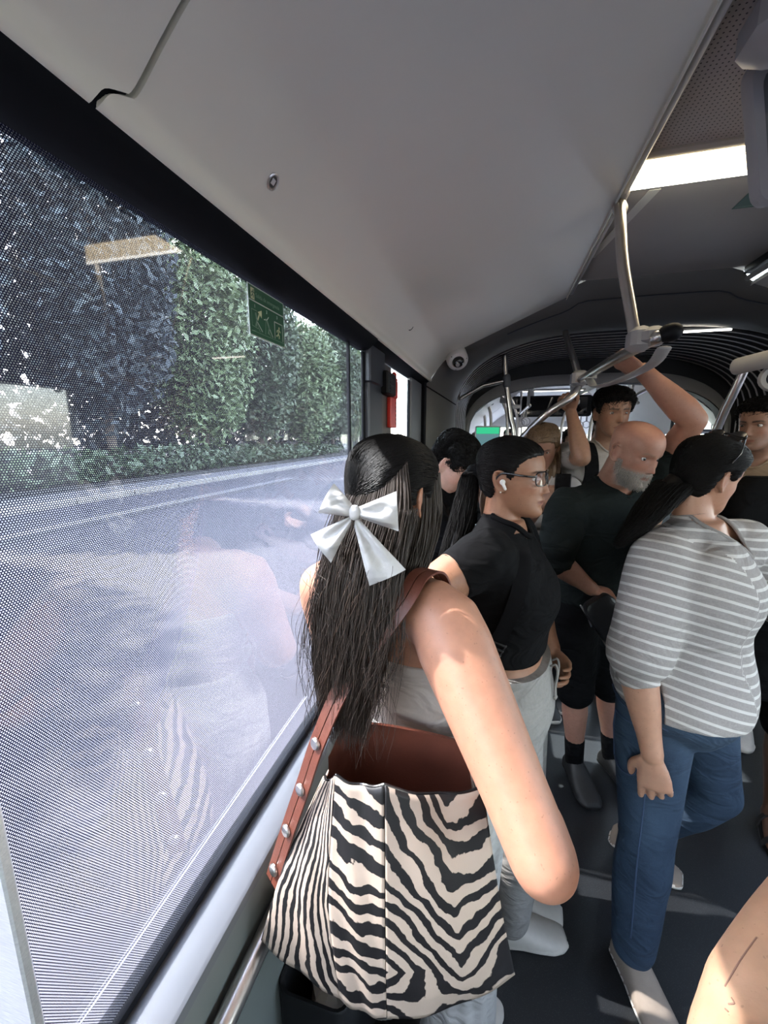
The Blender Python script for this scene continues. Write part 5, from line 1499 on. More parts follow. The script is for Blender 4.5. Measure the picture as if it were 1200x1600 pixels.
# wide pleated trousers
b = MB(); b.loft(bw.torso(-.2, .34, .012, 10, 48))
for k in 'RL': bw.leg_tubes(b, k, .026, 1.96, .035)
v, f = b.arrays(); v, q, ed = remesh(v, f, .007); v = lap(v, ed, 5, 1, .6); n = normals(v, q)
r = v - bw.pel; ang = np.arctan2(r[:, 0], r[:, 1]); low = np.clip((.82 - v[:, 2]) / .1, 0, 1)
v = v + n * (low * .007 * (np.abs(((ang * 16 / 3.1416) % 1) - .5) * 2))[:, None]
o = mk('trousers', v, q, C_PALE); rebase(o, bw.root)
for k in 'RL': bw.shoe(k, SH_WHITE, SH_SOLE)
# hair: crown combed back to the bow, then a long loose fall down the back
hb = Hair(bw, hairline, lambda l: 11 + 5 * (l[:, 1] < -20), 3, .0012)
tie_l = V(-.22, -.95, -.10)
hb.tie(2800, tie_l, 14, .0010, lambda l: l[:, 2] > -42, .0012, .07)
# centre parting: a pale line left open by a fine ridge of scalp
fall = [(-0.192, 0.715, 1.575, .050, .010, 22), (-0.196, 0.684, 1.51, .070, .020, 20), (-0.204, 0.655, 1.45, .078, .032, 18), (-0.213, 0.632, 1.385, .080, .034, 16), (-0.222, 0.618, 1.31, .080, .030, 14), (-0.228, 0.606, 1.23, .070, .028, 12), (-0.230, 0.600, 1.16, .055, .026, 12), (-0.232, 0.596, 1.09, .045, .024, 12)]
Rg = []
for (x, y, z, a, d, an) in cr(fall[:7], 18):
    t = np.arange(24) * 2 * math.pi / 24; A = math.radians(an); sd = V(math.cos(A), -math.sin(A), 0); dp = V(math.sin(A), math.cos(A), 0)
    k = .80 if z > 1.2 else .62
    Rg.append(V(x, y, z) + np.outer(np.cos(t) * a * k, sd) + np.outer(np.sin(t) * d * k, dp))
hb.build(H_DARK)
hb.V, hb.F, hb.q, hb.n = [], [], [], 0
bb = MB().loft(np.array(Rg)); hb.solid(bb)
hb.hang(fall, 2300, .00085, 26, wave=.006, tmax=(.72, 1.0))
wide = [(-0.200, 0.68, 1.50, .090, .03, 20), (-0.215, 0.635, 1.40, .092, .035, 18), (-0.225, 0.612, 1.29, .098, .035, 14), (-0.232, 0.600, 1.18, .085, .035, 12), (-0.235, 0.592, 1.08, .075, .035, 12)]
hb.hang(wide, 420, .0006, 26, wave=.016, tmax=(.6, 1.0))
# hair falling forward on the right side of the head, in front of the ear
side_r = [(-0.126, 0.80, 1.545, .016, .045, 20), (-0.120, 0.770, 1.47, .018, .05, 20), (-0.130, 0.738, 1.41, .024, .045, 20), (-0.146, 0.700, 1.36, .026, .035, 20), (-0.165, 0.660, 1.31, .016, .016, 20)]
Rg = []
for (x, y, z, a, d, an) in cr(side_r, 12):
    t = np.arange(18) * 2 * math.pi / 18; A = math.radians(an); sd = V(math.cos(A), -math.sin(A), 0); dp = V(math.sin(A), math.cos(A), 0)
    Rg.append(V(x, y, z) + np.outer(np.cos(t) * a * .8, sd) + np.outer(np.sin(t) * d * .8, dp))
hb.solid(MB().loft(np.array(Rg)))
hb.hang(side_r, 700, .0009, 18, wave=.004, tmax=(.7, 1.0))
hb.build(H_BROWN, name='long_hair')  # fall browner than the crown: sunlight put into its colour
# flyaway strands, with sunlight put into their paler brown
fg = np.random.default_rng(4); n = 110; P = np.zeros((n, 16, 3))
for i in range(n):
    z0 = fg.uniform(1.20, 1.42); x0 = fg.uniform(-.30, -.14); a = fg.uniform(0, 6.28); L = fg.uniform(.06, .17)
    for j, t in enumerate(np.linspace(0, 1, 16)):
        P[i, j] = (x0 + .012 * math.sin(a + 5 * t) + .02 * (t if a > 3 else -t), .60 - .018 * math.sin(2 * t + a) - .01, z0 - L * t + .015 * math.sin(3 * t + a))
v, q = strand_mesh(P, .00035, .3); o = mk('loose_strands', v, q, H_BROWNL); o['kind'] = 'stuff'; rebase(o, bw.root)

# white bow
BK = V(-0.207, 0.598, 1.500); er = nrm(V(.965, .20, 0)); eu = nrm(V(-.02, .16, .985)); en = np.cross(er, eu)
C_BOW = heather('white_bow_cotton', (0.4408, 0.4294, 0.4256), vary=.03)
bow = empty('hair_bow', tuple(BK), 'large white fabric bow tied at the back of the dark hair', 'bow')
SC = .00101
def bp(u, v, h=0): return BK + er * ((u - 568) * SC) + eu * ((793 - v) * SC) + en * h
def bow_patch(name, c00, c10, c11, c01, bulge, folds, thick, curl=0.0, n=26, side=1):
    """patch from the knot edge (c00-c01) to the free edge (c10-c11); pixel-sized design units"""
    A = np.zeros((n, n, 3)); B = np.zeros((n, n, 3)); W = WNoise(len(name) + int(c10[0]), 10, 20, 60)
    for i, s in enumerate(np.linspace(0, 1, n)):
        for j, t in enumerate(np.linspace(0, 1, n)):
            a = V(*c00) * (1 - s) + V(*c10) * s; d = V(*c01) * (1 - s) + V(*c11) * s; p = a * (1 - t) + d * t
            h = bulge * math.sin(math.pi * t) * math.sin(math.pi * (.12 + .80 * s)) + folds * (1 - s) ** 1.2 * s * 4 * math.sin(t * 3.1416 * 3.0 + .6) + .004 * math.sin(6 * s + 5 * t) * s + curl * s * s
            A[i, j] = bp(p[0], p[1], h + thick / 2 + .004); B[i, j] = bp(p[0], p[1], (h if thick < .004 else -h * .6 + curl * s * s * 1.6) - thick / 2 + .004)
    b = MB(); idx = np.arange(n * n).reshape(n, n)
    f = [(idx[i, j], idx[i + 1, j], idx[i + 1, j + 1], idx[i, j + 1]) for i in range(n - 1) for j in range(n - 1)]
    m = n * n; f += [tuple(m + k for k in q[::-1]) for q in f]
    for e in (idx[0], idx[-1], idx[:, 0], idx[:, -1]):
        f += [(e[k], e[k + 1], m + e[k + 1], m + e[k]) for k in range(n - 1)]
    b.add(np.concatenate([A.reshape(-1, 3), B.reshape(-1, 3)]), f); o = b.build(name, C_BOW, bow); return o
bow_patch('tail', (563, 797), (496, 828), (529, 873), (562, 810), .010, .006, .0016, -.012)
bow_patch('tail', (570, 797), (648, 880), (592, 907), (567, 814), .010, .007, .0016, -.004)
bow_patch('loop', (567, 785), (535, 748), (511, 793), (563, 799), .016, .006, .010, .004)
bow_patch('loop', (572, 784), (631, 759), (636, 820), (574, 800), .016, .006, .010, .006)
b = MB(); b.ball(bp(568.5, 792, .014), (.0095, .0065, .0122), 18, 12, np.stack([er, en, eu], 1)); b.build('knot', C_BOW, bow)

# ================================================================== woman with glasses
gw = Person('person', 'woman in profile with black glasses, ponytail, black cropped tee and grey sweatpants', 1.625,
            (0.075, 1.175, 0.86), (0.035, 1.165, 1.375), 103, 'f', 1.14, head=(0.048, 1.175, 1.505), hyaw=108, hpitch=-2,
            shoulders={'R': (-0.005, 1.045, 1.318), 'L': (0.06, 1.33, 1.32)},
            arms={'R': dict(elbow=(-0.190, 0.885, 1.225), wrist=(-0.355, 1.02, 1.13), dir=(-.6, .6, -.1), palm=(.5, .5, -.5), curl=.7),
                  'L': dict(elbow=(0.14, 1.42, 1.08), wrist=(0.20, 1.30, .95), dir=(.4, -.6, -.3), palm=(-.5, -.5, 0), curl=.5)},
            legs={'R': dict(knee=(0.115, 1.115, .47), ankle=(0.115, 1.13, .075), foot=75), 'L': dict(knee=(0.14, 1.26, .47), ankle=(0.11, 1.25, .075), foot=95)},
            tone=(0.264, 0.132, 0.08), voxel=.0036, armg=1.28, seed=2, face=dict(brow=(.02, .012, .01), browa=.75, lash=True, lip=(.19, .07, .055), gaze=(.1, 0)))
gw.body(); gw.eyes((.03, .015, .008))
gw_tee = gw.shirt(C_BLACK, hem=.30, top=.955, sleeve={'R': .13, 'L': .4}, ease=.011, sl_ease=.010, flare=.0, sl_flare=.006, vox=.0055, fit=.005, wr=.008, wscale=(9, 26), neck=dict(front=.068, side=.066, back=.056, rib=.0085, even=9))
sw = gw.trousers(C_GREYSWEAT, waist=.245, ease=.016, leg_ease=.024, flare=.008, length=1.93, vox=.0065, wr=.006, wscale=(7, 24), name='sweatpants')
b = MB()
R_ = gw.torso(.185, .255, .021, 5, 48); b.loft(R_); b.build('waistband', C_GREYSWEAT, gw.root)
b = MB()
for dy in (0, .018):
    p0 = gw.center(.22) + gw.Fl * (.118 + .012) * 1.0 - gw.Rl * (-.01 + dy * 2)
    b.tube(cr([p0 + V(0, 0, .01), p0 + gw.Fl * .012 + V(0, 0, .016), p0 + gw.Fl * .018 - V(0, 0, .01), p0 + gw.Fl * .014 - V(0, 0, .05 + dy), p0 + gw.Fl * .016 - V(0, 0, .08 + dy)], 16), .0033, 7)
    b.ball(p0 + gw.Fl * .016 - V(0, 0, .084 + dy), .006, 8, 6)
b.build('drawstring', C_GREYSWEAT, gw.root)
for k in 'RL': gw.shoe(k, SH_WHITE, SH_SOLE)
hg = Hair(gw, hairline, lambda l: 6.5, 4, .0006)
hg.tie(1500, (0, -.98, .10), 12, .0009, None, .0006, .04)
tie = hg.surf(np.array([nrm(V(0, -.98, .10))]), .004)[0]; tb = -gw.HR[:, 1]
pony = [(*tie, .018, .018, 0), (*(tie + tb * .022 + V(0, 0, -.012)), .024, .024, 0), (*(tie + tb * .030 + V(0, -.015, -.07)), .028, .026, 0), (*(tie + tb * .042 + V(.0, -.05, -.15)), .032, .026, 0), (*(tie + tb * .062 + V(.0, -.10, -.23)), .028, .022, 0), (*(tie + tb * .085 + V(.0, -.14, -.31)), .014, .012, 0)]
pts = cr([p[:3] for p in pony], 18); rr = cr([[p[3], p[4]] for p in pony], 18) * .8
hg.solid(MB().tube(pts, [tuple(r) for r in rr], 16)); hg.hang(pony, 1800, .0009, 20, wave=.010, tmax=(.7, 1.0))
hg.build(H_DARK)
b = MB().tube([tie + tb * -.004, tie + tb * .012], [.021, .021], 14); b.build('hair_tie', C_BLACK, gw.root)
# spectacles
def spectacles(p, name, label, lens=LENS, frame=GLASSF, w=26, h=19, yf=101, zc=1, thick=1.7, tilt=0.0):
    L = lambda x, y, z: p.hc + p.HR @ (V(x, y, z) / 1000 * p.hs)
    o = empty(name, tuple(p.hc), label, 'glasses')
    def loop(sx, k=28):
        out = []
        for t in np.arange(k) * 2 * math.pi / k:
            e = .55
            cx = np.sign(math.cos(t)) * abs(math.cos(t)) ** e * w; cz = np.sign(math.sin(t)) * abs(math.sin(t)) ** e * h
            out.append(L(sx * (34 + cx * 1.0), yf - .0055 * (34 + cx) ** 2 * .9, zc + cz + (1.5 if cz > 0 else 0)))
        return out
    b = MB()
    for sx in (-1, 1):
        l = loop(sx); b.tube(l + [l[0], l[1]], thick / 1000, 8, rnd_=False)
    b.tube(cr([L(-9, yf, zc + 5), L(0, yf + 3, zc + 8), L(9, yf, zc + 5)], 8), .0019, 8)
    b.build('frame', frame, o)
    for sx in (-1, 1):
        l = np.array(loop(sx)); b = MB(); c = l.mean(0); b.add(np.vstack([l, c]), [(i, (i + 1) % len(l), len(l)) for i in range(len(l))]); b.build('lens', lens, o, smooth=False)
        b = MB(); b.tube(cr([L(sx * 59, yf - 19, zc + 8), L(sx * 66, yf - 30, zc + 9), L(sx * 76, 50, zc + 12), L(sx * 79, 0, zc + 18), L(sx * 78, -18, zc + 10), L(sx * 77, -28, zc - 8)], 20), [(.0026, .0016)] * 20, 8, side=(0, 0, 1)); b.build('temple', frame, o)
    return o
spectacles(gw, 'spectacles', 'black rectangular spectacles worn by the woman with the ponytail')
eb = empty('earbud', tuple(gw.hc), 'white wireless earbud in the ear of the woman with glasses', 'earbud')
e0 = gw.hc + gw.HR @ (V(.0790, -.004, -.006) * gw.hs); sd = gw.HR[:, 0]
b = MB(); b.ball(e0, (.0075, .0075, .0075), 12, 8); b.tube([e0 + sd * .003, e0 + sd * .005 + gw.HR @ V(0, .009, -.017)], [.0045, .0035], 10); b.build('shell', M['whiteplastic'], eb)
er_ = empty('ear_stud', tuple(gw.hc), 'tiny bright stud in the ear lobe of the woman with glasses', 'earring')
MB().ball(gw.hc + gw.HR @ (V(.083, -.008, -.035) * gw.hs), .0022, 8, 6).build('stud', M['steel'], er_)
# black shoulder bag whose strap crosses her side
sb = empty('shoulder_bag', (0.0, 1.0, 1.1), 'black bag strap with plastic buckle across the side of the woman with glasses', 'bag')
bpy.context.view_layer.update()
ttr = BVHTree.FromObject(gw_tee, bpy.context.evaluated_depsgraph_get()); ti = gw_tee.matrix_world.inverted()
sp, nv = [(0.035, 1.265, 1.40), (0.060, 1.16, 1.412)], [V(0, .3, 1), V(.1, -.2, 1)]
for q_ in cr([(.078, .6, 1.368), (.080, .6, 1.30), (.058, .6, 1.20), (.030, .6, 1.11), (.004, .6, 1.035)], 16):
    h_ = ttr.ray_cast(ti @ Vector(q_), Vector((0, 1, 0)), 2)
    if h_[0] is not None: sp.append(np.array(gw_tee.matrix_world @ h_[0]) + V(0, -.004, 0)); nv.append(V(.1, -1, .1))
sp += [sp[-1] + V(-.012, -.004, -.045), sp[-1] + V(-.03, -.006, -.10)]; nv += [V(.1, -1, .1)] * 2
sp = np.array(sp); sp[2:] = sp[2:] * .5 + .25 * (np.vstack([sp[1:2], sp[2:-1]]) + np.vstack([sp[3:], sp[-1:]])); sp[2:, 1] -= .004
ribbon(MB(), sp, .036, .003, np.array(nv), 60).build('strap', STRAP_BLACK, sb)
b = MB(); P = cr(sp, 60); c = P[45]; t = nrm(P[47] - P[43]); q = nrm(V(.1, -1, .1) - t * (V(.1, -1, .1) @ t)); s_ = np.cross(t, q)
for k in (-.024, -.006, .012): b.tube([c + t * k - s_ * .021 + q * .004, c + t * k + s_ * .021 + q * .004], .0035, 6)
for sg in (-1, 1): b.tube([c - t * .026 + s_ * sg * .021 + q * .004, c + t * .016 + s_ * sg * .021 + q * .004], .003, 6)
b.build('buckle', GLASSF, sb)
b = MB().box(-.075, .03, .955, .995, .66, .955, .016); b.build('pouch', STRAP_BLACK, sb)

# ================================================================== bald man with a grey beard
bm = Person('person', 'bald man with grey beard, dark green tee and black shorts, arm raised to the rail', 1.72,
            (0.42, 1.88, 0.90), (0.455, 1.80, 1.425), 147, 'm', 1.06, head=(0.492, 1.705, 1.555), hyaw=146, hpitch=16, hroll=-4,
            shoulders={'R': (0.290, 1.705, 1.355), 'L': (0.635, 1.915, 1.455)},
            arms={'R': dict(elbow=(0.235, 1.62, 1.155), wrist=(0.385, 1.665, 1.035), dir=(.85, .25, -.25), palm=(.3, .3, -.85), curl=.55),
                  'L': dict(elbow=(0.672, 1.715, 1.672), wrist=(0.487, 1.690, 1.842), dir=(-.80, .0, .42), palm=(-.2, .45, .8), curl=.95)},
            legs={'R': dict(knee=(0.40, 1.84, .48), ankle=(0.44, 1.90, .085), foot=165), 'L': dict(knee=(0.56, 1.93, .48), ankle=(0.62, 1.98, .085), foot=150)},
            tone=(0.344, 0.172, 0.12), voxel=.0038, armg=1.1, seed=3, face=dict(brow=(.22, .17, .13), browa=.5, stubble=((.40, .35, .31), .9), scalp=((.38, .16, .11), .35), gaze=(.1, -.2)))
bm.body(); bm.eyes((.06, .07, .07))
bm.shirt(C_DKGREEN, hem=.03, top=.965, sleeve={'R': .80, 'L': .30}, ease=.018, sl_ease=.020, flare=.01, sl_flare=.012, vox=.006, fit=.006, wr=.009, wscale=(6, 22), neck=dict(front=.074, side=.076, back=.060))
bm.trousers(C_BLACKSHORT, waist=.1, ease=.020, length=.98, leg_ease=.030, vox=.008, wr=.006, name='shorts')
for k in 'RL':
    L_ = bm.legs[k]; b = MB(); d = L_['knee'] - L_['ankle']; b.tube([L_['ankle'] - V(0, 0, .02), L_['ankle'] + nrm(d) * .13], [.040, .044], 16); b.build('sock', C_BLACK, bm.root)
    bm.shoe(k, SH_BLACK, SH_BLACK)
def face_hair(p, cond, n, L, m_, rad=.0006, down=.8, seed=0):
    g = np.random.default_rng(seed); w = p.head_world(); tree_ = BVHTree.FromPolygons([tuple(x) for x in w[:HEAD_N]], [q for q in HF if max(q) < HEAD_N])
    out = []
    c = p.hc + p.HR @ (V(0, 0, -.04) * p.hs)
    while len(out) < n:
        d = g.normal(size=3); d /= np.linalg.norm(d); h = tree_.ray_cast(Vector(c), Vector(p.HR @ d), .3)
        if h[0] is None: continue
        l = p.local(np.array(h[0])[None])[0] * 1000
        if not cond(l): continue
        o_ = p.HR @ d; dn_ = -p.HR[:, 2]
        LL = L * g.uniform(.6, 1.3); r = g.normal(size=3) * .25
        pts = [np.array(h[0]) + (o_ * (1 - down * t) + dn_ * down * t + r * t) * LL * t for t in (0, .5, 1)]
        out.append(pts)
    v, q = strand_mesh(np.array(out), rad, .4); o = mk('beard', v, q, m_); o['kind'] = 'stuff'; rebase(o, p.root)
def beard_zone(l):
    x, y, z = l; ax = abs(x)
    if abs(z + 68) < 6 and ax < 22 and y > 60: return False
    if z < -50 - .25 * max(0, 30 - ax) and y > -5 and z > -119: return True
    return (ax < 28 and -62 < z < -50 and y > 70) or (ax > 55 and -50 < z < -18 and -2 < y < 22)
face_hair(bm, beard_zone, 2600, .011, H_BEARD, .0007, .7, 5)
# clutch in his hand
cl = empty('clutch_pouch', (0.44, 1.66, 0.95), 'black zipped pouch with a steel zip held at the hip of the bald man', 'pouch')
b = MB(); cc = V(0.450, 1.640, 0.925); e1_ = nrm(V(.55, .1, -.8)); e2_ = nrm(V(.8, .25, .55)); e3_ = np.cross(e1_, e2_)
R_ = []
for h, k in ((-.024, .86), (-.018, .97), (0, 1), (.018, .97), (.024, .86)):
    R_.append([cc + e1_ * (a * .105 * k) + e2_ * (c_ * .062 * k) + e3_ * h for a, c_ in [(math.copysign(abs(math.cos(t)) ** .45, math.cos(t)), math.copysign(abs(math.sin(t)) ** .45, math.sin(t))) for t in np.arange(28) * 2 * math.pi / 28]])
b.loft(np.array(R_)); b.build('body', mat('black_grain_leather', (0.01064, 0.01064, 0.01216), .3, vary=.3, scale=60, bump=.3, bscale=200), cl)
b = MB().tube([cc + e1_ * -.10 - e2_ * .056 - e3_ * .012, cc + e1_ * .095 - e2_ * .058 - e3_ * .012], .0035, 8); b.tube([cc - e1_ * .03 - e2_ * .06 - e3_ * .014, cc + e1_ * .0 - e2_ * .064 - e3_ * .02], .003, 6); b.build('zip', M['steel'], cl)

# ================================================================== woman in the striped tee
sw_ = Person('person', 'woman in a grey and white striped tee and blue jeans, dark hair, seen from behind', 1.635,
             (0.575, 1.345, 0.86), (0.60, 1.39, 1.362), 104, 'f', 1.30, belly=.045, head=(0.605, 1.41, 1.500), hyaw=66, hpitch=10, hroll=6, twist=10,
             shoulders={'R': (0.470, 1.265, 1.288), 'L': (0.775, 1.545, 1.285)},
             arms={'R': dict(elbow=(0.405, 1.185, 1.000), wrist=(0.450, 1.125, 0.770), dir=(.14, -.10, -1), palm=(.35, .9, 0), curls=[.22, .32, .40, .48], curl=.4, thumb=.3, scale=1.18),
                   'L': dict(elbow=(0.98, 1.58, 1.05), wrist=(1.06, 1.44, .98), dir=(.5, -.7, 0), palm=(-.4, -.3, -.7), curl=.5)},
             legs={'R': dict(hip=(0.50, 1.275, .84), knee=(0.478, 1.165, .465), ankle=(0.470, 1.135, .085), foot=160), 'L': dict(hip=(0.64, 1.41, .84), knee=(0.755, 1.395, .47), ankle=(0.575, 1.535, .10), foot=112, fpitch=8)},
             tone=(0.328, 0.172, 0.112), voxel=.0042, armg=1.12, legg=1.16, seed=4, face=dict(brow=(.02, .013, .01)))
sw_.body(); sw_.eyes()
sw_.shirt(C_STRIPE, hem=-.02, top=.95, sleeve=.90, ease=.022, sl_ease=.030, flare=.0, sl_flare=.016, vox=.0058, fit=.006, wr=.007, wscale=(6, 20), stripe=True, smooth=4, neck=dict(front=.125, side=.088, back=.062, vee=True, rib=.005, mat=C_GREYRIB))
jn = sw_.trousers(C_DENIM, waist=.15, ease=.012, leg_ease=.012, length=1.93, flare=.012, vox=.006, wr=.005, wscale=(8, 26), name='jeans')
for k in 'RL': sw_.shoe(k, SH_BEIGE, SH_SOLE, lace=SH_WHITE)
hs_ = Hair(sw_, lambda l: hairline(l, 3), lambda l: 13, 8, .001)
td_ = (-.10, -.93, -.36)
td_ = (-.12, -.90, -.42)
hs_.tie(1600, td_, 12, .001, None, .001, .06)
tie = hs_.surf(np.array([nrm(V(*td_))]), .004)[0]; tb = -sw_.HR[:, 1]
pony = [(*(tie - tb * .03), .050, .045, 30), (0.525, 1.395, 1.482, .058, .048, 30), (0.478, 1.362, 1.435, .050, .042, 30), (0.440, 1.330, 1.395, .040, .034, 30), (0.395, 1.300, 1.350, .026, .022, 30), (0.352, 1.270, 1.305, .008, .008, 30)]
pts = cr([p[:3] for p in pony], 18); rr = cr([[p[3], p[4]] for p in pony], 18) * .66
hs_.solid(MB().tube(pts, [tuple(r) for r in rr], 16)); hs_.hang(pony, 2200, .0010, 18, wave=.009, tmax=(.72, 1.0)); hs_.build(H_DARK)
# jeans details laid on the denim: back pocket, waistband, side seam
def on_mesh(o, p, d, off=.002):
    t = BVHTree.FromObject(o, bpy.context.evaluated_depsgraph_get())
    inv = o.matrix_world.inverted()
    h = t.ray_cast(inv @ Vector(p), Vector(d), 2.0)
    return np.array(o.matrix_world @ h[0]) + np.array(h[1]) * off if h[0] is not None else None
def drape(o, pts, d, name, m, r=.0022, n=40, off=.001, parent=None, sub=None):
    bpy.context.view_layer.update()
    t = BVHTree.FromObject(o, bpy.context.evaluated_depsgraph_get()); out = []; inv = o.matrix_world.inverted()
    for p in cr(pts, n):
        h = t.ray_cast(inv @ Vector(p), Vector(d), 1.0)
        if h[0] is not None: out.append(np.array(o.matrix_world @ h[0]) + np.array(h[1]) * off)
    if len(out) > 3:
        b = MB().tube(np.array(out), r, 6); x = b.build(name, m, None); rebase(x, parent); return x
SEAM = mat('denim_stitch', (0.0228, 0.0418, 0.0836), .9)
drape(jn, [(.30, 1.08, .835), (.37, 1.02, .84), (.43, 1.0, .835)], (.35, .9, 0), 'stitched_seam', SEAM, .0022, 30, parent=sw_.root)
pk = [(.315, 1.06, .80), (.375, 1.02, .80), (.380, 1.02, .71), (.365, 1.02, .665), (.33, 1.04, .655), (.315, 1.06, .68), (.315, 1.06, .80)]
drape(jn, pk, (.35, .9, 0), 'pocket_seam', SEAM, .0026, 70, parent=sw_.root)
drape(jn, [(.435, .95, .80), (.43, .95, .6), (.425, .95, .4), (.43, .95, .2)], (.1, 1, 0), 'stitched_seam', SEAM, .002, 40, parent=sw_.root)
# sunglasses pushed up into her hair
sg_ = empty('sunglasses', (0.67, 1.42, 1.63), 'black sunglasses pushed up on the hair of the striped-tee woman', 'glasses')
L_ = lambda x, y, z: sw_.hc + sw_.HR @ (V(x, y, z) / 1000)
b = MB()
for sx in (-1, 1):
    ang = np.arange(20) * 2 * math.pi / 20
    b.loft(np.array([[L_(sx * 33 + 27 * k * math.cos(t), 8 + h + 10 * math.sin(t), 122 + 18 * k * math.sin(t)) for t in ang] for h, k in ((-2, .9), (0, 1), (3, .95))]))
b.tube([L_(-62, 6, 121), L_(0, 14, 130), L_(62, 6, 121)], .003, 8); b.tube([L_(62, 6, 121), L_(84, -15, 80), L_(84, -30, 50)], .002, 8); b.tube([L_(-62, 6, 121), L_(-84, -15, 80), L_(-84, -30, 50)], .002, 8)
b.build('frame', GLASSF, sg_)
# ================================================================== the other passengers
def sandal(p, k):
    L = p.legs[k]; fr = rot_frame(L['foot']); f, r, u = fr[:, 1], fr[:, 0], fr[:, 2]; a = L['ankle']
    b = MB(); R = []
    for z, g_ in ((-.090, 1.0), (-.080, 1.02), (-.074, .98)):
        R.append([a + u * z + f * (.068 + .135 * math.cos(t) * g_) + r * (.044 + .006 * math.cos(t)) * math.sin(t) * g_ for t in np.arange(24) * .2618])
    R = np.array(R); R[..., 2] = np.maximum(R[..., 2], .001); b.loft(R); b.build('sandal_sole', SH_BLACK, p.root)
    for t in (.03, .125):
        b = MB(); ribbon(b, [a + f * t + r * .047 - u * .074, a + f * t + r * .035 - u * (.015 + t * .25), a + f * t - u * (.0 + t * .27) + u * .012, a + f * t - r * .035 - u * (.015 + t * .25), a + f * t - r * .047 - u * .074], .024, .004, [r, r + u, u, u - r, -r], 20); b.build('sandal_strap', SH_BLACK, p.root)
def simple(name, label, h, x, y, yaw, sex, hairkind, shirt_m, leg_m, tone, seed, head=None, hyaw=None, hpitch=0, hroll=0, arms=None, vox=.007, sleeve=.6, legs=None, shorts=False, face=None, girth=1.0, group=None, eyes=True, neck=None, shirt=True, shoes=SH_BLACK):
    p = Person(name, label, h, (x, y, .53 * h), neck if neck is not None else (x, y, .835 * h), yaw, sex, girth, head=head, hyaw=hyaw, hpitch=hpitch, hroll=hroll, arms=arms, legs=legs, tone=tone, voxel=vox, seed=seed, face=face, group=group)
    p.body()
    if eyes: p.eyes()
    if shirt: p.shirt(shirt_m, hem=.02, top=.955, sleeve=sleeve, ease=.016, sl_ease=.016, sl_flare=.01, vox=max(.007, vox), fit=.006 if vox < .008 else None, wr=.007, wscale=(6, 22), neck=dict(front=.072, side=.073, back=.057))
    p.trousers(leg_m, waist=.1, ease=.014, length=.95 if shorts else 1.92, leg_ease=.02, vox=.009, name='shorts' if shorts else 'trousers')
    for k in 'RL': p.shoe(k, shoes, SH_SOLE) if shoes is not None else sandal(p, k)
    if hairkind: hairkind(p)
    return p
def hair_fringe(m, n=1500, L=.045, thick=14, front=True):
    def f(p):
        h = Hair(p, lambda l: hairline(l) + 6 * (l[:, 1] > 60) * front, lambda l: thick * np.clip((l[:, 2] + 30) / 80, .35, 1) + 3, p.seed, .002)
        h.short(n, lambda l: np.stack([0 * l[:, 0] + .3, np.where(l[:, 1] > 0, 1.0, -.4), -np.clip((60 - l[:, 2]) / 60, 0, 1)], 1), L, 6, .0013, lift=.006, curl=.003)
        h.build(m)
    return f
def hair_messy(m, n=1500):
    def f(p):
        h = Hair(p, hairline, lambda l: 16 * np.clip((l[:, 2] + 20) / 80, .25, 1) + 2, p.seed, .003)
        h.short(n, lambda l: np.stack([np.sin(l[:, 1] * .12), 1.0 + 0 * l[:, 0], np.cos(l[:, 0] * .1)], 1), .05, 7, .0013, lift=.012, curl=.006); h.build(m)
    return f
def hair_long(m, n=900, down=.22):
    def f(p):
        h = Hair(p, hairline, lambda l: 12, p.seed, .002)
        h.tie(n, (0, -.8, -.6), 10, .0012, None, .0012, .5)
        u = p.HR[:, 2]; bk = -p.HR[:, 1]; c = p.hc
        a = math.degrees(math.atan2(p.HR[0, 1], p.HR[1, 1]))
        h.hang([(*(c + bk * .04 + V(0, 0, .05)), .078, .06, a), (*(c + bk * .055 - V(0, 0, .05)), .082, .055, a), (*(c + bk * .07 - V(0, 0, .15)), .085, .04, a), (*(c + bk * .075 - V(0, 0, .15 + down * .6)), .07, .03, a)], n, .0012, 14, wave=.006)
        b = MB(); R = []
        for (t, hw, hd) in ((.04, .065, .05), (-.05, .07, .045), (-.15, .068, .03), (-.15 - down * .4, .05, .02)):
            ang = np.arange(16) * 2 * math.pi / 16
            R.append(c + bk * .055 + V(0, 0, t) + np.outer(np.cos(ang) * hw, p.HR[:, 0]) + np.outer(np.sin(ang) * hd, bk))
        b.loft(np.array(R)); h.solid(b); h.build(m)
    return f
# young man with a fringe, arm up on the curved pole
ym = simple('person', 'tall young man with dark fringe, white tee and black backpack, one arm raised', 1.86, 0.605, 2.56, 172, 'm', hair_fringe(H_DARK, 1700, .05, 16), C_WHITE, C_KHAKI, (0.272, 0.144, 0.092), 21,
    head=(0.598, 2.50, 1.735), hyaw=170, hpitch=2, vox=.0055, neck=(0.60, 2.555, 1.565), face=dict(brow=(.02, .013, .01), browa=.9), sleeve=.5,
    arms={'R': dict(elbow=(0.425, 2.265, 1.505), wrist=(0.372, 2.375, 1.738), dir=(-.12, -.35, .93), palm=(-.25, -.9, -.3), curl=.95),
          'L': dict(elbow=(0.87, 2.52, 1.27), wrist=(0.80, 2.36, 1.10), dir=(-.3, -.8, -.2), palm=(-.6, .2, -.6), curl=.5)})
bk = empty('backpack', (0.62, 2.75, 1.3), 'black backpack with broad straps worn by the young man with a fringe', 'backpack')
b = MB(); b.loft(np.array([[V(0.61, 2.80, z) + V(sx * w * .5, sy * d_ * .5, 0) for sx, sy in ((1, 1), (-1, 1), (-1, -1), (1, -1))] for z, w, d_ in ((1.0, .28, .10), (1.02, .32, .14), (1.35, .32, .15), (1.50, .26, .11), (1.54, .18, .06))])); b.build('pack', C_BLACK, bk)
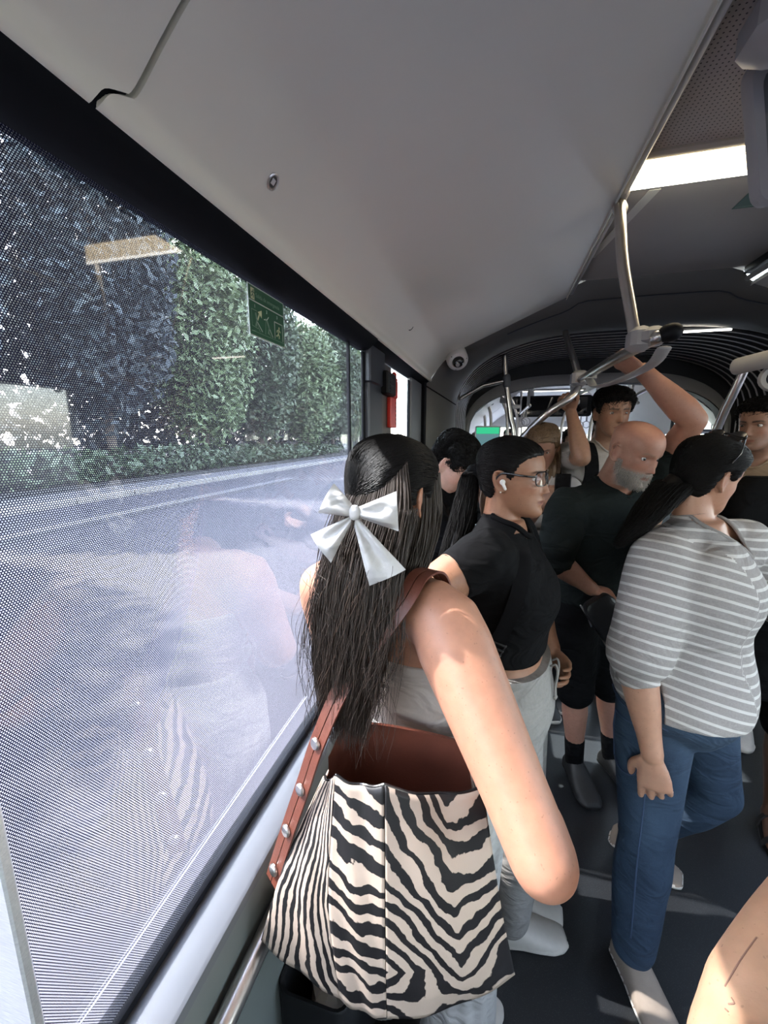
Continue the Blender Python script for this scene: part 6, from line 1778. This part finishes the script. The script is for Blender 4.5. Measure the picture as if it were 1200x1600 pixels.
for sg, k in ((1, 'R'), (-1, 'L')):
    s0 = ym.nk + ym.Ru * sg * .115; up = V(0, 0, .034)
    ribbon(MB(), [s0 - ym.Fu * .13 - V(0, 0, .02), s0 - ym.Fu * .05 + up * .4, s0 + ym.Fu * .03 + up * .2, s0 + ym.Fu * .105 - V(0, 0, .06), s0 + ym.Fu * .128 - V(0, 0, .17), s0 + ym.Fu * .10 + ym.Ru * sg * .03 - V(0, 0, .30)], .068, .012, [(-.3 * ym.Fu + V(0, 0, 1)), V(0, 0, 1), V(0, 0, 1) + ym.Fu * .5, ym.Fu + V(0, 0, .5), ym.Fu, ym.Fu], 30).build('shoulder_strap', C_BLACK, bk)
# man looking down
dm_ = simple('person', 'pale young man with dark wavy hair looking down, black tee, beside the pillar', 1.72, -0.215, 1.80, 100, 'm', hair_messy(H_DARK, 1900), C_BLACK, C_KHAKI, (0.464, 0.276, 0.22), 22,
    head=(-0.172, 1.715, 1.500), hyaw=98, hpitch=46, vox=.0055, neck=(-0.235, 1.775, 1.415), face=dict(brow=(.03, .02, .015)),
    arms={'R': dict(elbow=(-0.13, 1.60, 1.10), wrist=(0.06, 1.63, 1.14), dir=(.9, .2, .2), palm=(0, .4, .9), curl=.7), 'L': dict(elbow=(-0.13, 1.99, 1.10), wrist=(0.05, 1.93, 1.15), dir=(.9, -.2, .2), palm=(0, -.4, .9), curl=.7)})
ph = empty('phone', (0.13, 1.76, 1.2), 'dark phone held by the man looking down', 'phone'); MB().box(.09, .10, 1.72, 1.80, 1.12, 1.27, .004).build('body', GLASSF, ph)
# man in tan at the right edge
tm = simple('person', 'dark-haired young man in a tan top at the right edge, facing the camera', 1.80, 1.27, 2.52, 212, 'm', hair_fringe(H_DARK, 1500, .03, 13, False), C_TAN, C_KHAKI, (0.272, 0.14, 0.092), 23,
    shoes=SH_WHITE, head=(1.235, 2.435, 1.668), hyaw=232, hpitch=3, vox=.0045, neck=(1.265, 2.49, 1.50), face=dict(brow=(.012, .008, .007), browa=.95, lash=True, stubble=((.12, .075, .055), .30), gaze=(.2, -.15)))
b = MB(); o_ = tm.center(.72) + tm.Fu * .142 + tm.Ru * .02
b.box(o_[0] - .012, o_[0] + .012, o_[1] - .014, o_[1] - .004, o_[2] - .03, o_[2] + .03, .003)
wb = empty('badge', tuple(o_), 'small pale blue badge hanging on the tan top', 'badge'); b.build('card', C_GREYBLUE, wb)
# woman with ash blond hair behind the glasses
bl = simple('person', 'woman with ash blond hair behind the woman with glasses, black bracelet, looking at a phone', 1.66, 0.235, 2.40, 172, 'f', hair_long(H_BLOND, 900, .2), C_WHITE, C_KHAKI, (0.288, 0.152, 0.104), 24,
    head=(0.245, 2.34, 1.560), hyaw=196, hpitch=26, neck=(0.235, 2.385, 1.385), vox=.006, sleeve=.45, eyes=True,
    arms={'R': dict(elbow=(0.135, 2.21, 1.13), wrist=(0.235, 2.105, 1.285), dir=(.45, -.15, .75), palm=(.2, .9, .1), curl=.7), 'L': dict(elbow=(0.42, 2.27, 1.12), wrist=(0.37, 2.11, 1.24), dir=(-.3, -.2, .8), palm=(-.5, .7, 0), curl=.7)})
b = MB(); w_ = bl.arms['R']['wrist']; e_ = nrm(bl.arms['R']['elbow'] - w_); u_ = nrm(np.cross(e_, [1, 0, 0])); v_ = np.cross(e_, u_)
b.tube([w_ + e_ * .03 + .030 * (math.cos(t) * u_ + math.sin(t) * v_) for t in np.linspace(0, 6.28, 20)], .0045, 6, rnd_=False)
br_ = empty('bracelet', tuple(w_), 'black bracelet on the wrist of the woman with ash blond hair', 'bracelet'); b.build('band', GLASSF, br_)
p2 = empty('phone', (0.30, 2.06, 1.38), 'black phone with camera bumps held up by the woman with ash blond hair', 'phone')
MB().box(.275, .345, 2.035, 2.045, 1.30, 1.445, .004).build('body', GLASSF, p2)
for q in ((.29, 1.43), (.31, 1.43), (.29, 1.41)): MB().tube([(q[0], 2.037, q[1]), (q[0], 2.032, q[1])], .006, 10, rnd_=False).build('camera_lens', M['lens'], p2)
# dark-dressed person at the right edge
dk = simple('person', 'person in black at the right edge, with white-piped black skirt and sandals', 1.66, 1.075, 1.86, 205, 'f', hair_long(H_DARK, 500, .2), C_BLACK, C_BLACKSHORT, (0.104, 0.052, 0.032), 25, girth=1.1, vox=.007, sleeve=1.2, shorts=True, head=(1.16, 1.86, 1.53), hyaw=160, shoes=None)
b = MB(); b.loft(dk.torso(-.45, .12, .05, 12, 40, .10)); dk.cloth('skirt', b, C_BLACKSHORT, vox=.01, wr=.008, wscale=(8, 20))
R_ = dk.torso(-.30, -.29, .088, 2, 60)[0]; b = MB(); b.tube(list(R_) + [R_[0], R_[1]], .004, 6, rnd_=False); b.build('white_piping', C_WHITE, dk.root)
# second bag of the person in black
bb_ = empty('black_shoulder_pack', (0.93, 1.77, 1.3), 'big black pack carried on the shoulder of the person in black', 'backpack')
b = MB(); b.loft(np.array([[V(.955, 1.75, z) + V(math.copysign(abs(math.cos(t)) ** .6, math.cos(t)) * w, math.copysign(abs(math.sin(t)) ** .6, math.sin(t)) * d_, 0) for t in np.arange(20) * .31416] for z, w, d_ in ((1.05, .10, .05), (1.07, .15, .08), (1.28, .16, .09), (1.42, .14, .08), (1.475, .08, .04))])); b.build('body', C_BLACK, bb_)
ribbon(MB(), [(0.93, 1.72, 1.46), (1.0, 1.80, 1.47), (1.06, 1.90, 1.40)], .05, .008, (0, 0, 1), 14).build('strap', C_BLACK, bb_)

# passenger beside the camera: only the bare forearm with a fine line tattoo reaches into the picture
kn = Person('person', 'passenger whose bare forearm with a fine line tattoo fills the lower right corner', 1.68, (0.50, 0.02, 0.90), (0.50, 0.06, 1.40), 8, 'f', 1.0,
    arms={'L': dict(elbow=(0.230, 0.335, 1.075), wrist=(0.396, 0.519, 1.140), dir=(.6, .75, .2), palm=(.6, -.3, -.6), curl=.6), 'R': dict(elbow=(0.72, -0.1, 1.1), wrist=(0.76, 0.1, 1.05), dir=(0, 1, 0), palm=(-1, 0, 0), curl=.5)},
    shoulders={'L': (0.335, 0.09, 1.285)}, tone=(0.32, 0.188, 0.12), voxel=.0048, armg=1.0, seed=31)
kn.body()
kn.shirt(C_GREYBLUE, hem=.0, top=.95, sleeve=.4, vox=.01)
kn.trousers(C_KHAKI, waist=.1, ease=.014, length=1.92, leg_ease=.02, vox=.01)
for k in 'RL': kn.shoe(k, SH_WHITE, SH_SOLE)
INK = mat('faded_ink', (0.16, 0.085, 0.06), .6)
for pts in ([(.205, .302, 1.265), (.192, .295, 1.243), (.179, .287, 1.218)], [(.1855, .2865, 1.208), (.188, .2865, 1.2035), (.184, .286, 1.2015)], [(.181, .284, 1.198), (.1835, .2845, 1.196)]): drape(kn.obj, pts, (0.37, 0.566, -0.733), 'tattoo_line', INK, .0007, 24, .0002, parent=kn.root)

# far passengers in the rear car
far = [(-0.18, 4.75, 1.63, 170, 'm', hair_messy(H_GREY, 700), C_BROWN, (0.31, 0.186, 0.1364), 'grey-haired passenger with dark glasses at the far left of the rear car'),
       (0.62, 3.75, 1.66, 185, 'm', hair_fringe(H_DARK, 500, .03, 10, False), C_BLACK, (0.341, 0.186, 0.124), 'dark-haired passenger in black behind the raised arm of the young man'),
       (0.10, 4.2, 1.60, 160, 'f', hair_long(H_BROWN, 500), C_GREYBLUE, (0.3224, 0.1922, 0.1364), 'long-haired passenger in grey blue just past the bellows'),
       (0.45, 5.2, 1.68, 200, 'm', hair_fringe(H_DARK, 400, .03, 10, False), C_WHITE, (0.31, 0.186, 0.1364), 'passenger in white in the middle of the rear car'),
       (1.05, 4.9, 1.72, 170, 'm', hair_fringe(H_BROWN, 400, .03, 10, False), C_DKGREEN, (0.279, 0.1612, 0.1116), 'passenger in dark green on the right of the rear car'),
       (0.95, 6.6, 1.66, 180, 'f', hair_long(H_DARK, 400), C_TAN, (0.31, 0.186, 0.1364), 'passenger in tan far back in the rear car'),
       (0.2, 6.9, 1.70, 190, 'm', hair_fringe(H_DARK, 400, .03, 10, False), C_BROWN, (0.2976, 0.1736, 0.124), 'passenger in brown farthest back on the left')]
for i, (x, y, h, yw, sx, hk, sm, tn, lab) in enumerate(far):
    p = simple('person', lab, h, x, y, yw, sx, hk, sm, C_KHAKI, tn, 40 + i, vox=.010, group='passengers in the rear car')
    if i == 0: spectacles(p, 'spectacles', 'dark spectacles worn by the grey-haired passenger', M['lens'])

# ================================================================== zebra tote
tote = empty('zebra_tote', (-0.15, 0.57, 0.68), 'large zebra-striped hide tote with red-brown leather straps, hanging behind the woman with the bow', 'bag')
def zebra():
    m, nt, b = newmat('zebra_hide'); N = nt.nodes.new; L = nt.links.new
    at = N('ShaderNodeAttribute'); at.attribute_name = 'zphase'; tc = N('ShaderNodeTexCoord')
    n1 = N('ShaderNodeTexNoise'); n1.inputs['Scale'].default_value = 12; n1.inputs['Detail'].default_value = 3; L(tc.outputs['Object'], n1.inputs['Vector'])
    n2 = N('ShaderNodeTexNoise'); n2.inputs['Scale'].default_value = 160; n2.inputs['Detail'].default_value = 3; L(tc.outputs['Object'], n2.inputs['Vector'])
    a = N('ShaderNodeMath'); a.operation = 'MULTIPLY_ADD'; a.inputs[1].default_value = 2.0; L(n1.outputs['Fac'], a.inputs[0]); L(at.outputs['Fac'], a.inputs[2])
    c = N('ShaderNodeMath'); c.operation = 'MULTIPLY_ADD'; c.inputs[1].default_value = .13; L(n2.outputs['Fac'], c.inputs[0]); L(a.outputs[0], c.inputs[2])
    p = N('ShaderNodeMath'); p.operation = 'MULTIPLY'; p.inputs[1].default_value = 6.28318; L(c.outputs[0], p.inputs[0])
    s = N('ShaderNodeMath'); s.operation = 'SINE'; L(p.outputs[0], s.inputs[0])
    n3 = N('ShaderNodeTexNoise'); n3.inputs['Scale'].default_value = 22; n3.inputs['Detail'].default_value = 2; L(tc.outputs['Object'], n3.inputs['Vector'])
    th = N('ShaderNodeMapRange'); th.inputs['From Min'].default_value = .3; th.inputs['From Max'].default_value = .7; th.inputs['To Min'].default_value = -.55; th.inputs['To Max'].default_value = .60; L(n3.outputs['Fac'], th.inputs['Value'])
    g = N('ShaderNodeMath'); g.operation = 'SUBTRACT'; L(s.outputs[0], g.inputs[0]); L(th.outputs[0], g.inputs[1])
    r = N('ShaderNodeMapRange'); r.inputs['From Min'].default_value = -.06; r.inputs['From Max'].default_value = .06; L(g.outputs[0], r.inputs['Value'])
    mx = N('ShaderNodeMix'); mx.data_type = 'RGBA'; mx.inputs['A'].default_value = (0.38, 0.2964, 0.2394, 1); mx.inputs['B'].default_value = (0.010, 0.009, 0.010, 1); L(r.outputs[0], mx.inputs['Factor'])
    L(mx.outputs['Result'], b.inputs['Base Color']); b.inputs['Roughness'].default_value = .42; b.inputs['Specular IOR Level'].default_value = .35
    n4 = N('ShaderNodeTexNoise'); n4.inputs['Scale'].default_value = 900; L(tc.outputs['Object'], n4.inputs['Vector'])
    bp_ = N('ShaderNodeBump'); bp_.inputs['Strength'].default_value = .25; bp_.inputs['Distance'].default_value = .001; L(n4.outputs['Fac'], bp_.inputs['Height']); L(bp_.outputs[0], b.inputs['Normal'])
    return m
ZEB = zebra()
# corner columns (bottom, middle, top): A window-side back, B front-left crease, S front seam, C front-right, D back-right
COLS = {'A': [(-.352, .490, .760), (-.318, .530, .89), (-.262, .575, 1.030)],
        'B': [(-.208, .492, .690), (-.225, .498, .88), (-.226, .540, 1.072)],
        'S': [(-.125, .484, .700), (-.128, .486, .88), (-.143, .535, 1.080)],
        'C': [(.073, .580, .722), (.042, .570, .87), (.005, .603, 1.048)],
        'D': [(.020, .680, .690), (.0, .680, .87), (-.030, .690, 1.050)],
        'E': [(-.330, .660, .660), (-.31, .670, .85), (-.250, .665, 1.060)]}
cols = {k: cr(v, 40) for k, v in COLS.items()}
def zphase(face, s, t):
    """stripe phase on the hide: s across the face, t up"""
    if face == 'AB': return 8.2 * s + .9 * np.sin(3.0 * t + 1) * (1 - t) + 1.3 * t * (s - .5) - 2.0 * np.maximum(0, .30 - t) * np.abs(s - .35) * 6
    if face == 'BS':
        y = (1 - t) * 350; x = s * 62
        return (y - .42 * x * np.clip((.75 - (1 - t)) * 3, -1.1, 1) ) / 36. + .25 * np.sin(5 * t)
    if face == 'SC':
        y = (1 - t) * 345; x = s * 205
        k = np.where(x < 118, 1.15 + .25 * np.sin(t * 7), -.55 - .35 * np.sin(t * 5 + 1)) * np.clip((.92 - (1 - t)) * 5, -.55, 1)
        return (y - k * (x - 118)) / 37. + .2 * np.sin(x / 40.)
    return 6 * t + 3 * s + 0 * t
def panel(name, a, b_, n, face, bulge):
    A, B = cols[a], cols[b_]; m = len(A); P = np.zeros((m, n, 3)); ph = np.zeros((m, n))
    mid = V(-.14, .62, .87)
    for i in range(m):
        t = i / (m - 1)
        for j in range(n):
            s = j / (n - 1); p = A[i] * (1 - s) + B[i] * s
            d = np.cross(B[i] - A[i], [0, 0, 1.]); d = nrm(d); d = d if d @ (p - mid) > 0 else -d
            w_ = .0035 * math.sin(9 * s + 6 * t) * math.sin(math.pi * s)
            sag = -.022 * math.sin(math.pi * s) * (1 - t) ** 4 * (1 if face in ('SC',) else .5)
            top = -.010 * math.sin(math.pi * s) * t ** 6
            P[i, j] = p + d * (bulge * math.sin(math.pi * s) * (1 - .55 * t) * min(1, t * 6 + .2) + w_) + V(0, 0, sag + top); ph[i, j] = zphase(face, s, t)
    idx = np.arange(m * n).reshape(m, n)
    f = np.stack([idx[:-1, :-1], idx[:-1, 1:], idx[1:, 1:], idx[1:, :-1]], -1).reshape(-1, 4)
    o = mk(name, P.reshape(-1, 3), f, ZEB); fixn(o); set_attr(o, 'zphase', ph.ravel())
    md = o.modifiers.new('s', 'SOLIDIFY'); md.thickness = .004; md.offset = -1
    rebase(o, tote); return P
pAB = panel('gusset', 'A', 'B', 34, 'AB', .004); pBS = panel('front_panel', 'B', 'S', 18, 'BS', .003); pSC = panel('front_panel', 'S', 'C', 44, 'SC', .016)
panel('gusset', 'C', 'D', 14, 'AB', .01); panel('back_panel', 'D', 'E', 30, 'XX', .004); panel('back_panel', 'E', 'A', 10, 'XX', .004)
bt = np.vstack([pAB[0], pBS[0][1:], pSC[0][1:], [cols['D'][0]], [cols['E'][0]]]); c_ = bt.mean(0)
b = MB(); b.add(np.vstack([bt, c_]), [(i, (i + 1) % len(bt), len(bt)) for i in range(len(bt))]); b.build('base', LEATHER, tote)
for P_, nm in ((pAB, 0), (pBS, 1), (pSC, 2)):
    b = MB().tube(P_[-1] + V(0, 0, .0005), .0026, 8); b.build('rim_binding', GLASSF, tote)
b = MB().tube(pBS[:, -1] + V(0, -.001, 0), .0016, 6); b.build('seam', GLASSF, tote)
b = MB().tube(pAB[:, -1] + V(0, -.001, 0), .0016, 6); b.build('seam', GLASSF, tote)
# leather lining standing up behind the rim
li = MB(); R_ = []
for z, k in ((.90, 0), (1.01, .0), (1.090, .012)):
    pts = cr([(-.255, .575, z - .02), (-.235, .630, z + .004), (-.13, .652, z), (-.01, .656, z - .018), (.004, .615, z - .05)], 24); R_.append(pts)
R_ = np.array(R_); li.loft(np.concatenate([R_, (R_ + V(0, .006, 0))[::-1]]), closed=False); li.build('leather_lining', LEATHER, tote)
# straps: back leg runs from the gusset up under the hair and over the right shoulder
def strap(off, w):
    pts = [(-.352, .530, .83), (-.322, .538, .93), (-.290, .546, 1.03), (-.262, .556, 1.12), (-.222, .585, 1.22), (-.165, .592, 1.305), (-.128, .612, 1.362), (-.112, .655, 1.388), (-.090, .715, 1.372), (-.070, .745, 1.30), (-.045, .735, 1.18), (-.02, .70, 1.05)]
    nv = [(-.5, -.9, .1)] * 4 + [(-.3, -1, .2), (-.2, -1, .3), (0, -.9, .6), (.1, -.3, 1), (.2, .6, .8), (.6, .8, 0), (.5, .8, 0), (.5, .8, 0)]
    n = 80; P = cr(pts, n); NV = cr(nv, n); out = []
    for i in range(n):
        t = nrm(P[min(i + 1, n - 1)] - P[max(i - 1, 0)]); q = nrm(NV[i] - t * (NV[i] @ t)); out.append(P[i] + np.cross(t, q) * off)
    return np.array(out), NV, P
for off in (-.0085, .0085):
    pts, NV, _ = strap(off, .014)
    ribbon(MB(), pts, .015, .004, NV, 90).build('strap', LEATHER, tote)
_, NV, P = strap(0, 1)
for i in (2, 8, 14, 21):
    q = nrm(NV[i]); c_ = P[i] + q * .003; u = nrm(np.cross(q, [0, 0, 1])); v_ = np.cross(q, u)
    b = MB(); lathe(b, [(.0105, 0), (.0105, .003), (.0085, .0055), (.003, .0068)], c_, q, u, v_, 18); b.build('rivet', M['steel'], tote)
